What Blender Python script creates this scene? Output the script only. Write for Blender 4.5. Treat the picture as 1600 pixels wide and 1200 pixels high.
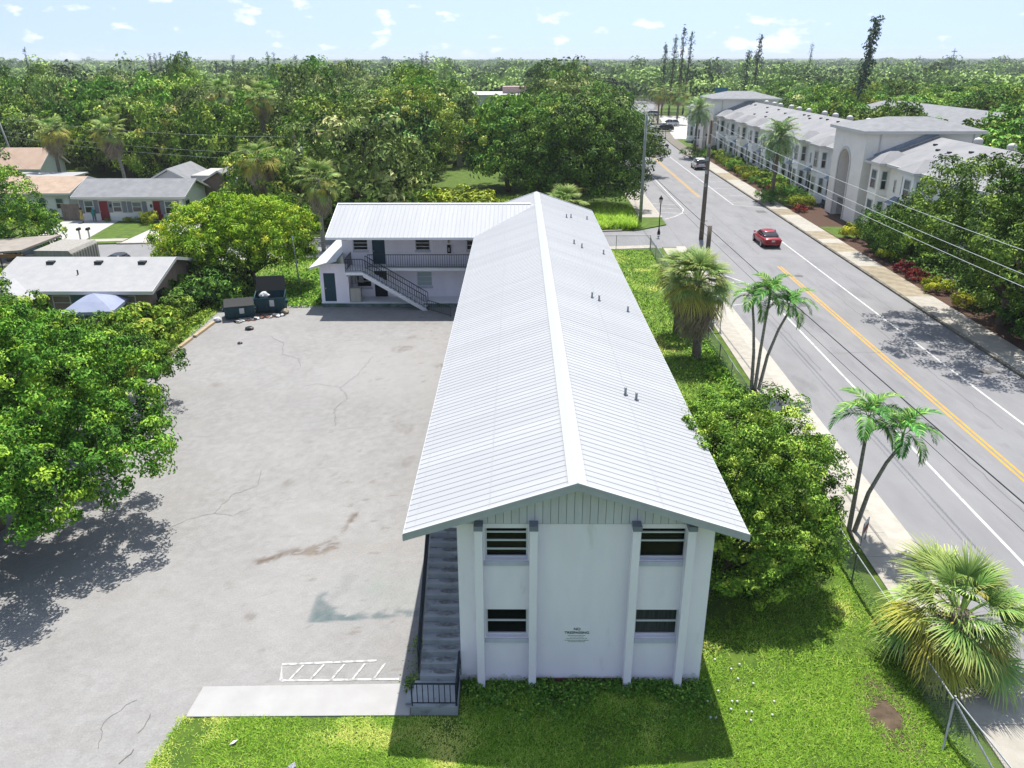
import bpy, bmesh, math, random
import numpy as np
from mathutils import Vector, Matrix

for _o in list(bpy.data.objects):
    bpy.data.objects.remove(_o)
SC = bpy.context.scene
COL = SC.collection

# ------------------------------------------------------------------ camera, sky, sun, exposure
cd = bpy.data.cameras.new('camera')
cam = bpy.data.objects.new('camera', cd)
COL.objects.link(cam)
SC.camera = cam
cd.sensor_fit = 'HORIZONTAL'
cd.sensor_width = 36.0
cd.lens = 27.947
cd.clip_start = 0.1
cd.clip_end = 9000
_R = Matrix.Rotation(0.0069, 3, 'Z') @ Matrix.Rotation(math.pi / 2 - 0.3903, 3, 'X') @ Matrix.Rotation(-0.0019, 3, 'Z')
cam.matrix_world = Matrix.Translation((0, 0, 17.106)) @ _R.to_4x4()

SUNV = Vector((0.40, 2.08, 5.35)).normalized()          # towards the sun
world = bpy.data.worlds.new('World')
SC.world = world
world.use_nodes = True
wn, wl = world.node_tree.nodes, world.node_tree.links
wn.clear()
w_out = wn.new('ShaderNodeOutputWorld')
w_bg = wn.new('ShaderNodeBackground')
w_sky = wn.new('ShaderNodeTexSky')
w_sky.sky_type = 'NISHITA'
w_sky.sun_disc = False
w_sky.sun_elevation = math.asin(SUNV.z)
w_sky.sun_rotation = math.atan2(SUNV.x, SUNV.y)
w_sky.air_density = 1.4
w_sky.dust_density = 0.5
w_sky.ozone_density = 2.0
w_bg.inputs['Strength'].default_value = 0.092
# fair-weather clouds: small puffs, denser towards the horizon
w_tc = wn.new('ShaderNodeTexCoord')
w_map = wn.new('ShaderNodeMapping')
w_map.inputs['Scale'].default_value = (24, 24, 58)
w_map.inputs['Location'].default_value = (3.1, 0.4, 0.7)
w_n = wn.new('ShaderNodeTexNoise')
w_n.inputs['Scale'].default_value = 1.0
w_n.inputs['Detail'].default_value = 6
w_n.inputs['Roughness'].default_value = 0.52
w_r = wn.new('ShaderNodeValToRGB')
w_r.color_ramp.elements[0].position = 0.59
w_r.color_ramp.elements[1].position = 0.70
w_mix = wn.new('ShaderNodeMix')
w_mix.data_type = 'RGBA'
w_mix.inputs['B'].default_value = (6.6, 6.6, 6.6, 1)
w_f = wn.new('ShaderNodeMath')
w_f.operation = 'MULTIPLY'
w_f.inputs[1].default_value = 0.8
wl.new(w_tc.outputs['Generated'], w_map.inputs['Vector'])
wl.new(w_map.outputs['Vector'], w_n.inputs['Vector'])
wl.new(w_n.outputs['Fac'], w_r.inputs['Fac'])
wl.new(w_r.outputs['Color'], w_f.inputs[0])
wl.new(w_f.outputs[0], w_mix.inputs['Factor'])
# a clear horizon: the sky is read a few degrees higher all round, so no yellow haze band
w_up = wn.new('ShaderNodeVectorMath')
w_up.operation = 'ADD'
w_up.inputs[1].default_value = (0, 0, 0.50)
w_nm = wn.new('ShaderNodeVectorMath')
w_nm.operation = 'NORMALIZE'
wl.new(w_tc.outputs['Generated'], w_up.inputs[0])
wl.new(w_up.outputs[0], w_nm.inputs[0])
wl.new(w_nm.outputs[0], w_sky.inputs['Vector'])
w_hs = wn.new('ShaderNodeHueSaturation')
w_hs.inputs['Saturation'].default_value = 0.74
wl.new(w_sky.outputs['Color'], w_hs.inputs['Color'])
wl.new(w_hs.outputs['Color'], w_mix.inputs['A'])
wl.new(w_mix.outputs['Result'], w_bg.inputs['Color'])
wl.new(w_bg.outputs['Background'], w_out.inputs['Surface'])

sd = bpy.data.lights.new('sun', 'SUN')
sd.energy = 3.6
sd.angle = math.radians(0.5)
sd.color = (1.0, 0.955, 0.89)
sun = bpy.data.objects.new('sun', sd)
COL.objects.link(sun)
sun.rotation_euler = (-SUNV).to_track_quat('-Z', 'Y').to_euler()
sun.location = (0, 0, 60)

vs = SC.view_settings
SC.display_settings.display_device = 'sRGB'
vs.view_transform = 'Standard'
vs.look = 'None'
vs.gamma = 1.0
vs.use_curve_mapping = False
vs.exposure = 1.12
SC.cycles.max_bounces = 6
SC.cycles.diffuse_bounces = 2
SC.cycles.glossy_bounces = 2
SC.cycles.transmission_bounces = 3
SC.cycles.transparent_max_bounces = 4
SC.cycles.volume_bounces = 0
SC.cycles.volume_step_rate = 5
SC.cycles.caustics_reflective = False
SC.cycles.caustics_refractive = False

# ------------------------------------------------------------------ helpers: materials
MATS = {}
TONE = 0.72          # one exposure-wide trim of the measured surface colours
def mat(name, c1, c2=None, scale=4.0, rough=0.8, detail=5.0, metal=0.0, spec=0.3, bump=0.0, bscale=None,
        lo=0.35, hi=0.65, stretch=(1, 1, 1), spot=None, spot_scale=1.0, spot_lo=0.6, spot_hi=0.75, vary=0.0):
    if name in MATS:
        return MATS[name]
    if not any(w in name for w in ('stucco', 'trim_white', 'townhouse', 'tower_stone', 'siding', 'window_frame', 'blind', 'sill', 'notice', 'grime')):
        c1, c2, spot = [None if c is None else tuple(x * TONE for x in c) for c in (c1, c2, spot)]
    m = bpy.data.materials.new(name)
    m.use_nodes = True
    N, L = m.node_tree.nodes, m.node_tree.links
    b = N['Principled BSDF']
    b.inputs['Roughness'].default_value = rough
    b.inputs['Metallic'].default_value = metal
    b.inputs['Specular IOR Level'].default_value = spec
    b.inputs['Base Color'].default_value = (*c1, 1)
    tc = N.new('ShaderNodeTexCoord')
    mp = N.new('ShaderNodeMapping')
    mp.inputs['Scale'].default_value = stretch
    L.new(tc.outputs['Object'], mp.inputs['Vector'])
    out = None
    if c2 is not None:
        n = N.new('ShaderNodeTexNoise')
        n.inputs['Scale'].default_value = scale
        n.inputs['Detail'].default_value = detail
        n.inputs['Roughness'].default_value = 0.6
        L.new(mp.outputs['Vector'], n.inputs['Vector'])
        r = N.new('ShaderNodeValToRGB')
        r.color_ramp.elements[0].position = lo
        r.color_ramp.elements[1].position = hi
        r.color_ramp.elements[0].color = (*c1, 1)
        r.color_ramp.elements[1].color = (*c2, 1)
        L.new(n.outputs['Fac'], r.inputs['Fac'])
        out = r.outputs['Color']
    if spot is not None:
        n2 = N.new('ShaderNodeTexNoise')
        n2.inputs['Scale'].default_value = spot_scale
        n2.inputs['Detail'].default_value = 6
        n2.inputs['Roughness'].default_value = 0.65
        L.new(mp.outputs['Vector'], n2.inputs['Vector'])
        r2 = N.new('ShaderNodeValToRGB')
        r2.color_ramp.elements[0].position = spot_lo
        r2.color_ramp.elements[1].position = spot_hi
        L.new(n2.outputs['Fac'], r2.inputs['Fac'])
        mx = N.new('ShaderNodeMix')
        mx.data_type = 'RGBA'
        mx.inputs['B'].default_value = (*spot, 1)
        if out is not None:
            L.new(out, mx.inputs['A'])
        else:
            mx.inputs['A'].default_value = (*c1, 1)
        L.new(r2.outputs['Color'], mx.inputs['Factor'])
        out = mx.outputs['Result']
    if vary:
        oi = N.new('ShaderNodeObjectInfo')
        mr = N.new('ShaderNodeMapRange')
        mr.inputs['To Min'].default_value = 1 - vary
        mr.inputs['To Max'].default_value = 1 + vary
        L.new(oi.outputs['Random'], mr.inputs['Value'])
        hs = N.new('ShaderNodeHueSaturation')
        L.new(mr.outputs['Result'], hs.inputs['Value'])
        if out is not None:
            L.new(out, hs.inputs['Color'])
        else:
            hs.inputs['Color'].default_value = (*c1, 1)
        out = hs.outputs['Color']
    if out is not None:
        L.new(out, b.inputs['Base Color'])
    if bump:
        nb = N.new('ShaderNodeTexNoise')
        nb.inputs['Scale'].default_value = bscale or scale * 6
        nb.inputs['Detail'].default_value = 4
        L.new(mp.outputs['Vector'], nb.inputs['Vector'])
        bp = N.new('ShaderNodeBump')
        bp.inputs['Strength'].default_value = bump
        bp.inputs['Distance'].default_value = 0.02
        L.new(nb.outputs['Fac'], bp.inputs['Height'])
        L.new(bp.outputs['Normal'], b.inputs['Normal'])
    MATS[name] = m
    return m

def leafmat(name, dark, mid, bright, transl=0.3, gain=2.2, hue=0.02, val=0.18):
    """leaf colour runs dark-mid-bright with the leaf's own age (attribute 'tint') and differs a little from plant to plant"""
    m = bpy.data.materials.new(name)
    m.use_nodes = True
    N, L = m.node_tree.nodes, m.node_tree.links
    b = N['Principled BSDF']
    b.inputs['Roughness'].default_value = 0.6
    b.inputs['Specular IOR Level'].default_value = 0.12
    dark, mid, bright = [tuple(min(.62, c * gain * k_) for c in q) for q, k_ in ((dark, .20), (mid, .96), (bright, 1.65))]  # dark end lowered, bright end raised: shade and sunlight put into the leaf colour
    at = N.new('ShaderNodeAttribute')
    at.attribute_name = 'tint'
    r = N.new('ShaderNodeValToRGB')
    r.color_ramp.elements[0].color = (*dark, 1)
    r.color_ramp.elements[1].color = (*bright, 1)
    e = r.color_ramp.elements.new(0.5)
    e.color = (*mid, 1)
    L.new(at.outputs['Fac'], r.inputs['Fac'])
    oi = N.new('ShaderNodeObjectInfo')
    hs = N.new('ShaderNodeHueSaturation')
    a1 = N.new('ShaderNodeMapRange')
    a1.inputs['To Min'].default_value = 0.5 - hue
    a1.inputs['To Max'].default_value = 0.5 + hue
    a2 = N.new('ShaderNodeMapRange')
    a2.inputs['To Min'].default_value = 1 - val
    a2.inputs['To Max'].default_value = 1 + val
    ml = N.new('ShaderNodeMath')
    ml.operation = 'MULTIPLY'
    ml.inputs[1].default_value = 7.31
    fr = N.new('ShaderNodeMath')
    fr.operation = 'FRACT'
    L.new(oi.outputs['Random'], a1.inputs['Value'])
    L.new(oi.outputs['Random'], ml.inputs[0])
    L.new(ml.outputs[0], fr.inputs[0])
    L.new(fr.outputs[0], a2.inputs['Value'])
    L.new(a1.outputs['Result'], hs.inputs['Hue'])
    L.new(a2.outputs['Result'], hs.inputs['Value'])
    L.new(r.outputs['Color'], hs.inputs['Color'])
    L.new(hs.outputs['Color'], b.inputs['Base Color'])
    t = N.new('ShaderNodeBsdfTranslucent')
    L.new(hs.outputs['Color'], t.inputs['Color'])
    mx = N.new('ShaderNodeMixShader')
    mx.inputs['Fac'].default_value = transl * 0.3
    L.new(b.outputs['BSDF'], mx.inputs[1])
    L.new(t.outputs['BSDF'], mx.inputs[2])
    L.new(mx.outputs['Shader'], N['Material Output'].inputs['Surface'])
    MATS[name] = m
    return m

# ------------------------------------------------------------------ helpers: meshes and objects
class MB:
    """collects shapes and links them as ONE mesh object"""
    def __init__(s):
        s.v = []
        s.f = []
        s.mi = []
        s.M = None
    def add(s, vs_, fs, mi=0):
        k = len(s.v)
        if s.M is not None:
            vs_ = [tuple(s.M @ Vector(p)) for p in vs_]
        s.v += [tuple(p) for p in vs_]
        s.f += [tuple(i + k for i in f) for f in fs]
        s.mi += [mi] * len(fs)
        return s
    def box(s, x0, y0, z0, x1, y1, z1, mi=0):
        x0, x1 = min(x0, x1), max(x0, x1)
        y0, y1 = min(y0, y1), max(y0, y1)
        z0, z1 = min(z0, z1), max(z0, z1)
        return s.add([(x0, y0, z0), (x1, y0, z0), (x1, y1, z0), (x0, y1, z0), (x0, y0, z1), (x1, y0, z1), (x1, y1, z1), (x0, y1, z1)],
                     [(0, 3, 2, 1), (4, 5, 6, 7), (0, 1, 5, 4), (1, 2, 6, 5), (2, 3, 7, 6), (3, 0, 4, 7)], mi)
    def quad(s, a, b, c, d, mi=0):
        return s.add([a, b, c, d], [(0, 1, 2, 3)], mi)
    def ext(s, poly, vec, mi=0):
        """extrude a closed planar polygon (list of 3-D points) along vec"""
        n = len(poly)
        q = [(p[0] + vec[0], p[1] + vec[1], p[2] + vec[2]) for p in poly]
        fs = [tuple(range(n))[::-1], tuple(range(n, 2 * n))] + [(i, (i + 1) % n, n + (i + 1) % n, n + i) for i in range(n)]
        return s.add(list(poly) + q, fs, mi)
    def slab(s, poly2, z1, z0=-0.2, mi=0):
        return s.ext([(p[0], p[1], z0) for p in poly2], (0, 0, z1 - z0), mi)
    def tube(s, pts, r, n=6, mi=0, r1=None, cap=True):
        pts = [Vector(p) for p in pts]
        k = len(pts)
        vs_, fs = [], []
        for i, p in enumerate(pts):
            d = (pts[min(i + 1, k - 1)] - pts[max(i - 1, 0)]).normalized()
            a = d.orthogonal() if abs(d.z) > 0.9 else d.cross(Vector((0, 0, 1)))
            a.normalize()
            b = d.cross(a)
            rr = r if r1 is None else r + (r1 - r) * i / max(1, k - 1)
            for j in range(n):
                t = 2 * math.pi * j / n
                vs_.append(p + a * (rr * math.cos(t)) + b * (rr * math.sin(t)))
        for i in range(k - 1):
            for j in range(n):
                fs.append((i * n + j, i * n + (j + 1) % n, (i + 1) * n + (j + 1) % n, (i + 1) * n + j))
        if cap:
            fs.append(tuple(range(n))[::-1])
            fs.append(tuple(range((k - 1) * n, k * n)))
        return s.add(vs_, fs, mi)
    def lathe(s, prof, c=(0, 0, 0), n=12, mi=0):
        vs_, fs = [], []
        for r, z in prof:
            for j in range(n):
                t = 2 * math.pi * j / n
                vs_.append((c[0] + r * math.cos(t), c[1] + r * math.sin(t), c[2] + z))
        for i in range(len(prof) - 1):
            for j in range(n):
                fs.append((i * n + j, i * n + (j + 1) % n, (i + 1) * n + (j + 1) % n, (i + 1) * n + j))
        fs.append(tuple(range(n))[::-1])
        fs.append(tuple(range((len(prof) - 1) * n, len(prof) * n)))
        return s.add(vs_, fs, mi)
    def build(s, name, mats, parent=None, smooth=False, world=False, bevel=0.0, loc=None):
        vs_ = s.v
        if world and parent is not None:
            o_ = parent
            off = Vector((0, 0, 0))
            while o_ is not None:
                off += o_.location
                o_ = o_.parent
            vs_ = [(p[0] - off.x, p[1] - off.y, p[2] - off.z) for p in vs_]
        me = bpy.data.meshes.new(name)
        me.from_pydata(vs_, [], s.f)
        if not isinstance(mats, (list, tuple)):
            mats = [mats]
        for m in mats:
            me.materials.append(m)
        if any(s.mi):
            me.polygons.foreach_set('material_index', s.mi)
        if smooth:
            me.polygons.foreach_set('use_smooth', [True] * len(me.polygons))
        o = bpy.data.objects.new(name, me)
        COL.objects.link(o)
        o.parent = parent
        if loc is not None:
            o.location = loc
        if bevel:
            bm_ = o.modifiers.new('bevel', 'BEVEL')
            bm_.width = bevel
            bm_.segments = 2
            bm_.limit_method = 'ANGLE'
        return o

def frame_of(origin, facing):
    """local x runs right along a wall seen from outside, local y into the wall, z up; facing = outward direction"""
    n = Vector((facing[0], facing[1], 0)).normalized()
    inward = -n
    u = inward.cross(Vector((0, 0, 1)))
    return Matrix(((u.x, inward.x, 0, origin[0]), (u.y, inward.y, 0, origin[1]), (0, 0, 1, origin[2]), (0, 0, 0, 1)))

def tag(o, label=None, cat=None, group=None, kind=None):
    if label:
        o['label'] = label
    if cat:
        o['category'] = cat
    if group:
        o['group'] = group
    if kind:
        o['kind'] = kind
    return o
def thing(name, label, cat, loc=(0, 0, 0), rz=0.0, group=None):
    o = bpy.data.objects.new(name, None)
    o.empty_display_size = 0.3
    COL.objects.link(o)
    o.location = loc
    o.rotation_euler = (0, 0, rz)
    return tag(o, label, cat, group)
def copy_tree(o, parent=None):
    c = o.copy()
    COL.objects.link(c)
    c.parent = parent
    for ch in list(o.children):
        copy_tree(ch, c)
    return c
def struct(name, mb, m, **k):
    return tag(mb.build(name, m, **k), kind='structure')
def inst(name, src, parent, loc, rot=(0, 0, 0), scale=(1, 1, 1)):
    """another piece sharing src's mesh"""
    o = bpy.data.objects.new(name, src.data if hasattr(src, 'data') else src)
    COL.objects.link(o)
    o.parent = parent
    o.location = loc
    o.rotation_euler = rot
    o.scale = scale
    return o

# smooth value noise on numpy arrays
def vnoise(x, y, seed=0):
    xi, yi = np.floor(x).astype(np.int64), np.floor(y).astype(np.int64)
    xf, yf = x - xi, y - yi
    xf, yf = xf * xf * (3 - 2 * xf), yf * yf * (3 - 2 * yf)
    def h(a, b):
        n = (a * 374761393 + b * 668265263 + seed * 974711) & 0x7fffffff
        n = ((n ^ (n >> 13)) * 1274126177) & 0x7fffffff
        return ((n ^ (n >> 16)) & 0xffff) / 65535.0
    return (h(xi, yi) * (1 - xf) + h(xi + 1, yi) * xf) * (1 - yf) + (h(xi, yi + 1) * (1 - xf) + h(xi + 1, yi + 1) * xf) * yf
def fbm(x, y, seed=0, oct=4):
    s, a, t = 0, 0.5, 0
    for i in range(oct):
        s = s + a * vnoise(x * 2 ** i, y * 2 ** i, seed + i * 17)
        t += a
        a *= 0.55
    return s / t

def mesh_np(name, V, F, mats, tint=None, parent=None, smooth=False, col=None):
    """mesh object from numpy vertices and equal-sided faces"""
    me = bpy.data.meshes.new(name)
    nf, k = F.shape
    me.vertices.add(len(V))
    me.vertices.foreach_set('co', V.astype(np.float32).ravel())
    me.loops.add(nf * k)
    me.loops.foreach_set('vertex_index', F.astype(np.int32).ravel())
    me.polygons.add(nf)
    me.polygons.foreach_set('loop_start', np.arange(0, nf * k, k, dtype=np.int32))
    if tint is not None:
        at = me.attributes.new('tint', 'FLOAT', 'POINT')
        at.data.foreach_set('value', tint.astype(np.float32))
    if col is not None:
        at = me.attributes.new('col', 'FLOAT_COLOR', 'POINT')
        at.data.foreach_set('color', col.astype(np.float32).ravel())
    if smooth:
        me.polygons.foreach_set('use_smooth', np.ones(nf, dtype=bool))
    if not isinstance(mats, (list, tuple)):
        mats = [mats]
    for m in mats:
        me.materials.append(m)
    me.update(calc_edges=True)
    o = bpy.data.objects.new(name, me)
    COL.objects.link(o)
    o.parent = parent
    return o
# ------------------------------------------------------------------ foliage makers
def unit(a):
    return a / np.maximum(np.linalg.norm(a, axis=-1, keepdims=True), 1e-9)
def leaf_quads(rng, P, N, size, aspect=0.45, fold=0.18):
    """one folded diamond leaf (two triangles) per point"""
    n = len(P)
    R = rng.normal(size=(n, 3))
    T = unit(R - N * np.sum(R * N, 1, keepdims=True))
    B = np.cross(N, T)
    s = (size * rng.uniform(0.65, 1.25, n))[:, None]
    V = np.empty((n, 4, 3))
    V[:, 0] = P - T * s * 0.5
    V[:, 1] = P + B * s * aspect * 0.5 + N * s * fold
    V[:, 2] = P + T * s * 0.5 - N * s * 0.08
    V[:, 3] = P - B * s * aspect * 0.5 + N * s * fold
    k = np.arange(n)[:, None] * 4
    F = np.concatenate([k + np.array([[0, 1, 2]]), k + np.array([[0, 2, 3]])], 0)
    return V.reshape(-1, 3), F
def crown_cloud(rng, lobes, n_clusters, per, rc, up=0.55, inner=0.12, low=-0.55, rough=0.25):
    """leaf positions and normals: clusters of leaves over the outside of a set of lobes, and a few inside"""
    C = np.array([l[0] for l in lobes], float)
    Rr = np.array([l[1] for l in lobes], float)
    w = Rr[:, 0] * Rr[:, 1]
    w = w / w.sum()
    P, N, T = [], [], []
    got = 0
    while got < n_clusters:
        m = n_clusters * 2
        li = rng.choice(len(lobes), m, p=w)
        d = unit(rng.normal(size=(m, 3)))
        keep = d[:, 2] > low + rng.uniform(-0.25, 0.25, m)
        li, d = li[keep], d[keep]
        rad = 1.0 + np.clip(rng.normal(size=len(d)) * rough, -.55, .16)
        ins = rng.random(len(d)) < inner
        rad = np.where(ins, rng.uniform(0.35, 0.85, len(d)), rad)
        p = C[li] + d * Rr[li] * rad[:, None]
        ok = np.ones(len(p), bool)
        for j in range(len(lobes)):
            q = (p - C[j]) / Rr[j]
            ok &= (np.sum(q * q, 1) > 0.55) | (li == j) | ins
        p, d = p[ok], d[ok]
        p, d = p[:n_clusters - got], d[:n_clusters - got]
        got += len(p)
        k = len(p)
        # every cluster is a small open dome of leaves facing out and up
        e = unit(rng.normal(size=(k, per, 3)) + 0.75 * (d[:, None] * 0.55 + np.array([0, 0, up])))
        sc = rng.uniform(0.6, 1.4, (k, 1, 1))
        off = e * rng.random((k, per, 1)) ** 0.4 * np.array([1, 1, 0.75])
        q = p[:, None] + off * rc * sc
        nn = e * 0.75 + d[:, None] * 0.3 + np.array([0, 0, 0.35 * up]) + rng.normal(size=(k, per, 3)) * 0.22
        ct = rng.normal(0.46, 0.20, (k, 1))
        t = np.clip(ct + rng.normal(0, 0.12, (k, per)), 0, 1)
        P.append(q.reshape(-1, 3))
        N.append(unit(nn).reshape(-1, 3))
        T.append(t.ravel())
    return np.concatenate(P), np.concatenate(N), np.concatenate(T)
def crown(name, rng, lobes, n_clusters, per, rc, leaf, m, parent=None, aspect=0.45, **k):
    P, N, T = crown_cloud(rng, lobes, n_clusters, per, rc, **k)
    V, F = leaf_quads(rng, P, N, leaf, aspect)
    return mesh_np(name, V, F, m, tint=np.repeat(T, 4), parent=parent)
def rand_lobes(rng, n, R, H, r0, r1, zlow=0.0):
    """lobes filling a dome of radius R and height H"""
    L = []
    for i in range(n):
        a = 2 * math.pi * (i / n) * 2.4 + rng.uniform(0, 0.7)
        t = math.sqrt((i + 0.5) / n)
        rr = R * t * 0.72
        r = rng.uniform(r0, r1) * (1.1 - 0.35 * t)
        z = zlow + (H - r) * (1 - 0.75 * t ** 1.6) * rng.uniform(0.82, 1.1)
        L.append(((rr * math.cos(a), rr * math.sin(a), z), (r, r, r * rng.uniform(0.65, 0.85))))
    return L
def limbs(parent, rng, base, lobes, r, m, name='trunk', fork=0.35):
    """trunk with limbs running to the lobes, one mesh"""
    mb = MB()
    top = Vector((0, 0, 0))
    for l in lobes:
        top += Vector(l[0])
    top /= len(lobes)
    base = Vector(base)
    fk = base.lerp(top, fork)
    fk.x += rng.uniform(-0.15, 0.15)
    mb.tube([base - Vector((0, 0, 0.1)), base.lerp(fk, 0.1) , base.lerp(fk, 0.55) + Vector((rng.uniform(-.1, .1), rng.uniform(-.1, .1), 0)), fk], r * 1.25, 8, r1=r * 0.8)
    for l in lobes:
        e = Vector(l[0])
        mid = fk.lerp(e, 0.5) + Vector((rng.uniform(-.3, .3), rng.uniform(-.3, .3), rng.uniform(0, .4)))
        mb.tube([fk, mid, e], r * 0.5, 6, r1=r * 0.12)
    return mb.build(name, m, parent, smooth=True)

# palms --------------------------------------------------------------
def fan_frond_mesh(name, rng, m, R=1.0, pet=0.9, nseg=26, droop=0.5, spread=2.35):
    """stalk and folded fan of pointed segments with drooping tips, growing along +x"""
    V, F, T = [], [], []
    def strip(pts, w0, w1, nrm, t0, t1):
        k = len(V)
        n = len(pts)
        for i, p in enumerate(pts):
            a = i / (n - 1)
            w = w0 + (w1 - w0) * a
            d = pts[min(i + 1, n - 1)] - pts[max(i - 1, 0)]
            s_ = np.cross(d, nrm)
            s_ = s_ / (np.linalg.norm(s_) + 1e-9)
            V.append(p - s_ * w)
            V.append(p + s_ * w)
            T.extend([t0 + (t1 - t0) * a] * 2)
        for i in range(n - 1):
            F.append((k + 2 * i, k + 2 * i + 1, k + 2 * i + 3, k + 2 * i + 2))
    up = np.array([0, 0, 1.0])
    strip([np.array([0, 0, 0.]), np.array([pet * 0.5, 0, 0.03]), np.array([pet, 0, 0.0])], 0.028, 0.02, up, 0.55, 0.55)
    for i in range(nseg):
        a = (i / (nseg - 1) - 0.5) * spread * 1.05 + rng.uniform(-.03, .03)
        L = R * (0.78 + 0.22 * math.cos(a * 0.9)) * rng.uniform(0.78, 1.08)
        dirv = np.array([math.cos(a), math.sin(a), 0.0])
        lift = 0.16 * abs(math.sin(a))
        pts = []
        for j, t in enumerate((0.0, 0.35, 0.65, 0.85, 1.0)):
            p = np.array([pet, 0, 0]) + dirv * L * t * (1 - 0.12 * droop * t * t)
            p[2] += lift * L * t - droop * L * (t ** 2.2) * (0.75 + 0.3 * math.cos(a)) + rng.uniform(-.06, .06) * L * t * t + rng.uniform(-.02, .02)
            pts.append(p)
        k = len(V)
        wid = [0.009, 0.020, 0.017, 0.009, 0.002]
        for j, p in enumerate(pts):
            d = pts[min(j + 1, 4)] - pts[max(j - 1, 0)]
            s_ = np.cross(d, up)
            s_ = s_ / (np.linalg.norm(s_) + 1e-9)
            w = wid[j] * R
            V.append(p - s_ * w + up * 0.25 * w)
            V.append(p + s_ * w + up * 0.25 * w)
            tt = 0.35 + 0.45 * (j / 4) + rng.uniform(-.12, .12)
            T += [tt, tt]
        for j in range(4):
            F.append((k + 2 * j, k + 2 * j + 1, k + 2 * j + 3, k + 2 * j + 2))
    o = mesh_np(name, np.array(V), np.array(F), m, tint=np.clip(np.array(T), 0, 1))
    return o
def feather_frond_mesh(name, rng, m, L=1.6, n=26, leaf=0.42, arch=0.9, wl=0.022, vee=0.5):
    """arching rachis with leaflets on both sides, growing along +x"""
    V, F, T = [], [], []
    up = np.array([0, 0, 1.0])
    def rach(t):
        return np.array([L * (t - 0.22 * arch * t * t * t), 0, L * arch * (0.42 * t - 0.75 * t * t)])
    ks = [rach(t) for t in np.linspace(0, 1, 9)]
    for i in range(9):
        w = 0.02 * (1.1 - i / 9)
        V += [ks[i] - np.array([0, w, 0]), ks[i] + np.array([0, w, 0])]
        T += [0.6, 0.6]
    F += [(2 * i, 2 * i + 1, 2 * i + 3, 2 * i + 2) for i in range(8)]
    for i in range(n):
        t = 0.14 + 0.86 * i / (n - 1)
        p = rach(t)
        tg = unit((rach(min(1, t + 0.03)) - rach(t - 0.03))[None])[0]
        nr = unit(np.cross(tg, np.array([0, 1.0, 0]))[None])[0]
        nr = nr if nr[2] > 0 else -nr
        ll = leaf * (math.sin(math.pi * (0.14 + 0.80 * t)) ** 0.7) * rng.uniform(0.88, 1.1)
        for sgn in (-1, 1):
            d = unit((np.array([0, sgn, 0]) * 0.85 + tg * (0.45 + 0.5 * t) + nr * vee * rng.uniform(0.3, 1.0))[None])[0]
            e1 = p + d * ll * 0.55
            e2 = p + d * ll - up * ll * rng.uniform(0.25, 0.5)
            s_ = unit(np.cross(d, nr)[None])[0] * wl
            k = len(V)
            V += [p - s_ * 0.4, p + s_ * 0.4, e1 - s_, e1 + s_, e2 - s_ * 0.15, e2 + s_ * 0.15]
            tt = float(np.clip(rng.normal(0.5, 0.16), 0, 1))
            T += [tt] * 6
            F += [(k, k + 1, k + 3, k + 2), (k + 2, k + 3, k + 5, k + 4)]
    return mesh_np(name, np.array(V), np.array(F), m, tint=np.array(T))

M_bark = mat('bark', (0.10, 0.075, 0.05), (0.22, 0.18, 0.14), 6, 0.95, bump=0.6, stretch=(1, 1, 0.4))
M_palmbark = mat('palm_bark', (0.13, 0.10, 0.075), (0.30, 0.26, 0.21), 9, 0.95, bump=0.6, stretch=(0.4, 0.4, 2.5))
M_palmgrey = mat('palm_bark_grey', (0.22, 0.20, 0.17), (0.42, 0.39, 0.34), 7, 0.9, bump=0.4, stretch=(0.4, 0.4, 2.5))
M_leafA = leafmat('leaf_bright', (0.016, 0.050, 0.008), (0.054, 0.135, 0.012), (0.125, 0.215, 0.016), 0.3, hue=0.008)
M_leafB = leafmat('leaf_ficus', (0.020, 0.048, 0.008), (0.068, 0.134, 0.014), (0.142, 0.215, 0.026), 0.3)
M_leafY = leafmat('leaf_yellow_green', (0.036, 0.098, 0.008), (0.118, 0.215, 0.010), (0.205, 0.300, 0.014), 0.35, hue=0.0)
M_leafD = leafmat('leaf_oak', (0.010, 0.030, 0.006), (0.036, 0.082, 0.010), (0.082, 0.124, 0.017), 0.2)
M_leafM = leafmat('leaf_mixed', (0.018, 0.050, 0.008), (0.072, 0.150, 0.016), (0.170, 0.255, 0.035), 0.25, hue=0.018, val=0.35)
M_leafO = leafmat('leaf_olive', (0.030, 0.056, 0.014), (0.098, 0.155, 0.034), (0.205, 0.262, 0.075), 0.25, hue=0.012, val=0.25)
M_leafT = leafmat('leaf_dark', (0.009, 0.034, 0.010), (0.032, 0.092, 0.022), (0.085, 0.160, 0.032), 0.2, hue=0.03)
M_fan = leafmat('fan_green', (0.022, 0.052, 0.014), (0.075, 0.130, 0.028), (0.200, 0.245, 0.058), 0.25, val=0.25)
M_fanY = leafmat('fan_yellowing', (0.055, 0.062, 0.012), (0.150, 0.142, 0.022), (0.260, 0.205, 0.042), 0.25, val=0.2)
M_fanX = leafmat('fan_dead', (0.035, 0.027, 0.020), (0.085, 0.068, 0.052), (0.160, 0.135, 0.105), 0.1, val=0.25)
M_fea = leafmat('feather_green', (0.010, 0.048, 0.008), (0.035, 0.110, 0.016), (0.120, 0.235, 0.035), 0.25)
M_feaG = leafmat('feather_grey_green', (0.040, 0.085, 0.030), (0.110, 0.180, 0.055), (0.270, 0.310, 0.120), 0.25)
M_needle = leafmat('needle_dark', (0.012, 0.028, 0.016), (0.030, 0.052, 0.030), (0.070, 0.095, 0.055), 0.1)
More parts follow.
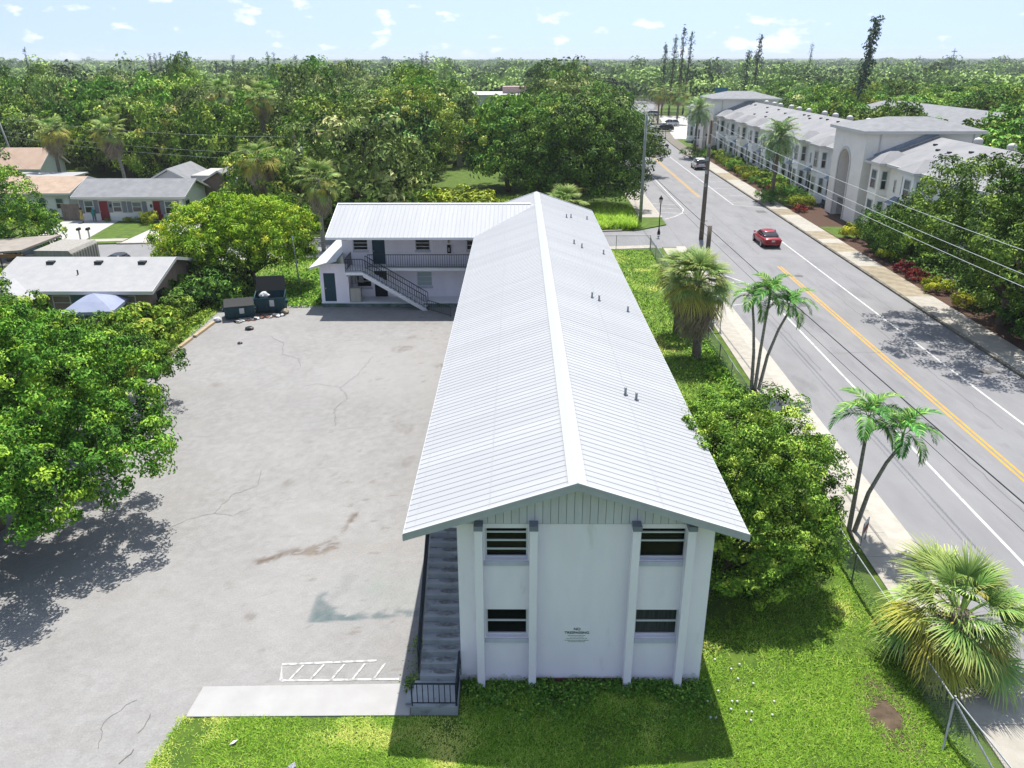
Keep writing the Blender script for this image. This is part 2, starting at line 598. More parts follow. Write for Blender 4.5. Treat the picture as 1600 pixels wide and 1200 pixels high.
# ------------------------------------------------------------------ ground, roads, pavements
rng = np.random.default_rng(11)
random.seed(5)
def rx(off, y):
    b = max(0.0, y - 150.0)
    return off + 0.0235 * y + 0.0006 * b * b
KL, WL, YL, WR, KR = 14.55, 18.0, 21.62, 24.75, 28.2
def strip_poly(o0, o1, ys):
    return [(rx(o0, y), y) for y in ys] + [(rx(o1, y), y) for y in reversed(ys)]
def sstreet(x, base):                       # side street runs a little askew
    return base + 0.122 * (x - 9.0)

M_earth = mat('earth_green', (0.050, 0.075, 0.018), (0.085, 0.115, 0.030), 0.15, 0.95, spot=(0.16, 0.13, 0.08), spot_scale=0.4, spot_lo=0.62, spot_hi=0.8)
M_lawn = mat('lawn', (0.060, 0.120, 0.012), (0.120, 0.190, 0.020), 1.3, 0.95, spot=(0.17, 0.15, 0.06), spot_scale=0.7, spot_lo=0.60, spot_hi=0.78, bump=0.5, bscale=30)
M_asph = mat('road_asphalt', (0.245, 0.245, 0.252), (0.290, 0.290, 0.295), 0.6, 0.9, detail=9, spot=(0.20, 0.20, 0.205), spot_scale=0.35, spot_lo=0.58, spot_hi=0.72, stretch=(1, 0.35, 1), bump=0.15, bscale=60)
M_conc = mat('concrete_walk', (0.40, 0.375, 0.32), (0.50, 0.47, 0.41), 1.6, 0.9, detail=8, vary=0.06, bump=0.15, bscale=50)
M_concs = mat('concrete_stained', (0.27, 0.22, 0.14), (0.41, 0.36, 0.27), 1.1, 0.9, detail=8, vary=0.1)
M_kerb = mat('concrete_kerb', (0.46, 0.43, 0.37), (0.54, 0.51, 0.45), 2, 0.9, detail=7)
M_kerbd = mat('concrete_kerb_dark', (0.10, 0.095, 0.075), (0.26, 0.245, 0.20), 1.2, 0.9, detail=7)  # darker mottled concrete for the far kerb
M_wline = mat('road_paint_white', (0.66, 0.66, 0.64), (0.36, 0.36, 0.355), 2.2, 0.7, detail=9, lo=0.45, hi=0.72)
M_yline = mat('road_paint_yellow', (0.66, 0.37, 0.035), (0.40, 0.27, 0.09), 2.2, 0.7, detail=9, lo=0.45, hi=0.75)
M_mulch = mat('mulch', (0.055, 0.028, 0.018), (0.13, 0.07, 0.045), 7, 0.95, detail=8, bump=0.6, bscale=30)
M_drive = mat('driveway_concrete', (0.50, 0.48, 0.44), (0.58, 0.56, 0.52), 1, 0.9)

g = MB()
g.quad((-4500, -400, -0.32), (4500, -400, -0.32), (4500, 8500, -0.32), (-4500, 8500, -0.32))
struct('ground', g, M_earth)
g = MB()
g.slab([(-300, -30), (rx(12.3, -30), -30), (rx(12.3, 75.5), 75.5), (rx(12.3, 75.5), sstreet(13.5, 75.6)), (-300, sstreet(-300, 75.6))], -0.012, -0.25)
struct('lawn', g, M_lawn)
g = MB()
ys = list(np.linspace(-30, 360, 40))
ysn = [y for y in np.linspace(88, 360, 28)]
g.slab([(-500, sstreet(-500, 84.6)), (rx(KL, 86) - 3.6, sstreet(12.5, 84.6))] + [(rx(KL, y) - 0.15, y) for y in ysn] + [(-500, 360)], -0.02, -0.26)
struct('vacant_lot', g, M_lawn)
g = MB()
g.slab([(rx(KR, y) + 0.16, y) for y in ys] + [(500, 360), (500, -30)], -0.02, -0.27)
struct('verge', g, M_lawn)

# main road with its markings
g = MB()
for a, b in zip(ys[:-1], ys[1:]):
    g.quad((rx(KL, a), a, -0.12), (rx(KR, a), a, -0.12), (rx(KR, b), b, -0.12), (rx(KL, b), b, -0.12))
road = struct('main_road', g, M_asph)
def road_line(name, pts, w, m, parent=None, z=-0.116):
    mb = MB()
    L_, R_ = [], []
    for i, p in enumerate(pts):
        a = Vector(pts[max(i - 1, 0)])
        b = Vector(pts[min(i + 1, len(pts) - 1)])
        d = (b - a).normalized()
        n = Vector((-d.y, d.x)) * (w / 2)
        L_.append((p[0] + n.x, p[1] + n.y, z))
        R_.append((p[0] - n.x, p[1] - n.y, z))
    for i in range(len(pts) - 1):
        mb.quad(R_[i], R_[i + 1], L_[i + 1], L_[i])
    return mb.build(name, m, parent)
def along(off, y0, y1, n=24):
    return [(rx(off, y), y) for y in np.linspace(y0, y1, n)]
for o_ in (YL - 0.13, YL + 0.13):
    road_line('centre_line', along(o_, 2, 69.3), 0.13, M_yline, road)
    road_line('centre_line', along(o_, 107, 165), 0.13, M_yline, road)
road_line('edge_line', along(WL, 2, 61), 0.13, M_wline, road)
road_line('edge_line', [(rx(WL, 61), 61), (rx(17.4, 63.6), 63.6), (rx(16.2, 66), 66), (rx(14.75, 67.4), 67.4)], 0.13, M_wline, road)
road_line('edge_line', along(WL, 98, 165), 0.13, M_wline, road)
road_line('edge_line', [(rx(WL, 98), 98), (rx(17.4, 95.4), 95.4), (rx(16.2, 93.2), 93.2), (rx(14.75, 91.5), 91.5)], 0.13, M_wline, road)
for y in (58.6, 61.4, 64.0):
    road_line('hatch_line', [(rx(14.75, y - 1.2), y - 1.2), (rx(WL - 0.1 - max(0, y - 61) * .5, y), y)], 0.11, M_wline, road)
for y in (95.0, 98.0, 101.0):
    road_line('hatch_line', [(rx(14.75, y + 1.0), y + 1.0), (rx(WL - 0.1, y), y)], 0.11, M_wline, road)
road_line('edge_line', along(WR, 2, 84), 0.13, M_wline, road)
road_line('edge_line', along(WR, 101, 165), 0.13, M_wline, road)
road_line('bay_line', [(rx(WR, 101), 101), (rx(KR - 0.3, 99), 99)], 0.11, M_wline, road)
for y in (108, 114.5, 121, 127.5):
    road_line('bay_line', [(rx(WR + .05, y), y), (rx(KR - 0.2, y), y)], 0.10, M_wline, road)
for y in (106.5, 107.6):
    road_line('hatch_line', [(rx(WR + .2, y - 3.5), y - 3.5), (rx(KR - 0.3, y - 4.6), y - 4.6)], 0.10, M_wline, road)
# dark rubber and patch marks on the road: thin flat repairs
for (o_, y, w, l) in ((26.4, 95.5, 1.2, 1.6), (26.9, 43.6, .55, .9), (27.0, 55.3, .5, .6), (19.6, 57, 0.9, 2.2)):
    p = MB()
    p.quad((rx(o_, y), y, -0.115), (rx(o_ + w, y), y, -0.115), (rx(o_ + w * .95, y + l), y + l, -0.115), (rx(o_ + .1, y + l), y + l, -0.115))
    p.build('patch', mat('road_patch', (0.13, 0.13, 0.135), (0.17, 0.17, 0.175), 3, 0.9), road)

# wheel-track wear along the lanes, cracks and iron covers
for o_ in (19.0, 20.6, 22.6, 24.0):
    for k_ in range(7):
        y0_ = 8 + k_ * 22 + random.uniform(0, 8)
        road_line('wheel_track', along(o_ + random.uniform(-.15, .15), y0_, y0_ + random.uniform(12, 21), 8), random.uniform(.45, .7), mat('road_worn', (0.226, 0.226, 0.232), (0.285, 0.285, 0.29), 1.2, .85, detail=9, stretch=(1, .25, 1)), road, z=-0.1187 + .0011 * (k_ % 2))
def road_crack(pts, w=.03):
    q = [pts[0]]
    for a, b in zip(pts[:-1], pts[1:]):
        n_ = max(2, int(math.hypot(b[0] - a[0], b[1] - a[1]) / .5))
        q += [(a[0] + (b[0] - a[0]) * i / n_ + random.uniform(-.07, .07), a[1] + (b[1] - a[1]) * i / n_ + random.uniform(-.07, .07)) for i in range(1, n_ + 1)]
    road_line('crack', q, w, mat('crack_tar', (0.10, 0.10, 0.105), (0.15, 0.15, 0.155), 4), road, z=-0.1145)
for off, y0_, y1_ in ((20.0, 24, 41), (23.4, 36, 62), (26.3, 48, 70), (17.0, 44, 58), (21.0, 74, 99), (25.6, 80, 108), (22.4, 112, 140)):
    road_crack(along(off, y0_, y1_, 6))
for y_ in (47, 73, 88, 103):
    road_crack([(rx(18.4, y_), y_), (rx(23, y_), y_ + random.uniform(-.6, .6)), (rx(27.5, y_), y_ + random.uniform(-.8, .8))])
for x_, y_ in ((23.9, 66.0), (21.3, 90.5), (27.6, 43.8)):
    c_ = MB()
    c_.lathe([(.36, 0), (.36, .004)], (x_, y_, -.1155), 16)
    c_.build('manhole_cover', mat('iron_cover', (0.09, 0.085, 0.08), (0.15, 0.14, 0.13), 9, .7), road)
# side street
g = MB()
g.quad((-300, sstreet(-300, 76.9), -0.13), (rx(KL, 77.6), sstreet(rx(KL, 77.6), 76.9), -0.13), (rx(KL, 88), 88.4, -0.13), (-300, sstreet(-300, 84.4), -0.13))
g.quad((6, 75.8, -0.136), (rx(KL, 76) - .003, 75.8, -0.136), (rx(KL, 93) - .003, 93, -0.136), (6, 93, -0.136))
sst = struct('side_street', g, M_asph)
g = MB()
for x0, x1 in ((-120, -60), (-60, -44.9), (-40, -38.6), (-34.4, 2), (2, 11.2)):
    g.slab([(x0, sstreet(x0, 84.4)), (x1, sstreet(x1, 84.4)), (x1, sstreet(x1, 84.58)), (x0, sstreet(x0, 84.58))], 0.02)
struct('side_street_kerb', g, M_kerb)
g = MB()
g.slab([(-120, sstreet(-120, 75.6)), (13.4, sstreet(13.4, 75.6)), (13.4, sstreet(13.4, 76.85)), (-120, sstreet(-120, 76.85))], 0.02)
struct('side_pavement', g, M_conc)

# kerbs and slab pavements along the main road
def kerb(name, o0, o1, y0, y1, m, z=0.02):
    mb = MB()
    yy = np.linspace(y0, y1, 40)
    for a, b in zip(yy[:-1], yy[1:]):
        mb.slab([(rx(o0, a), a), (rx(o1, a), a), (rx(o1, b), b), (rx(o0, b), b)], z)
    return struct(name, mb, m)
kerb('kerb', KL - 0.9, KL - 0.005, -10, 76.9, M_kerb, 0.012)
kerb('kerb', KL - 0.2, KL - 0.005, 92, 330, M_kerb)
kerb('kerb', KR + 0.005, KR + 0.22, -10, 330, M_kerbd)
def pavement(name, o0, o1, y0, y1, pitch, m_alt=None, alt=(), zt=0.03):
    base = MB()
    yy = np.linspace(y0, y1, 30)
    for a, b in zip(yy[:-1], yy[1:]):
        base.slab([(rx(o0, a), a), (rx(o1, a), a), (rx(o1, b), b), (rx(o0, b), b)], zt - 0.02)
    bo = struct(name, base, mat('joint_dirt', (0.16, 0.14, 0.11), (0.22, 0.2, 0.16), 3))
    h = pitch - 0.016
    s = MB()
    w = o1 - o0 - 0.02
    s.ext([(0, 0, -0.03), (w, 0, -0.03), (w + 0.0235 * h, h, -0.03), (0.0235 * h, h, -0.03)], (0, 0, 0.05))
    proto = None
    y = y0
    while y + pitch <= min(y1, 165):
        stained = any(a <= y <= b for a, b in alt)
        if proto is None:
            proto = s.build('slab', M_conc, bo)
            o_ = proto
        else:
            o_ = inst('slab', proto, bo, (0, 0, 0))
        o_.location = (rx(o0, y) + 0.01, y + 0.008, zt - 0.02 + random.uniform(-.002, .002))
        o_.rotation_euler = (random.uniform(-.0012, .0012), random.uniform(-.0012, .0012), 0)
        if stained and random.random() < 0.8:
            o_.material_slots[0].link = 'OBJECT'
            o_.material_slots[0].material = m_alt
        y += pitch
    return bo
pavement('pavement', 12.3, KL - 0.9, 4, 76.6, 1.6)
pavement('pavement', KR + 0.22, 30.6, 8, 330, 1.9, M_concs, ((59, 68), (72, 84), (92, 100), (120, 128)))
kerb('north_pavement', KL - 2.6, KL - 0.2, 92, 330, M_conc, 0.01)
g = MB()
yb = np.linspace(10, 170, 30)
for a, b in zip(yb[:-1], yb[1:]):
    g.slab([(rx(30.62, a), a), (36.9 + max(0, .0235 * (a - 60)), a), (36.9 + max(0, .0235 * (b - 60)), b), (rx(30.62, b), b)], 0.0)
struct('mulch_bed', g, M_mulch)
g = MB()
for y0, y1 in ((81, 86.5), (100, 106)):
    g.slab([(rx(30.8, y0), y0), (36.2, y0), (36.2, y1), (rx(30.8, y1), y1)], 0.012)
struct('lawn_patch', g, M_lawn)

# concrete plaza beyond the town houses
g = MB()
g.slab([(rx(KR + 2, 186), 186), (95, 186), (95, 262), (rx(KR + 2, 262), 262)], 0.02)
struct('plaza', g, M_drive)
# worn bare earth under the corner palm, its soil darkened to paint in palm shade
g = MB()
r_ = random.Random(3)
g.slab([(10.5 + .85 * math.cos(a) * r_.uniform(.8, 1.1), 17.3 + 1.75 * math.sin(a) * r_.uniform(.8, 1.1)) for a in np.linspace(0, 2 * math.pi, 22)[:-1]], -.008, -.1)
struct('bare_earth', g, mat('bare_soil_shaded', (0.07, 0.048, 0.03), (0.15, 0.11, 0.07), 2.5, .95, detail=8, bump=.5))
# driveways, front walk of the house with red doors
g = MB()
for x0, x1, xa, xb in ((-51.5, -45.2, -48.8, -43.6), (-39.4, -34.2, -39.6, -35.6)):
    g.slab([(xa, sstreet(xa, 84.3)), (xb, sstreet(xb, 84.3)), (x1, 90.3), (x0, 90.3)], 0.012)
struct('driveway', g, M_drive)
g = MB()
for x0, x1 in ((-43.4, -39.8), (-62, -51.2)):
    g.slab([(x0, sstreet(x0, 85.4)), (x1, sstreet(x1, 85.4)), (x1, sstreet(x1, 86.7)), (x0, sstreet(x0, 86.7))], 0.008)
struct('footpath', g, M_conc)

# ---------------------------------------------------------------- parking lot: stained, patched, cracked
def seg_d(X, Y, pts):
    d = np.full(X.shape, 1e9)
    for (ax, ay), (bx, by) in zip(pts[:-1], pts[1:]):
        vx, vy = bx - ax, by - ay
        t = np.clip(((X - ax) * vx + (Y - ay) * vy) / (vx * vx + vy * vy), 0, 1)
        d = np.minimum(d, np.hypot(X - ax - t * vx, Y - ay - t * vy))
    return d
gx = np.arange(-22.0, -1.62, 0.11)
gy = np.concatenate([np.arange(4, 30, 0.10), np.arange(30, 56.9, 0.16)])
X, Y = np.meshgrid(gx, gy)
base = np.array([0.232, 0.229, 0.222])
n1 = fbm(X * 0.25, Y * 0.18, 1, 4)
n2 = fbm(X * 1.3, Y * 1.1, 2, 4)
n3 = fbm(X * 5, Y * 5, 3, 3)
val = 0.88 + 0.20 * n1 + 0.10 * (n2 - .5) + 0.30 * (n3 - .5)
C = base[None, None, :] * val[..., None]
def blend(mask, c):
    global C
    C = C * (1 - mask[..., None]) + np.array(c) * mask[..., None]
def sm(a, b, x):
    t = np.clip((x - a) / (b - a), 0, 1)
    return t * t * (3 - 2 * t)
wob = (n2 - .5) * 1.2 + (n3 - .5) * 0.5
# pale worn sheet in the middle, greyer towards the building
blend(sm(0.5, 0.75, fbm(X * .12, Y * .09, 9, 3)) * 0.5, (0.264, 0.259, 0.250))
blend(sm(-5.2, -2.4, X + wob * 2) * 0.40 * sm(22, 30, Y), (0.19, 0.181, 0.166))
blend(sm(0.55, 0.72, fbm(X * .5, Y * .8, 21, 5)) * 0.28, (0.21, 0.202, 0.188))
# long faint drag marks and patched seams
for a0, b0, k_ in (((-21, 34), (-4, 36.4), .25), ((-20, 48.5), (-5, 49.4), .2), ((-16, 30.2), (-6, 31.0), .22), ((-12.5, 20), (-11.6, 33), .18), ((-18.6, 37), (-17.8, 50), .2)):
    d = seg_d(X, Y, [a0, b0]) + wob * .22
    blend(sm(.13, .03, d) * k_ * sm(.3, .6, n2), (0.16, 0.155, 0.145))
str_ = fbm(X * 3.2 + Y * .4, Y * 9.0 - X * 1.2, 77, 4)
blend(sm(0.60, 0.78, str_) * 0.22, (0.19, 0.182, 0.17))
blend(sm(0.62, 0.80, fbm(X * 3.0, Y * 8.0, 78, 4)) * 0.25, (0.29, 0.285, 0.276))
# small dark scuffs and leaf litter
sp = fbm(X * 1.9, Y * 3.6, 31, 4)
dens = 0.25 + 0.75 * sm(-13, -4, X)
blend(sm(0.72, 0.80, sp) * 0.6 * dens, (0.15, 0.135, 0.115))
# the brown leaf streak and its tail
d = seg_d(X, Y, [(-9.5, 24.45), (-8.5, 24.82), (-7.2, 25.35), (-6.85, 26.4), (-6.5, 27.7)]) + wob * 0.75
blend(sm(0.34, 0.04, d) * sm(.25, .55, n3) * 0.95, (0.115, 0.092, 0.073))
d = seg_d(X, Y, [(-7.6, 25.0), (-5.0, 25.4), (-3.4, 26.0)]) + wob * 0.9
blend(sm(0.8, 0.1, d) * 0.5 * sm(.45, .6, n3), (0.22, 0.20, 0.17))
# blue-green damp patch with the straight front edge and the pale ring behind it
ye = 21.02 + (X + 6.8) * 0.105
d = (Y - ye)
m_ = sm(-0.03, 0.05, d) * sm(-6.95, -6.75, X) * sm(-3.0, -3.5, X)
band = sm(1.0, 0.35, d - np.clip(-5.2 - X, 0, 2) * 0.75 + wob * 0.7)
band = sm(0.55, 0.15, d - np.clip(-5.6 - X, 0, 1.2) * 0.75 + wob * 1.3)
blend(m_ * band * 0.8 * (.55 + .7 * n3), (0.062, 0.098, 0.104))
blend(m_ * sm(0.2, 0.5, d) * sm(2.8, 1.8, d + wob) * 0.22 * (1 - band), (0.225, 0.25, 0.238))
d = seg_d(X, Y, [(-6.5, 21.8), (-6.1, 22.7), (-5.9, 23.5)]) + wob * .3
blend(sm(0.3, 0.05, d) * 0.28, (0.15, 0.15, 0.15))
d = seg_d(X, Y, [(-5.0, 22.2), (-4.8, 23.2), (-4.9, 24.6)]) + wob * 0.9
blend(sm(0.45, 0.05, d) * 0.45 * sm(.4, .6, n3), (0.17, 0.21, 0.18))
# curved tyre tracks and oil
for pts in ([(-16.6, 52), (-14.6, 48.6), (-13.3, 45.7), (-13.3, 43), (-14.6, 40.6), (-16.4, 39)], [(-15, 53), (-13.2, 49), (-12.2, 45.7), (-12.4, 42.5)]):
    d = seg_d(X, Y, pts) + wob * .2
    blend(sm(0.16, 0.03, d) * 0.35, (0.20, 0.19, 0.18))
for (x, y, r) in ((-7.4, 47.4, 1.0), (-7.0, 49.6, .7), (-16.9, 41.4, .5), (-11.8, 50.6, .4), (-5.4, 35.6, 1.0), (-5.2, 32.1, .8), (-8.8, 21.3, .35), (-6.9, 33.3, .5), (-9.9, 30.3, .4), (-4.2, 40.6, .7), (-4.6, 44.3, .8)):
    d = np.hypot((X - x), (Y - y) * 0.9) / r + wob * 1.5
    blend(sm(0.8, 0.1, d) * 0.55 * sm(.3, .62, n3), (0.12, 0.108, 0.095))
# darker strip under the stair and along the foot of the building
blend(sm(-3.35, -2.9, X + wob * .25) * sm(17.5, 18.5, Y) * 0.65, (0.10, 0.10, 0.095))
# faded white bay with hatching
def paint(pts, w, k):
    d = seg_d(X, Y, pts)
    blend(sm(w, w * 0.55, d) * k * sm(.36, .62, n3 * .7 + n2 * .4), (0.42, 0.42, 0.41))
ny, nx = X.shape
V = np.stack([X, Y, 0.012 * (n1 - .5) + 0.004 * (n3 - .5)], -1).reshape(-1, 3)
idx = np.arange(ny * nx).reshape(ny, nx)
F = np.stack([idx[:-1, :-1], idx[:-1, 1:], idx[1:, 1:], idx[1:, :-1]], -1).reshape(-1, 4)
cx = V[F].mean(1)
keep = ~((cx[:, 0] > -9.35 - 0.12 * (17.1 - cx[:, 1])) & (cx[:, 1] < 17.1)) & ~((cx[:, 0] > -14.4) & (cx[:, 1] > 56.5))
m_lot = bpy.data.materials.new('lot_asphalt')
m_lot.use_nodes = True
_N, _L = m_lot.node_tree.nodes, m_lot.node_tree.links
_a = _N.new('ShaderNodeAttribute')
_a.attribute_name = 'col'
_b = _N['Principled BSDF']
_b.inputs['Roughness'].default_value = 0.92
_b.inputs['Specular IOR Level'].default_value = 0.2
_tc = _N.new('ShaderNodeTexCoord')
_n = _N.new('ShaderNodeTexNoise')
_n.inputs['Scale'].default_value = 16
_n.inputs['Detail'].default_value = 9
_n.inputs['Roughness'].default_value = 0.75
_mr = _N.new('ShaderNodeMapRange')
_mr.inputs['From Min'].default_value = 0.3
_mr.inputs['From Max'].default_value = 0.7
_mr.inputs['To Min'].default_value = 0.78
_mr.inputs['To Max'].default_value = 1.16
_hs = _N.new('ShaderNodeHueSaturation')
_L.new(_tc.outputs['Object'], _n.inputs['Vector'])
_L.new(_n.outputs['Fac'], _mr.inputs['Value'])
_L.new(_mr.outputs['Result'], _hs.inputs['Value'])
_L.new(_a.outputs['Color'], _hs.inputs['Color'])
_L.new(_hs.outputs['Color'], _b.inputs['Base Color'])
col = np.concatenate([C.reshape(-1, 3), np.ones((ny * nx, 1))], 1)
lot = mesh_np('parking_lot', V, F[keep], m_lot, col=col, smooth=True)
tag(lot, kind='structure')
def crack(pts, w):
    q = [pts[0]]
    for a, b in zip(pts[:-1], pts[1:]):
        k = max(2, int(math.hypot(b[0] - a[0], b[1] - a[1]) / 0.18))
        for i in range(1, k + 1):
            t = i / k
            q.append((a[0] + (b[0] - a[0]) * t + random.uniform(-.07, .07), a[1] + (b[1] - a[1]) * t + random.uniform(-.07, .07)))
    road_line('crack', q, w, mat('crack_dark', (0.10, 0.095, 0.085), (0.2, 0.19, 0.175), 8), lot, z=0.011)
crack([(-10.33, 17.13), (-10.36, 16.4)], .022)
crack([(-10.42, 15.4), (-10.2, 15.9)], .03)
crack([(-11.2, 15.9), (-11.5, 16.8), (-11.0, 17.6)], .012)
crack([(-13.9, 26.4), (-13.2, 27.2), (-12.3, 27.8), (-12.0, 29.2), (-11.2, 30.0), (-11.4, 31.4)], .014)
crack([(-12.3, 27.8), (-11.5, 27.6), (-10.9, 28.1)], .011)
crack([(-9.1, 36), (-9.6, 38.2), (-9.2, 39.5), (-9.9, 41), (-9.3, 43), (-8.9, 46)], .016)
crack([(-9.9, 41), (-11.2, 41.6), (-12.0, 41.2)], .014)
crack([(-16.5, 50), (-15.2, 48.6), (-14.6, 46.4), (-13.4, 45.7), (-12.9, 44.2)], .022)

m_fade = mat('paint_faded', (0.62, 0.62, 0.60), (0.34, 0.335, 0.32), 5.5, .85, detail=9, lo=.46, hi=.62)
for pts in ([(-7.0, 18.42), (-3.5, 18.50)], [(-7.0, 18.42), (-7.15, 19.1), (-4.3, 19.28)]):
    road_line('bay_line', pts, .085, m_fade, lot, z=0.0115)
for i in range(5):
    x = -6.75 + i * 0.62
    road_line('bay_line', [(x, 18.47), (x + 0.26, 19.08 + i * .02)], .065, m_fade, lot, z=0.0155)
# concrete pad at the front corner of the lot
g = MB()
g.slab([(-9.28, 17.0), (-3.02, 17.08), (-3.02, 18.3), (-9.2, 18.15)], 0.03, -0.1)
struct('concrete_pad', g, mat('pad_concrete', (0.42, 0.415, 0.405), (0.47, 0.465, 0.455), 1.2, 0.9, detail=8, bump=0.1, bscale=40))
# ------------------------------------------------------------------ the white apartment building
M_white = mat('stucco_white', (0.82, 0.775, 0.855), (0.88, 0.835, 0.91), 0.9, 0.85, detail=8, bump=0.3, bscale=45, stretch=(1.6, 1.6, .45), spot=(0.62, 0.61, 0.60), spot_scale=1.1, spot_lo=.62, spot_hi=.82)
M_trimw = mat('trim_white', (0.74, 0.75, 0.76), None, rough=0.6)
M_sill = mat('sill_lilac_grey', (0.46, 0.47, 0.54), (0.52, 0.53, 0.60), 3, 0.8)
M_roof = mat('roof_metal', (0.430, 0.445, 0.465), (0.475, 0.488, 0.505), 1.6, 0.65, detail=8, metal=0.0, spec=0.22, vary=0.04, stretch=(.25, 3.0, 1), spot=(0.40, 0.405, 0.405), spot_scale=1.3, spot_lo=.60, spot_hi=.78)
M_ridge = mat('ridge_metal', (0.52, 0.53, 0.535), None, rough=0.4, spec=0.5)
M_fascia = mat('fascia_grey', (0.50, 0.52, 0.55), (0.56, 0.58, 0.61), 2, 0.55)
M_board = mat('gable_board', (0.74, 0.74, 0.80), (0.82, 0.82, 0.88), 3, 0.75, vary=0.05, stretch=(4, 4, 0.5))
M_rail = mat('rail_blue_black', (0.018, 0.030, 0.048), None, rough=0.5)
M_stair = mat('stair_concrete', (0.34, 0.37, 0.40), (0.44, 0.47, 0.50), 2, 0.85, detail=7, spot=(0.16, 0.17, 0.17), spot_scale=2.2, spot_lo=0.55, spot_hi=0.72)
M_tread = mat('tread_worn', (0.17, 0.175, 0.17), (0.30, 0.32, 0.335), 5, 0.85, detail=8, lo=0.4, hi=0.62)
M_glass = mat('window_glass', (0.006, 0.008, 0.010), None, rough=0.15, spec=0.15)
M_curt = mat('curtain_dark', (0.03, 0.035, 0.035), (0.07, 0.08, 0.075), 3, 0.9, stretch=(9, 9, 0.4))
M_blind = mat('window_blind', (0.34, 0.44, 0.45), (0.44, 0.53, 0.54), 2, 0.4, stretch=(1, 1, 8))
M_frame = mat('window_frame', (0.66, 0.68, 0.70), None, rough=0.5)
M_door = mat('door_teal', (0.012, 0.060, 0.090), (0.018, 0.072, 0.104), 3, 0.5)
M_moss = mat('plinth_stained', (0.10, 0.16, 0.17), (0.24, 0.30, 0.31), 1.5, 0.9, detail=8, spot=(0.08, 0.17, 0.10), spot_scale=1.1, spot_lo=0.5, spot_hi=0.65)
M_steel = mat('galvanised', (0.36, 0.39, 0.41), (0.46, 0.49, 0.5), 6, 0.45, metal=0.6)

def wall_face(mb, M, u0, u1, z0, z1, holes, depth=0.14, mi=0):
    """one wall plane in the local frame M with rectangular holes (u0,z0,u1,z1) and their reveals"""
    mb.M = M
    us = sorted({u0, u1} | {h[0] for h in holes} | {h[2] for h in holes})
    zs = sorted({z0, z1} | {h[1] for h in holes} | {h[3] for h in holes})
    for a, b in zip(us[:-1], us[1:]):
        for c, d in zip(zs[:-1], zs[1:]):
            m0, m1 = (a + b) / 2, (c + d) / 2
            if any(h[0] < m0 < h[2] and h[1] < m1 < h[3] for h in holes):
                continue
            mb.quad((a, 0, c), (b, 0, c), (b, 0, d), (a, 0, d), mi)
    for (a, c, b, d) in holes:
        mb.quad((a, 0, c), (a, 0, d), (a, depth, d), (a, depth, c), mi)
        mb.quad((b, 0, d), (b, 0, c), (b, depth, c), (b, depth, d), mi)
        mb.quad((a, 0, d), (b, 0, d), (b, depth, d), (a, depth, d), mi)
        mb.quad((b, 0, c), (a, 0, c), (a, depth, c), (b, depth, c), mi)
    mb.M = None
def window(parent, M, u0, z0, u1, z1, hbars=(), vbars=(), depth=0.14, sill=True, glass=None, fm=None, fw=0.045, smat=None):
    """window > pane(s), sill ; in local wall frame M"""
    mb = MB()
    mb.M = M
    y0, y1 = depth - 0.06, depth - 0.005
    mb.box(u0, y0, z0, u0 + fw, y1, z1)
    mb.box(u1 - fw, y0, z0, u1, y1, z1)
    mb.box(u0 + fw, y0 + .003, z0, u1 - fw, y1, z0 + fw)
    mb.box(u0 + fw, y0 + .003, z1 - fw, u1 - fw, y1, z1)
    for t in hbars:
        z = z0 + (z1 - z0) * t
        mb.box(u0 + fw, y0 + .006, z - 0.022, u1 - fw, y1, z + 0.022)
    for t in vbars:
        u = u0 + (u1 - u0) * t
        mb.box(u - 0.018, y0 + .009, z0 + fw, u + 0.018, y1, z1 - fw)
    w = mb.build('window', fm or M_frame, parent, world=True)
    zb = [0.0] + sorted(hbars) + [1.0]
    for a, b in zip(zb[:-1], zb[1:]):
        p = MB()
        p.M = M
        za, zb_ = z0 + (z1 - z0) * a + 0.012, z0 + (z1 - z0) * b - 0.012
        p.quad((u0 + .01, depth - 0.012, za), (u1 - .01, depth - 0.012, za), (u1 - .01, depth - 0.02, zb_), (u0 + .01, depth - 0.02, zb_))
        p.build('pane', glass or M_glass, w, world=True)
    if sill:
        s = MB()
        s.M = M
        s.ext([(u0 - .05, -0.055, z0 - 0.15), (u0 - .05, 0.0, z0 - 0.15), (u0 - .05, depth - .06, z0 - 0.004), (u0 - .05, -0.03, z0 - 0.02)], (u1 - u0 + .1, 0, 0))
        s.build('sill', smat or M_sill, w, world=True)
    return w
def door(parent, M, u0, z0, u1, z1, m, depth=0.08, knob=True, trim=None):
    mb = MB()
    mb.M = M
    mb.box(u0, depth - 0.05, z0, u1, depth, z1)
    d = mb.build('door', m, parent, world=True)
    if knob:
        k = MB()
        k.M = M
        k.box(u0 + 0.07, depth - 0.11, z0 + 0.95, u0 + 0.14, depth - 0.052, z0 + 1.03)
        k.build('handle', M_steel, d, world=True)
    if trim:
        t = MB()
        t.M = M
        t.box(u0 - .09, -0.02, z0, u0 - .005, depth, z1 + .09)
        t.box(u1 + .005, -0.02, z0, u1 + .09, depth, z1 + .09)
        t.box(u0 - .005, -0.017, z1 + .005, u1 + .005, depth, z1 + .09)
        t.build('door_frame', trim, d, world=True)
    return d

XR, HW, ZE, ZR, Y0, Y1 = 1.56, 4.564, 5.45, 6.982, 17.88, 65.5
SL = (ZR - ZE) / HW
motel = thing('apartment_building', 'long white two-storey apartment building with ribbed pale metal roof and no trespassing notice', 'apartment building', (1.9, 41.5, 0))
WLx, WRx, WY, WB = -1.638, 5.391, 18.48, 64.9
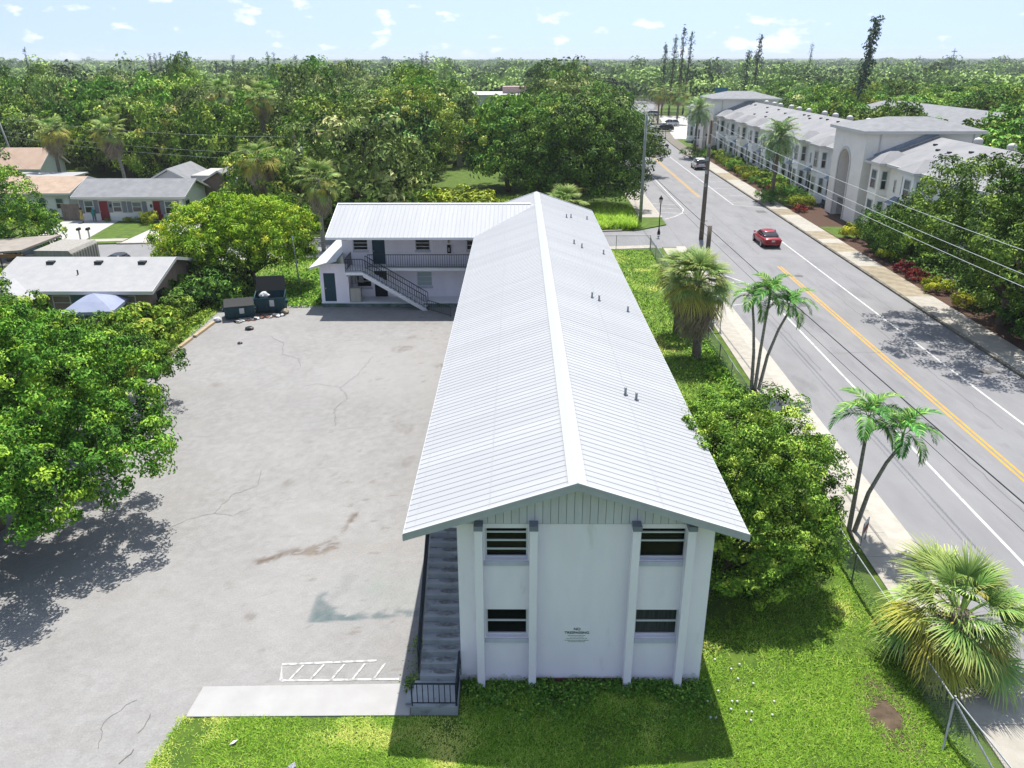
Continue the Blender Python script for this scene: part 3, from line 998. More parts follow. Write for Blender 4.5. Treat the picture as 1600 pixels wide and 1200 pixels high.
# front, side and rear walls
mb = MB()
Mf = frame_of((0, WY, 0), (0, -1))
fw_holes = [(-0.88, 4.24, 0.30, 5.27), (-0.89, 1.58, 0.31, 2.57), (3.37, 4.24, 4.65, 5.27), (3.38, 1.58, 4.63, 2.57)]
wall_face(mb, Mf, WLx, WRx, -0.1, 5.43, fw_holes, 0.2)
Ml = frame_of((WLx, 58.1, 0), (-1, 0))      # left wall: u runs towards the camera
doors_l, wins_l = [], []
for i in range(6):
    u = 2.5 + i * 6.2
    for z in (0.05, 2.86):
        doors_l.append((u, z, u + 0.92, z + 2.05))
        wins_l.append((u + 1.6, z + 0.95, u + 3.0, z + 2.0))
wall_face(mb, Ml, 0, 58.1 - WY, -0.1, 5.8, doors_l + wins_l, 0.14)
Mr = frame_of((WRx, WY, 0), (1, 0))
wins_r = []
for i in range(7):
    u = 2.6 + i * 6.4
    for z in (1.1, 3.9):
        wins_r.append((u, z, u + 1.2, z + 1.1))
wall_face(mb, Mr, 0, WB - WY, -0.1, 5.6, wins_r, 0.14)
wall_face(mb, frame_of((0, WB, 0), (0, 1)), -WRx, -WLx, -0.1, 5.43, [], 0.1)
# fins on the front
mb.build('wall', M_white, motel, world=True)
for x in (-1.04, 0.45, 3.22, 4.70):
    f = MB()
    f.box(x - 0.11, 18.18, -0.05, x + 0.11, WY + .002, 5.40)
    f.build('pilaster', M_white, motel, world=True, bevel=0.012)
    c = MB()
    c.box(x - 0.12, 18.10, 5.405, x + 0.12, WY, 5.55)
    c.build('beam_end', mat('beam_slate', (0.24, 0.27, 0.33), (0.32, 0.35, 0.41), 4, 0.8), motel, world=True)
window(motel, Mf, *fw_holes[0], hbars=(0.26, 0.53, 0.79), depth=0.2)
window(motel, Mf, *fw_holes[1], hbars=(0.49,), depth=0.2)
window(motel, Mf, *fw_holes[2], hbars=(0.53, 0.79), depth=0.2)
window(motel, Mf, *fw_holes[3], hbars=(0.49,), depth=0.2, glass=M_curt)
for h in doors_l:
    door(motel, Ml, *h, M_door, 0.14)
for h in wins_l:
    window(motel, Ml, *h, hbars=(0.33, 0.66))
for h in wins_r:
    window(motel, Mr, *h, hbars=(0.33, 0.66))
# brick showing under the plaster at the foot
b = MB()
b.box(0.58, 18.44, -0.05, 3.08, WY - .004, 0.10)
b.build('brick_base', mat('old_brick', (0.10, 0.045, 0.035), (0.18, 0.09, 0.07), 9, 0.9), motel, world=True)
for i in range(26):
    xx = WLx + .05 + (WRx - WLx - .1) * random.random()
    if any(abs(xx - q) < .2 for q in (-1.04, 0.45, 3.22, 4.70)):
        continue
    b = MB()
    w_, h_ = random.uniform(.08, .32), random.uniform(.05, .30)
    b.add([(xx + w_ * math.cos(a) * random.uniform(.6, 1.1), WY - .0035 - i * .0001, .06 + max(-.05, h_ * math.sin(a) * random.uniform(.5, 1.1))) for a in np.linspace(0, 2 * math.pi, 11)[:-1]], [tuple(range(10))[::-1]])
    b.build('grime', mat('grime_grey', (0.58, 0.58, 0.57), (0.74, 0.735, 0.75), 7, .9, detail=8), motel, world=True)
# gable boards, each one its own
def under(x):
    return ZR - 0.17 - abs(x - XR) * SL
gb = MB()
gb.ext([(WLx, WY - 0.03, 5.43), (WRx, WY - 0.03, 5.43), (WRx, WY - 0.03, under(WRx)), (XR, WY - 0.03, ZR - 0.17), (WLx, WY - 0.03, under(WLx))], (0, 0.2, 0))
gbo = gb.build('gable', mat('gable_back', (0.10, 0.11, 0.14)), motel, world=True)
x = WLx
while x < WRx - 0.05:
    x2 = min(x + 0.212, WRx)
    a, b_ = x + 0.006, x2 - 0.006
    p = MB()
    pts = [(a, 18.42, 5.455), (b_, 18.42, 5.455), (b_, 18.42, under(b_))]
    if a < XR < b_:
        pts.append((XR, 18.42, under(XR)))
    pts.append((a, 18.42, under(a)))
    p.ext(pts, (0, 0.028, 0))
    p.build('board', M_board, gbo, world=True)
    x = x2

# roof: ribbed panels, 0.9 m cover, three ribs each
def panel_mesh(name, L, W=0.9, ribs=3, z=0.0):
    prof = []
    p = W / ribs
    for i in range(ribs):
        v = i * p
        prof += [(v, 0), (v + p - 0.062, 0), (v + p - 0.045, 0.017), (v + p - 0.022, 0.017), (v + p - 0.005, 0)]
    prof.append((W, 0))
    vs_, fs = [], []
    for (v, h) in prof:
        vs_ += [(0, v, h), (L, v, h)]
    for i in range(len(prof) - 1):
        fs.append((2 * i, 2 * i + 1, 2 * i + 3, 2 * i + 2))
    me = bpy.data.meshes.new(name)
    me.from_pydata(vs_, [], fs)
    me.materials.append(M_roof)
    return me
roof_deck = MB()
t = 0.15
roof_deck.ext([(XR - HW, Y0 + .03, ZE - t), (XR, Y0 + .03, ZR - t), (XR + HW, Y0 + .03, ZE - t), (XR + HW, Y0 + .03, ZE - .012), (XR, Y0 + .03, ZR - .012), (XR - HW, Y0 + .03, ZE - .012)], (0, Y1 - Y0 - .06, 0))
roof = roof_deck.build('roof', M_fascia, motel, world=True)
RL = math.hypot(HW, ZR - ZE)
ang = math.atan2(ZR - ZE, HW)
pm = panel_mesh('roof_panel', RL)
org = motel.location
y = Y0
while y < Y1 - 0.5:
    for sgn in (-1, 1):
        o_ = bpy.data.objects.new('roof_panel', pm)
        COL.objects.link(o_)
        o_.parent = roof
        dz = random.uniform(-.002, .002)
        if sgn < 0:
            o_.location = (XR - HW - org.x, y - org.y, ZE + dz)
            o_.rotation_euler = (random.uniform(-.0015, .0015), -ang, 0)
        else:
            o_.location = (XR + HW - org.x, y + 0.9 - org.y, ZE + dz)
            o_.rotation_euler = (random.uniform(-.0015, .0015), -ang, math.pi)
    y += 0.9
r = MB()
cw = 0.24
r.ext([(XR - cw, Y0 - .02, ZR - cw * SL + 0.034), (XR, Y0 - .02, ZR + 0.050), (XR + cw, Y0 - .02, ZR - cw * SL + 0.034), (XR + cw, Y0 - .02, ZR - cw * SL + .024), (XR, Y0 - .02, ZR + 0.035), (XR - cw, Y0 - .02, ZR - cw * SL + .024)], (0, Y1 - Y0 + .06, 0))
r.build('ridge_cap', M_ridge, roof, world=True)
for yy in (Y0 - 0.03, Y1 + 0.0):
    for sgn in (-1, 1):
        f = MB()
        xe = XR + sgn * (HW + 0.01)
        f.ext([(XR, yy, ZR + .035), (xe, yy, ZE + .035), (xe, yy, ZE - .19), (XR, yy, ZR - .19)], (0, 0.045, 0))
        f.build('rake_trim', M_fascia, roof, world=True)
        f2 = MB()
        f2.ext([(XR, yy - .012, ZR + .045), (xe, yy - .012, ZE + .045), (xe, yy - .012, ZE - .03), (XR, yy - .012, ZR - .03)], (0, 0.10, 0))
        f2.build('rake_flashing', M_fascia, roof, world=True)
for sgn in (-1, 1):
    f = MB()
    xe = XR + sgn * (HW + .005)
    f.box(xe - .02, Y0, ZE - .19, xe + .02, Y1, ZE - .012)
    f.build('eave_trim', M_fascia, roof, world=True)
# lap seams and screw rows across the panels
for sgn in (-1, 1):
    for u_ in (0.06, 0.5, 0.94):
        xx = XR + sgn * HW * (1 - u_)
        zz = ZE + (ZR - ZE) * u_ + .0035
        f = MB()
        w_ = .022 if u_ == 0.5 else .008
        f.quad((xx - sgn * w_, Y0 + .02, zz + w_ * SL), (xx + sgn * w_, Y0 + .02, zz - w_ * SL), (xx + sgn * w_, Y1 - .02, zz - w_ * SL), (xx - sgn * w_, Y1 - .02, zz + w_ * SL))
        f.build('lap_seam' if u_ == 0.5 else 'screw_row', mat('seam_grey', (0.36, 0.37, 0.38), (0.46, 0.47, 0.48), 20, .5), roof, world=True)
# vent pipes on the street side slope
M_vent = mat('vent_grey', (0.26, 0.29, 0.31), (0.36, 0.39, 0.41), 8, 0.5)
for i, (x, y) in enumerate(((3.76, 25.42), (4.12, 25.25), (3.64, 37.35), (3.97, 37.18), (5.35, 36.9), (3.55, 49.24), (4.01, 48.83), (5.4, 49.11), (3.58, 58.04), (3.95, 58.71), (5.27, 60.3))):
    z = ZR - (x - XR) * SL
    v = MB()
    v.lathe([(0.10, 0.0), (0.08, 0.04), (0.045, 0.06), (0.042, 0.25), (0.055, 0.26), (0.055, 0.28)], (x, y, z - .01), 10)
    v.build('vent_pipe', M_vent, roof, world=True, smooth=True)

# upper walkway along the left side with its rail, and the straight stair up to it
wk = MB()
wk.box(-2.93, 22.35, 2.62, WLx - .004, 56.85, 2.80)
wk.build('walkway', M_white, motel, world=True)
def railing(parent, p0, p1, h=0.92, gap=0.125, post_r=0.022, name='railing', bal_r=0.011, ends=True, low=0.1):
    """railing > baluster pieces, between two points (may slope)"""
    p0, p1 = Vector(p0), Vector(p1)
    up = Vector((0, 0, 1))
    mb = MB()
    mb.tube([p0 + up * h, p1 + up * h], 0.028, 6)
    mb.tube([p0 + up * low, p1 + up * low], 0.018, 6)
    if ends:
        mb.tube([p0, p0 + up * h], post_r, 6)
        mb.tube([p1, p1 + up * h], post_r, 6)
    o_ = mb.build(name, M_rail, parent, world=True)
    n = max(2, int((p1 - p0).length / gap))
    b = MB()
    b.box(-bal_r, -bal_r, 0, bal_r, bal_r, h - low - .02)
    first = None
    off = Vector((0, 0, 0))
    q = parent
    while q is not None:
        off += q.location
        q = q.parent
    for i in range(1, n):
        p = p0.lerp(p1, i / n) + up * (low + .01) - off
        if first is None:
            first = b.build('baluster', M_rail, o_)
            c = first
        else:
            c = inst('baluster', first, o_, (0, 0, 0))
        c.location = p
    return o_
for a, b in ((22.6, 34), (34, 45.4), (45.4, 56.6)):
    railing(motel, (-2.86, a, 2.80), (-2.86, b, 2.80), gap=0.30)
for yy in (34, 45.4, 56.6):
    p = MB()
    p.box(-2.92, yy - .05, -0.05, -2.82, yy + .05, 5.38)
    p.build('post', M_white, motel, world=True)
stair = MB()
stair.box(-2.97, 17.12, -0.05, -1.66, 18.12, 0.30)                 # landing
stair.ext([(-2.80, 18.1, -0.05), (-2.80, 22.34, 2.45), (-2.80, 22.34, 2.65), (-2.80, 18.1, 0.26)], (1.12, 0, 0))
stair.box(-3.17, 17.45, -0.05, -2.975, 18.0, 0.12)
st = stair.build('stair', M_stair, motel, world=True)
n_st = 14
for i in range(n_st):
    z = 0.30 + (i + 1) * (2.80 - 0.30) / n_st
    yy = 18.12 + i * 0.302
    s_ = MB()
    s_.box(-2.82, yy, z - 0.185, -1.66, yy + 0.33, z)
    so = s_.build('step', M_stair, st, world=True, bevel=0.012)
    w_ = MB()
    cx_ = -2.12 + random.uniform(-.05, .05)
    w_.add([(cx_ + .34 * math.cos(a) * random.uniform(.75, 1.1), yy + .185 + .11 * math.sin(a) * random.uniform(.75, 1.1), z + .004) for a in np.linspace(0, 2 * math.pi, 13)[:-1]], [tuple(range(12))])
    w_.build('worn_patch', M_tread, st, world=True)
railing(motel, (-2.93, 17.16, 0.30), (-1.70, 17.16, 0.30), h=0.78, gap=0.137)
railing(motel, (-1.68, 17.16, 0.30), (-1.68, 18.44, 0.30), h=0.80, gap=0.16)
railing(motel, (-2.87, 18.3, 0.42), (-2.87, 22.4, 2.80), h=0.86, gap=0.17)

# ---------------------------------------------------------------- wing at the far end
wing_x0, wing_x1, wyE, wyR, wyB = -13.42, 1.5, 55.28, 60.15, 65.3
wing = MB()
FL = 2.85
Mw = frame_of((0, 58.1, 0), (0, -1))
w_holes = [(-12.12, 3.9, -11.04, 4.95), (-7.52, 3.9, -6.44, 4.95), (-3.72, 3.9, -2.6, 4.95), (-7.5, 1.17, -6.38, 2.28), (-12.05, 1.1, -10.95, 1.98)]
d_holes = [(-10.72, FL, -9.78, 4.96), (-10.72, 0.32, -9.76, 2.38)]
wall_face(wing, Mw, -12.95, WLx - .02, 0.3, 5.4, w_holes + d_holes, 0.12)
wall_face(wing, frame_of((-12.95, 64.8, 0), (-1, 0)), 0, 6.7, -0.1, 5.4, [], 0.1)
wall_face(wing, frame_of((0, 64.8, 0), (0, 1)), -WLx, 12.95, -0.1, 5.4, [], 0.1)
wing.ext([(-12.95, 58.1, 5.4), (-12.95, 64.8, 5.4), (-12.95, wyR, 6.8)], (0.02, 0, 0))
wing.build('wall', M_white, motel, world=True)
window(motel, Mw, *w_holes[0], hbars=(0.25, 0.5, 0.75), depth=0.12)
window(motel, Mw, *w_holes[1], hbars=(0.25, 0.5), depth=0.12)
window(motel, Mw, *w_holes[2], hbars=(0.33, 0.66), depth=0.12)
window(motel, Mw, *w_holes[3], hbars=(0.33, 0.66), depth=0.12, glass=M_blind)
window(motel, Mw, *w_holes[4], hbars=(0.5,), depth=0.12)
door(motel, Mw, *d_holes[0], M_door, 0.1)
door(motel, Mw, *d_holes[1], mat('door_dark', (0.010, 0.020, 0.030)), 0.1)
sl = MB()
sl.box(-11.0, 56.85, FL - 0.20, WLx - .02, 58.098, FL)
sl.build('balcony', M_trimw, motel, world=True)
sl = MB()
sl.box(-14.42, 56.5, -0.1, WLx - .02, 58.094, 0.30)
pl = sl.build('plinth', M_moss, motel, world=True)
sl = MB()
sl.box(-14.44, 56.46, 0.30, -3.1, 58.09, 0.36)
sl.build('plinth_top', M_trimw, pl, world=True)
railing(motel, (-10.9, 56.92, FL), (-3.05, 56.92, FL), h=0.98, gap=0.17)
# wing roof
wrd = MB()
SW = (ZR - ZE) / (wyR - wyE)
wrd.ext([(wing_x0 + .03, wyE + .02, ZE - .15), (wing_x0 + .03, wyR, ZR - .15), (wing_x0 + .03, wyB, ZE - .15), (wing_x0 + .03, wyB, ZE - .014), (wing_x0 + .03, wyR, ZR - .016), (wing_x0 + .03, wyE + .02, ZE - .014)], (wing_x1 - wing_x0, 0, 0))
wroof = wrd.build('roof', M_fascia, motel, world=True)
WLn = math.hypot(wyR - wyE, ZR - ZE)
wang = math.atan2(ZR - ZE, wyR - wyE)
pm2 = panel_mesh('roof_panel', WLn)
x = wing_x0
while x < wing_x1 - 0.2:
    for sgn in (1, -1):
        o_ = bpy.data.objects.new('roof_panel', pm2)
        COL.objects.link(o_)
        o_.parent = wroof
        if sgn > 0:
            o_.location = (x + 0.9 - org.x, wyE - org.y, ZE - .003)
            o_.rotation_euler = (0, -wang, math.pi / 2)
        else:
            o_.location = (x - org.x, wyB - org.y - .25, ZE - .003)
            o_.rotation_euler = (0, -wang, -math.pi / 2)
    x += 0.9
for (a, b) in ((wyE - .02, ZE), (wyB + .02, ZE)):
    f = MB()
    f.box(wing_x0, a - .02, b - .17, -3.0, a + .02, b + .005)
    f.build('eave_trim', M_trimw, wroof, world=True)
f = MB()
f.ext([(wing_x0 - .02, wyE, ZE + .04), (wing_x0 - .02, wyR, ZR + .04), (wing_x0 - .02, wyB, ZE + .04), (wing_x0 - .02, wyB, ZE - .16), (wing_x0 - .02, wyR, ZR - .16), (wing_x0 - .02, wyE, ZE - .16)], (0.045, 0, 0))
f.build('rake_trim', M_trimw, wroof, world=True)
f = MB()
f.ext([(wing_x0, wyR - .2, ZR - .02), (wing_x0, wyR, ZR + .045), (wing_x0, wyR + .2, ZR - .02)], (wing_x1 - wing_x0 - .5, 0, 0))
f.build('ridge_cap', M_ridge, wroof, world=True)
# wing stair: landing at the left, one flight down to the right
ws = MB()
ws.box(-12.35, 55.6, FL - 0.2, -11.02, 58.09, FL - .004)
ws.ext([(-11.05, 55.62, FL - .02), (-6.5, 55.62, 0.02), (-6.85, 55.62, -0.02), (-11.05, 55.62, FL - .34)], (0, 0.10, 0))
ws.ext([(-11.05, 56.68, FL - .02), (-6.5, 56.68, 0.02), (-6.85, 56.68, -0.02), (-11.05, 56.68, FL - .34)], (0, 0.10, 0))
wso = ws.build('stair', M_trimw, motel, world=True)
for i in range(15):
    z = FL - (i + 1) * FL / 16
    x = -11.05 + i * 0.293
    s_ = MB()
    s_.box(x, 55.58, z - 0.06, x + 0.33, 56.80, z + .02)
    s_.build('step', M_trimw, wso, world=True)
railing(motel, (-12.3, 55.66, FL), (-11.05, 55.66, FL), h=0.95, gap=0.17)
railing(motel, (-12.3, 55.7, FL), (-12.3, 57.9, FL), h=0.95, gap=0.17)
railing(motel, (-11.05, 55.66, FL), (-6.6, 55.66, 0.12), h=0.95, gap=0.19)
railing(motel, (-11.05, 56.74, FL), (-6.6, 56.74, 0.12), h=0.95, gap=0.19)
railing(motel, (-6.5, 55.6, 0.05), (-4.75, 54.1, 0.02), h=0.75, gap=0.2)
# lean-to annex with its teal door, electric boxes beside it
an = MB()
Ma = frame_of((0, 56.6, 0), (0, -1))
wall_face(an, Ma, -14.42, -12.35, 0.3, 3.25, [(-14.17, 0.42, -13.32, 2.55)], 0.1)
wall_face(an, frame_of((-14.42, 65.0, 0), (-1, 0)), 0, 8.4, -0.1, 3.0, [], 0.1)
wall_face(an, frame_of((-12.35, 56.6, 0), (1, 0)), 0, 1.5, 0.3, 2.64, [], 0.1)
an.build('annex_wall', M_white, motel, world=True)
door(motel, Ma, -14.17, 0.42, -13.32, 2.55, M_door, 0.08)
ar = MB()
ar.ext([(-14.95, 55.75, 3.02), (-12.9, 55.75, 3.62), (-12.9, 55.75, 3.76), (-14.95, 55.75, 3.14)], (0, 9.6, 0))
ar.build('annex_roof', mat('annex_roof_white', (0.62, 0.64, 0.65), (0.70, 0.71, 0.715), 0.8, 0.5), motel, world=True)
e = MB()
e.box(-12.28, 56.52, 0.36, -11.5, 56.9, 1.42)
eb = e.build('utility_cabinet', mat('cabinet_cream', (0.55, 0.53, 0.46)), motel, world=True)
e = MB()
e.box(-12.2, 56.50, 0.42, -11.9, 56.518, 1.36)
e.box(-11.87, 56.50, 0.42, -11.57, 56.518, 1.36)
e.build('cabinet_door', mat('cabinet_cream2', (0.60, 0.58, 0.52)), eb, world=True)
e = MB()
e.box(-12.25, 57.4, 1.5, -12.02, 57.7, 2.2)
e.tube([(-12.13, 57.55, 2.2), (-12.13, 57.55, 2.64)], 0.04, 6)
e.box(-11.85, 57.9, 1.5, -11.5, 58.05, 2.1)
e.build('meter_box', mat('meter_grey', (0.42, 0.45, 0.48)), motel, world=True)

# extinguisher and lamp on the wing wall, small number plates: things hung on the wall
t = thing('fire_extinguisher_cabinet', 'dark framed extinguisher box on the white upper wall between two wing windows', 'extinguisher box', (-5.03, 58.1, 4.0))
c = MB()
c.box(-0.13, -0.16, -0.30, 0.13, -0.004, 0.30)
c.build('case', mat('case_black', (0.015, 0.016, 0.018)), t)
c = MB()
c.box(-0.05, -0.172, -0.18, 0.05, -0.162, 0.12)
c.build('window', mat('case_pane', (0.55, 0.55, 0.52)), t)
t = thing('wall_lamp', 'small bare bulb lamp above the extinguisher box on the wing wall', 'wall lamp', (-5.05, 58.1, 4.75))
c = MB()
c.box(-0.06, -0.10, -0.02, 0.06, -0.004, 0.10)
c.build('base', M_trimw, t)
c = MB()
c.lathe([(0.03, -0.30), (0.07, -0.24), (0.07, -0.12), (0.04, -0.02)], (0, -0.07, 0), 10)
c.build('lamp_shade', mat('lamp_tan', (0.52, 0.42, 0.30)), t)
for (x, y, z, lab) in ((-12.75, 58.09, 4.72, 'small dark unit sign at the top left corner of the wing wall'), (-12.3, 56.59, 2.38, 'small dark sign beside the teal annex door under the landing')):
    t = thing('unit_sign', lab, 'sign', (x, y, z))
    c = MB()
    c.box(-0.17, -0.03, -0.08, 0.17, -0.003, 0.08)
    c.build('plate', mat('plate_pale', (0.6, 0.62, 0.65)), t)
    c = MB()
    for i in range(4):
        c.box(-0.13 + i * .07, -0.036, -0.045, -0.085 + i * .07, -0.031, 0.045)
    c.build('figures', mat('plate_navy', (0.02, 0.03, 0.06)), t)

# NO TRESPASSING notice on the front wall
ns = thing('no_trespassing_sign', 'NO TRESPASSING notice in black letters on the white front wall', 'sign', (1.73, WY, 1.67))
c = MB()
c.box(-0.36, -0.010, -0.28, 0.36, -0.003, 0.29)
c.build('panel', mat('notice_white', (0.84, 0.83, 0.86), None, rough=0.6), ns)
def text(name, s, size, loc, m, parent, rot=(math.pi / 2, 0, 0), bold=0.0):
    cu = bpy.data.curves.new(name, 'FONT')
    cu.body = s
    cu.size = size
    cu.align_x = 'CENTER'
    cu.offset = bold
    cu.extrude = 0.001
    cu.materials.append(m)
    tmp = bpy.data.objects.new(name, cu)
    COL.objects.link(tmp)
    me = bpy.data.meshes.new_from_object(tmp.evaluated_get(bpy.context.evaluated_depsgraph_get()))
    bpy.data.objects.remove(tmp)
    o_ = bpy.data.objects.new(name, me)
    COL.objects.link(o_)
    o_.parent = parent
    o_.location = loc
    o_.rotation_euler = rot
    return o_
M_ink = mat('ink_black', (0.02, 0.025, 0.03))
text('lettering', 'NO', 0.125, (0, -0.015, 0.18), M_ink, ns, bold=0.0025)
text('lettering', 'TRESPASSING', 0.118, (0, -0.015, 0.055), M_ink, ns, bold=0.0025)
c = MB()
for i, (w, z, h) in enumerate(((.26, -0.02, .016), (.20, -0.07, .012), (.30, -0.12, .014), (.34, -0.19, .022), (.24, -0.24, .018))):
    k = -w
    while k < w:
        l = random.uniform(.03, .09)
        c.box(k, -0.0155, z, min(k + l, w), -0.0125, z + h)
        k += l + .018
c.build('small_print', mat('ink_grey', (0.16, 0.18, 0.2)), ns)
# ------------------------------------------------------------------ town houses across the road
M_shing = mat('shingle_grey', (0.275, 0.28, 0.29), (0.345, 0.345, 0.35), 0.5, 0.9, detail=9, stretch=(1, 1, 1.0), bump=0.3, bscale=12)
M_shing2 = mat('shingle_light', (0.235, 0.245, 0.255), (0.30, 0.305, 0.315), 1.2, 0.9, detail=8, bump=0.3, bscale=12)
M_thw = mat('townhouse_white', (0.80, 0.80, 0.82), (0.86, 0.855, 0.87), 0.8, 0.85, detail=6)
M_thc = mat('townhouse_cream', (0.82, 0.77, 0.70), (0.87, 0.82, 0.75), 0.8, 0.85, detail=6)
M_thg = mat('tower_stone', (0.74, 0.70, 0.64), (0.80, 0.76, 0.70), 0.8, 0.85, detail=6)
M_trim = mat('eave_white', (0.74, 0.73, 0.70), None, rough=0.6)
M_flash = mat('flashing_blue_grey', (0.26, 0.32, 0.40), (0.32, 0.38, 0.46), 1, 0.5)
M_plinth = mat('plinth_dark', (0.03, 0.045, 0.05), (0.06, 0.08, 0.085), 2, 0.8)
M_glassg = mat('glass_green_grey', (0.06, 0.11, 0.12), (0.13, 0.20, 0.21), 1.2, 0.15, spec=0.5)
M_glassd = mat('glass_dark', (0.018, 0.026, 0.034), None, rough=0.12, spec=0.5)
M_awn = mat('awning_blue_grey', (0.20, 0.26, 0.33), (0.27, 0.33, 0.40), 3, 0.5)

FX = 38.3
def sash(parent, M, u0, z0, w, h, wide=False):
    """white framed sash window, dark panes; > frame pieces, pane"""
    mb = MB()
    mb.M = M
    f = 0.09
    mb.box(u0 - f, -0.06, z0 - f, u0, 0.02, z0 + h + f)
    mb.box(u0 + w, -0.06, z0 - f, u0 + w + f, 0.02, z0 + h + f)
    mb.box(u0, -0.057, z0 - f, u0 + w, 0.02, z0)
    mb.box(u0, -0.057, z0 + h, u0 + w, 0.02, z0 + h + f)
    mb.box(u0, -0.05, z0 + h * .48, u0 + w, 0.0, z0 + h * .54)
    if wide:
        mb.box(u0 + w / 2 - .05, -0.053, z0, u0 + w / 2 + .05, 0.0, z0 + h)
    o_ = mb.build('window', M_trim, parent, world=True)
    for a, b, m in ((0.0, 0.48, M_glassd), (0.54, 1.0, M_glassg)):
        p = MB()
        p.M = M
        p.quad((u0, -0.012, z0 + h * a), (u0 + w, -0.012, z0 + h * a), (u0 + w, -0.02, z0 + h * b), (u0, -0.02, z0 + h * b))
        p.build('pane', m, o_, world=True)
    return o_
def hip(mb, x0, y0, x1, y1, z, h, ins, ov=0.0, th=0.22):
    """hip roof over a rectangle, ridge along the longer side; material 0 roof, 1 eave board"""
    x0, y0, x1, y1 = x0 - ov, y0 - ov, x1 + ov, y1 + ov
    if (x1 - x0) >= (y1 - y0):
        r0, r1 = (x0 + ins, (y0 + y1) / 2), (x1 - ins, (y0 + y1) / 2)
    else:
        r0, r1 = ((x0 + x1) / 2, y0 + ins), ((x0 + x1) / 2, y1 - ins)
    a, b, c, d = (x0, y0, z), (x1, y0, z), (x1, y1, z), (x0, y1, z)
    e, f = (*r0, z + h), (*r1, z + h)
    if (x1 - x0) >= (y1 - y0):
        mb.add([a, b, c, d, e, f], [(0, 1, 5, 4), (1, 2, 5), (2, 3, 4, 5), (3, 0, 4)], 0)
    else:
        mb.add([a, b, c, d, e, f], [(0, 1, 4), (1, 2, 5, 4), (2, 3, 5), (3, 0, 4, 5)], 0)
    mb.box(x0 + .02, y0 + .02, z - th, x1 - .02, y1 - .02, z - .004, 1)

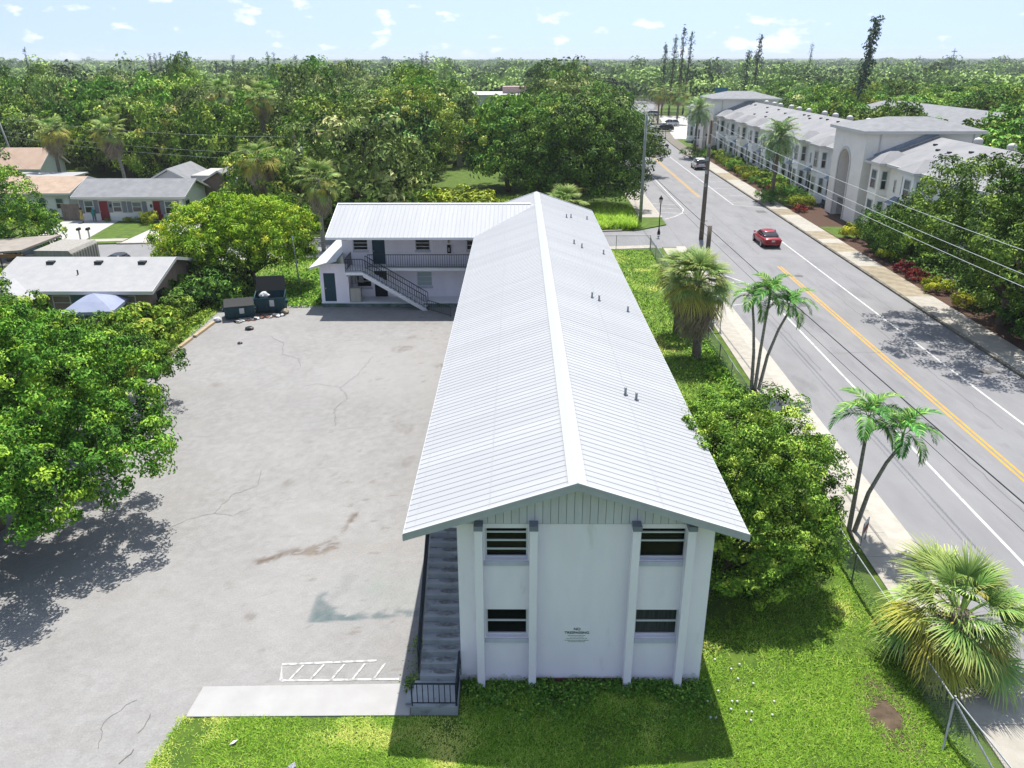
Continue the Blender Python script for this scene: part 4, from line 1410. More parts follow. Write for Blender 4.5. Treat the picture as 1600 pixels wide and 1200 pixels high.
def townhouse(y0, y1, units, label, zb=0.55, ze=6.95):
    """a row of units facing the road (towards -x)"""
    t = thing('townhouse_row', label, 'town houses', (44.0, (y0 + y1) / 2, 0))
    # long roof
    rf = MB()
    xe0, xe1, xr, zr = FX - 0.55, 50.6, 44.3, 9.25
    rf.ext([(xe0, y0, ze - .2), (xe1, y0, ze - .2), (xe1, y0, ze), (xr, y0, zr), (xe0, y0, ze)], (0, y1 - y0, 0))
    ro = rf.build('roof', M_shing, t, world=True)
    g_ = MB()
    g_.box(xe0 - .09, y0, ze - .24, xe0 - .004, y1, ze + .03)
    g_.build('gutter', M_trim, ro, world=True)
    for i in range(int((y1 - y0) / 2.4)):
        yy = y0 + 1.2 + i * 2.4 + random.uniform(-.5, .5)
        if random.random() < 0.75:
            v = MB()
            xx = random.choice((41.9, 42.7, 43.3, 40.6))
            zz = ze + (xx - xe0) * (zr - ze) / (xr - xe0)
            v.box(xx - .16, yy - .2, zz - .05, xx + .16, yy + .2, zz + .14)
            v.build('roof_vent', M_plinth, ro, world=True)
    for i in range(int((y1 - y0) / 5)):
        yy = y0 + 2.0 + i * 5 + random.uniform(-.8, .8)
        v = MB()
        v.lathe([(0.42, -0.3), (0.42, 0.25), (0.48, 0.3), (0.30, 0.52), (0.05, 0.6)], (44.9 + random.uniform(-.1, .5), yy, zr - .1), 10)
        v.build('roof_turbine', M_trim, ro, world=True, smooth=True)
    wl_ = MB()
    wl_.box(FX, y0 + .01, zb, 50, y1 - .01, ze - .21)
    wl_.build('wall', units[0][1], t, world=True)
    pl_ = MB()
    pl_.box(FX - .06, y0 + .02, -0.1, 50, y1 - .02, zb - .004)
    pl_.build('plinth', M_plinth, t, world=True)
    y = y1
    M0 = frame_of((FX, 0, 0), (-1, 0))
    for (w, m) in units:           # from far to near
        y2 = y - w
        bw = 3.1
        # bay: far part of each unit
        b0, b1 = y - 0.25 - bw, y - 0.25
        bx = FX - 0.9
        b = MB()
        b.ext([(FX + .05, b0, zb), (bx, b0 + .45, zb), (bx, b1 - .45, zb), (FX + .05, b1, zb)], (0, 0, ze - .22 - zb))
        bo = b.build('bay', m, t, world=True)
        b = MB()
        b.ext([(FX + .05, b0 - .06, 3.72), (bx - .07, b0 + .40, 3.72), (bx - .07, b1 - .40, 3.72), (FX + .05, b1 + .06, 3.72)], (0, 0, 0.16))
        b.build('band', m, bo, world=True)
        b = MB()
        b.ext([(FX + .05, b0 - .03, -0.1), (bx - .05, b0 + .42, -0.1), (bx - .05, b1 - .42, -0.1), (FX + .05, b1 + .03, -0.1)], (0, 0, zb + .08))
        b.build('bay_foot', m, bo, world=True)
        h_ = MB()
        hip(h_, bx - .45, b0 - .25, 41.2, b1 + .25, ze + .03, 1.05, 1.7, 0, 0.26)
        h_.build('bay_roof', [M_shing, M_trim], ro, world=True)
        Mb = frame_of((bx, 0, 0), (-1, 0))
        cy = (b0 + b1) / 2
        for z in (zb + .75, 4.35):
            sash(t, Mb, -cy - 0.55, z, 1.1, 1.75)
        nrm = Vector((-0.45, -0.9, 0)).normalized()
        Ms = frame_of((bx + .46, b0 + .215, 0), (nrm.x, nrm.y))
        nrm2 = Vector((-0.45, 0.9, 0)).normalized()
        Ms = frame_of(((bx + FX) / 2 + .02, b0 + .225, 0), (-0.45, -0.95))
        for z in (zb + .75, 4.35):
            sash(t, Ms, -0.19, z, 0.42, 1.75)
        # flat part: door under a small hipped awning, slit window above, sash beside
        uc = -(y2 + 1.9)
        sash(t, M0, uc + 0.75, zb + .7, 0.7, 1.8)
        sash(t, M0, uc - 1.35, zb + .7, 0.55, 1.8)
        sash(t, M0, uc - .9, 4.35, 0.22, 1.1)
        sash(t, M0, uc + .7, 4.3, 0.75, 1.7)
        door(t, frame_of((FX - .06, 0, 0), (-1, 0)), uc - .5, zb, uc + .45, zb + 2.25, M_glassd, 0.05, knob=False, trim=M_trim)
        aw = MB()
        aw.add([(FX, -(uc - 1.0), 3.5), (FX - .95, -(uc - .8), 3.28), (FX - .95, -(uc + .8), 3.28), (FX, -(uc + 1.0), 3.5), (FX, -(uc - .45), 3.98), (FX, -(uc + .45), 3.98)],
               [(0, 1, 4), (1, 2, 5, 4), (2, 3, 5), (0, 3, 2, 1)])
        aw.build('awning', M_awn, t, world=True)
        stp = MB()
        for i in range(3):
            stp.box(FX - .2 - .3 * (i + 1), -(uc) - .7, -0.05, FX - .2 - .3 * i, -(uc) + .7, zb - .18 * i - .02)
        stp.build('steps', M_plinth, t, world=True)
        dp = MB()
        dp.tube([(FX - .06, y2 + .12, zb), (FX - .06, y2 + .12, ze - .25)], 0.05, 6)
        dp.build('downpipe', M_trim, t, world=True)
        y = y2
    return t
def tower(y0, y1, ym, label, x0=36.85, x1=48.7, ze=9.6, zr=10.95):
    t = thing('arch_tower', label, 'tower', (43.5, (y0 + y1) / 2, 0))
    M = frame_of((x0, 0, 0), (-1, 0))
    w = MB()
    r, zs, n = 1.55, 6.0, 10
    # front with a tall arched passage
    def front(xx, flip):
        w.M = None
        seg = [(ym - r * math.cos(math.pi * i / n), zs + r * math.sin(math.pi * i / n)) for i in range(n + 1)]
        w.add([(xx, y0, -0.1), (xx, ym - r, -0.1), (xx, ym - r, ze), (xx, y0, ze)], [(0, 1, 2, 3)])
        w.add([(xx, ym + r, -0.1), (xx, y1, -0.1), (xx, y1, ze), (xx, ym + r, ze)], [(0, 1, 2, 3)])
        for (a, za), (b, zb_) in zip(seg[:-1], seg[1:]):
            w.add([(xx, a, za), (xx, b, zb_), (xx, b, ze), (xx, a, ze)], [(0, 1, 2, 3)])
    front(x0, 0)
    seg = [(ym - r, -0.1)] + [(ym - r * math.cos(math.pi * i / n), zs + r * math.sin(math.pi * i / n)) for i in range(n + 1)] + [(ym + r, -0.1)]
    for (a, za), (b, zb_) in zip(seg[:-1], seg[1:]):
        w.quad((x0, a, za), (x0 + 5.5, a, za), (x0 + 5.5, b, zb_), (x0, b, zb_))
    w.quad((x0 + 5.5, ym - r, -.1), (x0 + 5.5, ym + r, -.1), (x0 + 5.5, ym + r, zs + r), (x0 + 5.5, ym - r, zs + r))
    w.quad((x0, y0, -.1), (x1, y0, -.1), (x1, y0, ze), (x0, y0, ze))
    w.quad((x0, y1, -.1), (x1, y1, -.1), (x1, y1, ze), (x0, y1, ze))
    w.quad((x1, y0, -.1), (x1, y1, -.1), (x1, y1, ze), (x1, y0, ze))
    w.build('wall', M_thg, t, world=True)
    a = MB()
    for i in range(n):
        t0, t1 = math.pi * i / n, math.pi * (i + 1) / n
        p = [(x0 - .08, ym - rr * math.cos(tt), zs + rr * math.sin(tt)) for rr, tt in ((r, t0), (r, t1), (r + .3, t1), (r + .3, t0))]
        a.ext(p, (0.10, 0, 0))
    a.box(x0 - .08, ym - r - .3, -.1, x0 + .02, ym - r, zs)
    a.box(x0 - .08, ym + r, -.1, x0 + .02, ym + r + .3, zs)
    a.build('arch_surround', M_trim, t, world=True)
    h = MB()
    hip(h, x0, y0, x1, y1, ze + .25, zr - ze - .2, 4.2, 0.55, 0.3)
    h.build('roof', [M_shing2, M_trim], t, world=True)
    for (xx, yy) in ((x0 + 1.5, y0 - .08), (x1 - .6, y0 - .08)):
        d_ = MB()
        d_.tube([(xx, yy, 3), (xx, yy, ze)], 0.06, 6)
        d_.build('downpipe', M_trim, t, world=True)
    f = MB()
    f.ext([(FX - .4, y0 - .16, 7.12), (44.3, y0 - .16, 9.42), (44.3, y0 - .16, 9.95), (FX - .4, y0 - .16, 7.5)], (0, 0.14, 0))
    f.build('flashing', M_flash, t, world=True)
    gate = MB()
    for i in range(9):
        yy = ym - r + .15 + i * 0.35
        gate.tube([(x0 + .5, yy, 0), (x0 + .5, yy, 1.9)], 0.025, 4)
    gate.tube([(x0 + .5, ym - r, 1.9), (x0 + .5, ym + r, 1.9)], 0.035, 4)
    gate.build('gate', M_rail, t, world=True)
    return t
tower(87.6, 96.4, 92.6, 'tall arched stone-coloured tower with hipped grey roof beside the cream town houses')
tower(157.5, 168, 163, 'farther arched tower at the distant end of the white town house row')
townhouse(64, 87.35, [(7.6, M_thc), (7.7, M_thw), (7.7, M_thc)], 'cream two-storey town houses half hidden by the dark oaks')
townhouse(96.9, 157.2, [(7.5, M_thw), (7.5, M_thw), (7.5, M_thc), (7.5, M_thw), (7.5, M_thw), (7.5, M_thw), (7.5, M_thw), (7.5, M_thw)], 'long white two-storey town house row with grey shingle roof between the two towers')
townhouse(168.3, 184, [(7.8, M_thw), (7.8, M_thw)], 'last short piece of white town houses beyond the farther tower')
# rear block behind the row
rb = thing('rear_apartment_block', 'pale rear block with hipped grey roof behind the white town house row', 'apartment block', (67, 131, 0))
w = MB()
w.box(61, 108, -0.1, 74, 160, 7.0)
w.build('wall', M_thw, rb, world=True)
h = MB()
hip(h, 61, 108, 74, 160, 7.25, 2.6, 7.0, 0.6, 0.3)
h.build('roof', [M_shing2, M_trim], rb, world=True)
for i in range(6):
    for z in (1.2, 4.4):
        sash(rb, frame_of((0, 108, 0), (0, -1)), 62 + i * 2, z, 0.9, 1.5)

# ------------------------------------------------------------------ single-storey houses on the left
def gable_house(name, label, x0, x1, yf, yb, zw, zr, m_wall, m_roof, ov=0.5, axis='x', cat='house', th=0.16, yr=None):
    t = thing(name, label, cat, ((x0 + x1) / 2, (yf + yb) / 2, 0))
    w = MB()
    yr = yr or (yf + yb) / 2
    if axis == 'x':
        for xx, n_ in ((x0, -1), (x1, 1)):
            w.add([(xx, yf, -.1), (xx, yb, -.1), (xx, yb, zw), (xx, yr, zr - .12), (xx, yf, zw)], [(0, 1, 2, 3, 4)])
        w.quad((x0, yf, -.1), (x1, yf, -.1), (x1, yf, zw), (x0, yf, zw))
        w.quad((x0, yb, -.1), (x1, yb, -.1), (x1, yb, zw), (x0, yb, zw))
        w.build('wall', m_wall, t, world=True)
        s = (zr - zw) / (yr - yf)
        r = MB()
        xa, xb = x0 - ov, x1 + ov
        s2 = (zr - zw) / (yb - yr)
        prof = [(yf - ov, zw - s * ov + th), (yr, zr + th), (yb + ov, zw - s2 * ov + th), (yb + ov, zw - s2 * ov), (yr, zr), (yf - ov, zw - s * ov)]
        r.ext([(xa, p[0], p[1]) for p in prof], (xb - xa, 0, 0))
        ro = r.build('roof', m_roof, t, world=True)
        f = MB()
        f.box(xa, yf - ov - .04, zw - s * ov - .06, xb, yf - ov - .003, zw - s * ov + th + .02)
        for xx in (xa - .03, xb + .003):
            f.ext([(xx, yf - ov, zw - s * ov - .05), (xx, yr, zr - .05), (xx, yb + ov, zw - s2 * ov - .05), (xx, yb + ov, zw - s2 * ov + th + .02), (xx, yr, zr + th + .02), (xx, yf - ov, zw - s * ov + th + .02)], (0.03, 0, 0))
        f.build('fascia', M_trim, ro, world=True)
    else:
        xr_ = (x0 + x1) / 2
        for yy in (yf, yb):
            w.add([(x0, yy, -.1), (x1, yy, -.1), (x1, yy, zw), (xr_, yy, zr - .12), (x0, yy, zw)], [(0, 1, 2, 3, 4)])
        w.quad((x0, yf, -.1), (x0, yb, -.1), (x0, yb, zw), (x0, yf, zw))
        w.quad((x1, yf, -.1), (x1, yb, -.1), (x1, yb, zw), (x1, yf, zw))
        w.build('wall', m_wall, t, world=True)
        s = (zr - zw) / (xr_ - x0)
        r = MB()
        prof = [(x0 - ov, zw - s * ov + th), (xr_, zr + th), (x1 + ov, zw - s * ov + th), (x1 + ov, zw - s * ov), (xr_, zr), (x0 - ov, zw - s * ov)]
        r.ext([(p[0], yf - ov, p[1]) for p in prof], (0, yb - yf + 2 * ov, 0))
        ro = r.build('roof', m_roof, t, world=True)
        f = MB()
        f.ext([(p[0], yf - ov - .04, p[1] + (.02 if i < 3 else -.05)) for i, p in enumerate(prof)], (0, 0.036, 0))
        f.build('fascia', M_trim, ro, world=True)
    return t, ro
M_red = mat('door_red', (0.20, 0.012, 0.022), (0.24, 0.018, 0.028), 3, 0.5)
M_shut = mat('shutter_grey', (0.20, 0.22, 0.26), (0.26, 0.28, 0.32), 6, 0.7)
M_tan = mat('wall_tan_pink', (0.30, 0.21, 0.175), (0.36, 0.26, 0.22), 1.5, 0.9)
M_roofbrown = mat('shingle_tan', (0.42, 0.31, 0.23), (0.52, 0.40, 0.30), 1.3, 0.9, detail=8)
M_roofpale = mat('shingle_pale', (0.40, 0.405, 0.41), (0.46, 0.46, 0.46), 1.6, 0.9, detail=9, bump=0.3, bscale=14)
M_siding = mat('siding_white', (0.62, 0.62, 0.62), (0.68, 0.68, 0.68), 2, 0.8, stretch=(0.3, 0.3, 4))

# house with two red doors
hb, hbr = gable_house('duplex_house', 'white duplex with two red doors and grey shutters across the side street', -49.4, -37.6, 90.2, 97.2, 2.75, 4.05, M_siding, M_shing2, yr=93.7)
Mh = frame_of((0, 90.2, 0), (0, -1))
for u in (-47.1, -41.0):
    door(hb, Mh, u, 0.05, u + 1.0, 2.2, M_red, 0.03, trim=M_trim)
for u, z, w_, h_ in ((-48.7, .95, .9, 1.25), (-45.5, 1.05, .85, 1.0), (-43.3, 1.05, .95, 1.0), (-39.6, .85, .9, 1.3)):
    sash(hb, Mh, u, z, w_, h_)
    for a in (u - .62, u + w_ + .14):
        s = MB()
        s.M = Mh
        s.box(a, -0.05, z - .12, a + .48, -0.004, z + h_ + .1)
        s.build('shutter', M_shut, hb, world=True)
for u in (-45.9, -41.3):
    s = MB()
    s.M = Mh
    s.box(u, -0.16, 1.5, u + .16, -0.005, 1.85)
    s.build('porch_light', M_plinth, hb, world=True)
s = MB()
s.box(-37.6 + .003, 91.0, 1.2, -37.57 + .03, 92.0, 2.1)
s.build('window', M_glassd, hb, world=True)
hc, _ = gable_house('rear_house', 'grey roofed house with a pale flat middle standing behind the red-door duplex', -45.5, -39.5, 99.2, 106, 2.9, 4.5, M_siding, M_shing2, axis='y')
gable_house('rear_house', 'grey gabled house whose tan side wall shows right of the red-door duplex', -38.6, -33.2, 97.9, 108, 2.9, 4.45, M_tan, M_shing2, axis='y')
fl = MB()
fl.box(-39.4, 99.6, -.1, -38.7, 106, 2.9)
fl.box(-40, 99.5, 3.0, -36.5, 106.5, 3.75)
fl.build('flat_roof', M_drive, hc, world=True)
hw, _ = gable_house('tan_roof_house', 'white house with light brown roof left of the red-door duplex', -60, -51.7, 92.5, 101, 2.75, 3.9, M_siding, M_roofbrown)
Mh2 = frame_of((0, 92.5, 0), (0, -1))
for u in (-55.3, -53.2):
    sash(hw, Mh2, u, 1.0, .8, 1.1)
hd, _ = gable_house('far_tan_house', 'pale house with peach roof glimpsed between trees at far left', -72.5, -66.5, 113, 120, 3.0, 5.2, M_siding, mat('shingle_peach', (0.50, 0.36, 0.27), (0.56, 0.42, 0.33), 1, 0.9))
hs = MB()
hs.box(-66.5, 104, -.1, -58, 109, 2.7)
hst = thing('flat_roof_shed', 'low shed with pale blue-white flat roof behind the light brown roof', 'shed', (-62, 106.5, 0))
hs.build('wall', M_siding, hst, world=True)
hs = MB()
hs.box(-66.8, 103.6, 2.71, -57.7, 109.4, 2.9)
hs.build('roof', M_roofpale, hst, world=True)
# house in the middle of the trees
he, _ = gable_house('yellow_house', 'small pale yellow house with brown roof among trees behind the wing', -10.2, -4.6, 138.5, 150, 2.9, 4.9, mat('wall_pale_yellow', (0.50, 0.50, 0.36), (0.56, 0.56, 0.42), 1, 0.9), mat('shingle_brown', (0.26, 0.19, 0.15), (0.34, 0.26, 0.21), 1.4, 0.9))
Mh3 = frame_of((0, 138.5, 0), (0, -1))
for u in (-9.4, -7.6):
    sash(he, Mh3, u, .7, .9, 1.6)
door(he, Mh3, -6.2, 0.05, -5.3, 2.2, M_thc, 0.03)
# brown house with the pale roof beside the lot
ha, har = gable_house('brown_house', 'tan-pink house with pale shingle roof left of the parking lot', -35.3, -25.0, 52.0, 60.2, 2.62, 3.75, M_tan, M_roofpale, yr=56.0, ov=0.55)
Mh4 = frame_of((0, 52.0, 0), (0, -1))
M_teal = mat('frame_teal', (0.10, 0.20, 0.21))
for u, w_ in ((-31.6, 1.25), (-29.2, 1.2), (-26.9, 1.0)):
    window(ha, Mh4, u, 1.15, u + w_, 2.2, hbars=(0.5,), vbars=(), depth=0.02, fm=M_trim, glass=M_glassg, sill=False, fw=.07)
door(ha, Mh4, -30.25, 0.05, -29.5, 2.15, M_teal, 0.02)
wn_ = MB()
wn_.M = frame_of((-25.0, 52, 0), (1, 0))
wn_.box(1.2, -0.04, 1.1, 2.4, -.004, 2.1)
wn_.build('window', M_glassd, ha, world=True)
for x in (-33.0, -29.6, -26.5):
    v = MB()
    v.box(x - .25, 54.9, 3.45, x + .25, 55.3, 3.82)
    v.build('roof_vent', mat('vent_dark', (0.05, 0.055, 0.06)), har, world=True)
v = MB()
v.tube([(-30.4, 53.6, 3.0), (-30.4, 53.6, 3.55)], .05, 6)
v.build('vent_pipe', mat('vent_dark', (0.05, 0.055, 0.06)), har, world=True)
he2 = MB()
he2.box(-37.5, 50.6, -.1, -32.8, 56, 2.3)
he2.build('wall', M_tan, ha, world=True)
he2 = MB()
he2.ext([(-38.2, 50.0, 2.36), (-31.9, 50.0, 2.36), (-34.6, 50.0, 2.36 + .75)], (0, 5.5, 0))
he2.build('porch_roof', M_roofpale, har, world=True)
# carport and shed behind it
cp = thing('carport', 'open carport with brown flat roof behind the brown house', 'carport', (-42, 66, 0))
c = MB()
c.ext([(-45.5, 62.5, 2.35), (-39.6, 62.5, 2.75), (-39.6, 62.5, 2.92), (-45.5, 62.5, 2.5)], (0, 6.0, 0))
c.build('roof', mat('carport_felt', (0.30, 0.27, 0.23), (0.38, 0.345, 0.30), 1.2, 0.9), cp, world=True)
for x, y, z in ((-45.2, 62.8, 2.36), (-39.9, 62.8, 2.72), (-45.2, 68.2, 2.36), (-39.9, 68.2, 2.72)):
    c = MB()
    c.tube([(x, y, -.1), (x, y, z)], .06, 6)
    c.build('post', M_bark, cp, world=True)
c = MB()
c.box(-45.6, 62.38, 2.3, -39.5, 62.46, 2.6)
c.build('fascia', mat('wood_orange', (0.30, 0.15, 0.07)), cp, world=True)
sh = thing('garden_shed', 'grey corrugated shed with curved top behind the brown house', 'shed', (-38.6, 66, 0))
c = MB()
c.ext([(-39.3, 63.6, -.1), (-36.3, 63.6, -.1), (-36.3, 63.6, 2.35), (-36.5, 63.6, 2.6), (-39.3, 63.6, 2.62)], (0, 4.4, 0))
c.build('wall', mat('shed_grey', (0.30, 0.285, 0.26), (0.42, 0.40, 0.36), 2, 0.8, stretch=(3, 3, .5)), sh, world=True)
for i in range(10):
    c = MB()
    c.box(-36.29, 63.7 + i * .43, 0.1, -36.25, 63.95 + i * .43, 2.3)
    c.build('rib', mat('shed_rib', (0.44, 0.42, 0.37)), sh, world=True)
# timber fence left of the duplex, panel by panel
tf = thing('board_fence', 'grey-brown board fence at the left end of the red-door duplex', 'fence', (-50.4, 91, 0))
for i in range(9):
    c = MB()
    c.box(-51.6 + i * .25, 90.4, -0.05, -51.37 + i * .25, 90.44, 1.85 + random.uniform(-.03, .03))
    c.build('board', mat('fence_wood', (0.22, 0.17, 0.15), (0.30, 0.24, 0.21), 3, 0.9, vary=.1), tf, world=True)
# long flat-roofed commercial building, white with a blue block
cb = thing('commercial_building', 'long low white commercial building far beyond the trees', 'commercial building', (-6, 280, 0))
c = MB()
c.box(-21, 268, -.2, 9, 292, 5.6)
c.build('wall', mat('commercial_white', (0.58, 0.59, 0.60), (0.64, 0.65, 0.66), .4, .8), cb, world=True)
c = MB()
c.box(-21.2, 267.8, 5.6, 9.2, 292.2, 6.1)
c.build('parapet', M_trim, cb, world=True)
c = MB()
c.box(4.2, 264, 3.0, 7.2, 267.6, 6.6)
c.build('blue_canopy', mat('canopy_blue', (0.04, 0.22, 0.46)), cb, world=True)
c = MB()
c.box(-4.8, 275, 6.1, 6, 284, 8.2)
c.build('roof_block', mat('roof_block_pink', (0.46, 0.34, 0.32)), cb, world=True)
# teal board and plaza pavilion far up the road
tb = thing('billboard', 'dark teal board above the trees far up the road', 'billboard', (56.5, 235, 0))
c = MB()
c.ext([(55.0, 235, 6.4), (58.0, 235, 6.2), (58.3, 235, 9.2), (54.8, 235, 9.2)], (0, 0.4, 0))
c.build('board', mat('board_teal', (0.02, 0.14, 0.20)), tb, world=True)
c = MB()
c.tube([(56.5, 235.2, 0), (56.5, 235.2, 6.4)], .25, 8)
c.build('post', M_steel, tb, world=True)
gz = thing('pavilion', 'small open pavilion with pale blue pyramid roof on the plaza', 'pavilion', (50.5, 214, 0))
c = MB()
c.add([(-3, -3, 3.0), (3, -3, 3.0), (3, 3, 3.0), (-3, 3, 3.0), (0, 0, 4.6)], [(0, 1, 4), (1, 2, 4), (2, 3, 4), (3, 0, 4), (3, 2, 1, 0)])
c.build('roof', mat('pavilion_blue', (0.26, 0.42, 0.46)), gz)
for sx in (-2.5, 2.5):
    for sy in (-2.5, 2.5):
        c = MB()
        c.tube([(sx, sy, 0), (sx, sy, 3.0)], .16, 6)
        c.build('post', M_plinth, gz)
# ------------------------------------------------------------------ vehicles
M_tyre = mat('tyre', (0.012, 0.012, 0.013), None, rough=0.9)
M_rim = mat('rim', (0.45, 0.46, 0.48), None, rough=0.35, metal=0.8)
M_cglass = mat('car_glass', (0.012, 0.016, 0.020), None, rough=0.06, spec=0.6)
M_tail = mat('tail_light', (0.35, 0.01, 0.012), None, rough=0.2)
M_head = mat('head_light', (0.6, 0.62, 0.64), None, rough=0.1)
M_black = mat('plastic_black', (0.014, 0.015, 0.016), None, rough=0.6)
M_plate = mat('licence_plate', (0.6, 0.6, 0.56))
def loft(name, secs, m, parent, smooth=True, sub=1):
    """skin over cross-sections given as lists of (x,y,z)"""
    mb = MB()
    n = len(secs[0])
    vs_ = [p for s in secs for p in s]
    fs = []
    for i in range(len(secs) - 1):
        for j in range(n):
            fs.append((i * n + j, (i + 1) * n + j, (i + 1) * n + (j + 1) % n, i * n + (j + 1) % n))
    fs.append(tuple(range(n)))
    fs.append(tuple(range((len(secs) - 1) * n, len(secs) * n))[::-1])
    mb.add(vs_, fs)
    o_ = mb.build(name, m, parent, smooth=smooth)
    if sub:
        md = o_.modifiers.new('smooth', 'SUBSURF')
        md.levels = md.render_levels = sub
    return o_
def car(name, label, cat, paint, loc, rz, L=4.7, W=1.84, style='sedan', group=None):
    """nose towards local +y"""
    t = thing(name, label, cat, loc, rz, group)
    h = W / 2
    low = 0.24
    if style == 'sedan':
        belt = [(-L / 2, .62, .80, .80), (-L / 2 + .12, .30, .98, .93), (-L / 2 + .75, low, 1.02, .99), (-.6, low, .96, 1.0), (.55, low, .93, 1.0), (L / 2 - 1.25, low, .88, .99), (L / 2 - .45, low, .78, .95), (L / 2 - .06, .32, .66, .86), (L / 2, .45, .58, .76)]
        roof = [(-L / 2 + .55, .98, .99, .86), (-L / 2 + 1.25, .97, 1.36, .72), (-.25, .95, 1.46, .69), (.45, .93, 1.43, .68), (1.05, .90, 1.12, .76), (1.42, .88, .90, .84)]
    elif style == 'suv':
        belt = [(-L / 2, .55, .95, .90), (-L / 2 + .10, .36, 1.08, .97), (-L / 2 + .7, .30, 1.10, 1.0), (-.4, .30, 1.08, 1.0), (.8, .30, 1.06, 1.0), (L / 2 - 1.1, .30, 1.04, .99), (L / 2 - .35, .32, .97, .95), (L / 2 - .04, .40, .86, .88), (L / 2, .5, .75, .8)]
        roof = [(-L / 2 + .06, 1.06, 1.08, .92), (-L / 2 + .38, 1.06, 1.66, .78), (-.8, 1.05, 1.76, .76), (.35, 1.05, 1.74, .75), (.95, 1.04, 1.44, .80), (1.35, 1.03, 1.06, .88)]
    else:
        belt = [(-L / 2, .55, .95, .93), (-L / 2 + .08, .42, 1.02, .99), (-L / 2 + .8, .40, 1.02, 1.0), (-.5, .40, 1.02, 1.0), (.8, .40, 1.04, 1.0), (L / 2 - 1.2, .40, 1.06, .99), (L / 2 - .35, .40, 1.0, .95), (L / 2 - .04, .48, .9, .9), (L / 2, .55, .8, .84)]
        roof = [(-.75, 1.0, 1.02, .90), (-.60, 1.0, 1.60, .78), (-.2, 1.0, 1.74, .76), (.55, 1.0, 1.72, .75), (1.0, 1.02, 1.40, .80), (1.4, 1.04, 1.06, .88)]
    secs = []
    for y, zb, zt, k in belt:
        w = h * k
        m_ = zb + (zt - zb) * .5
        secs.append([(-w * .90, y, zb), (-w, y, zb + .12), (-w * 1.0, y, m_), (-w * .96, y, zt - .06), (-w * .80, y, zt), (0, y, zt + .025), (w * .80, y, zt), (w * .96, y, zt - .06), (w, y, m_), (w, y, zb + .12), (w * .90, y, zb), (0, y, zb - .02)])
    body = loft('body', secs, paint, t)
    secs = []
    for y, zb, zt, k in roof:
        w = h * k
        wb = h * .90
        secs.append([(-wb, y, zb - .04), (-(w + wb) / 2 * 1.0, y, (zb + zt) / 2), (-w, y, zt - .03), (-w * .72, y, zt), (0, y, zt + .02), (w * .72, y, zt), (w, y, zt - .03), ((w + wb) / 2, y, (zb + zt) / 2), (wb, y, zb - .04)])
    loft('windows', secs, M_cglass, t)
    rs = []
    mid = roof[1:4]
    for y, zb, zt, k in mid:
        w = h * k
        rs.append([(-w * 1.03, y, zt - .10), (-w * 1.0, y, zt - .01), (-w * .7, y, zt + .022), (0, y, zt + .045), (w * .7, y, zt + .022), (w * 1.0, y, zt - .01), (w * 1.03, y, zt - .10), (0, y, zt - .09)])
    loft('roof', rs, paint, t)
    for s in (-1, 1):
        for yy in ((roof[1][0] + .15, roof[2][0] + .1, .05)[1:]):
            p = MB()
            i = 2
            p.ext([(s * h * .95, yy - .05, roof[2][1]), (s * h * .95, yy + .05, roof[2][1]), (s * h * .765, yy + .05, roof[2][2] - .04), (s * h * .765, yy - .05, roof[2][2] - .04)], (s * .03, 0, 0))
            p.build('pillar', paint, t)
        m_ = MB()
        m_.box(s * h * .96, .92, .98, s * (h * .96 + .2), 1.06, 1.12)
        m_.build('mirror', paint, t, bevel=.03)
        l = MB()
        l.box(s * h * .52, -L / 2 - .015, .70 if style == 'sedan' else .80, s * h * .90, -L / 2 + .14, .86 if style == 'sedan' else 1.02)
        l.build('tail_light', M_tail, t, bevel=.03)
        l = MB()
        l.box(s * h * .50, L / 2 - .30, .62 if style == 'sedan' else .76, s * h * .86, L / 2 - .02, .72 if style == 'sedan' else .90)
        l.build('headlight', M_head, t, bevel=.03)
        for yy in (-L / 2 + .92, L / 2 - .90):
            w = MB()
            R_ = .33 if style == 'sedan' else .37
            w.M = Matrix.Translation((s * (h - .10), yy, R_)) @ Matrix.Rotation(math.pi / 2, 4, 'Y')
            w.lathe([(R_ * .75, -.11), (R_ * .96, -.10), (R_, -.06), (R_, .06), (R_ * .96, .10), (R_ * .75, .11)], n=18)
            wo = w.build('wheel', M_tyre, t, smooth=False)
            w = MB()
            w.M = Matrix.Translation((s * (h - .10), yy, R_)) @ Matrix.Rotation(math.pi / 2, 4, 'Y')
            w.lathe([(R_ * .66, -.118), (R_ * .66, .118)], n=14)
            w.build('rim', M_rim, wo)
    b = MB()
    b.box(-h * .8, -L / 2 - .03, .36, h * .8, -L / 2 + .1, .56)
    b.box(-h * .75, L / 2 - .1, .30, h * .75, L / 2 + .015, .46)
    b.build('bumper', M_black if style != 'sedan' else paint, t, bevel=.03)
    b = MB()
    b.box(-.16, -L / 2 - .045, .66, .16, -L / 2 - .0, .80)
    b.build('licence_plate', M_plate, t)
    if style == 'pickup':
        b = MB()
        b.box(-h * .78, -L / 2 + .15, 1.022, h * .78, -.8, 1.05)
        b.build('cargo_bed', M_black, t)
    return t
def paint(name, c):
    return mat(name, c, None, rough=0.25, spec=0.5)
slope = -0.0235
car('red_sedan', 'red sedan driving away along the main road', 'car', paint('paint_red', (0.34, 0.008, 0.022)), (24.75, 78.6, -0.12), slope)
car('white_suv', 'white sport utility parked at the far kerb behind the wooden pole', 'car', paint('paint_white', (0.66, 0.68, 0.68)), (30.15, 136.2, -0.12), slope, 4.9, 1.9, 'suv')
car('black_suv', 'black sport utility parked side-on beyond the first date palm', 'car', paint('paint_black', (0.012, 0.014, 0.017)), (36.3, 206.5, 0.0), math.radians(80), 5.0, 1.95, 'suv')
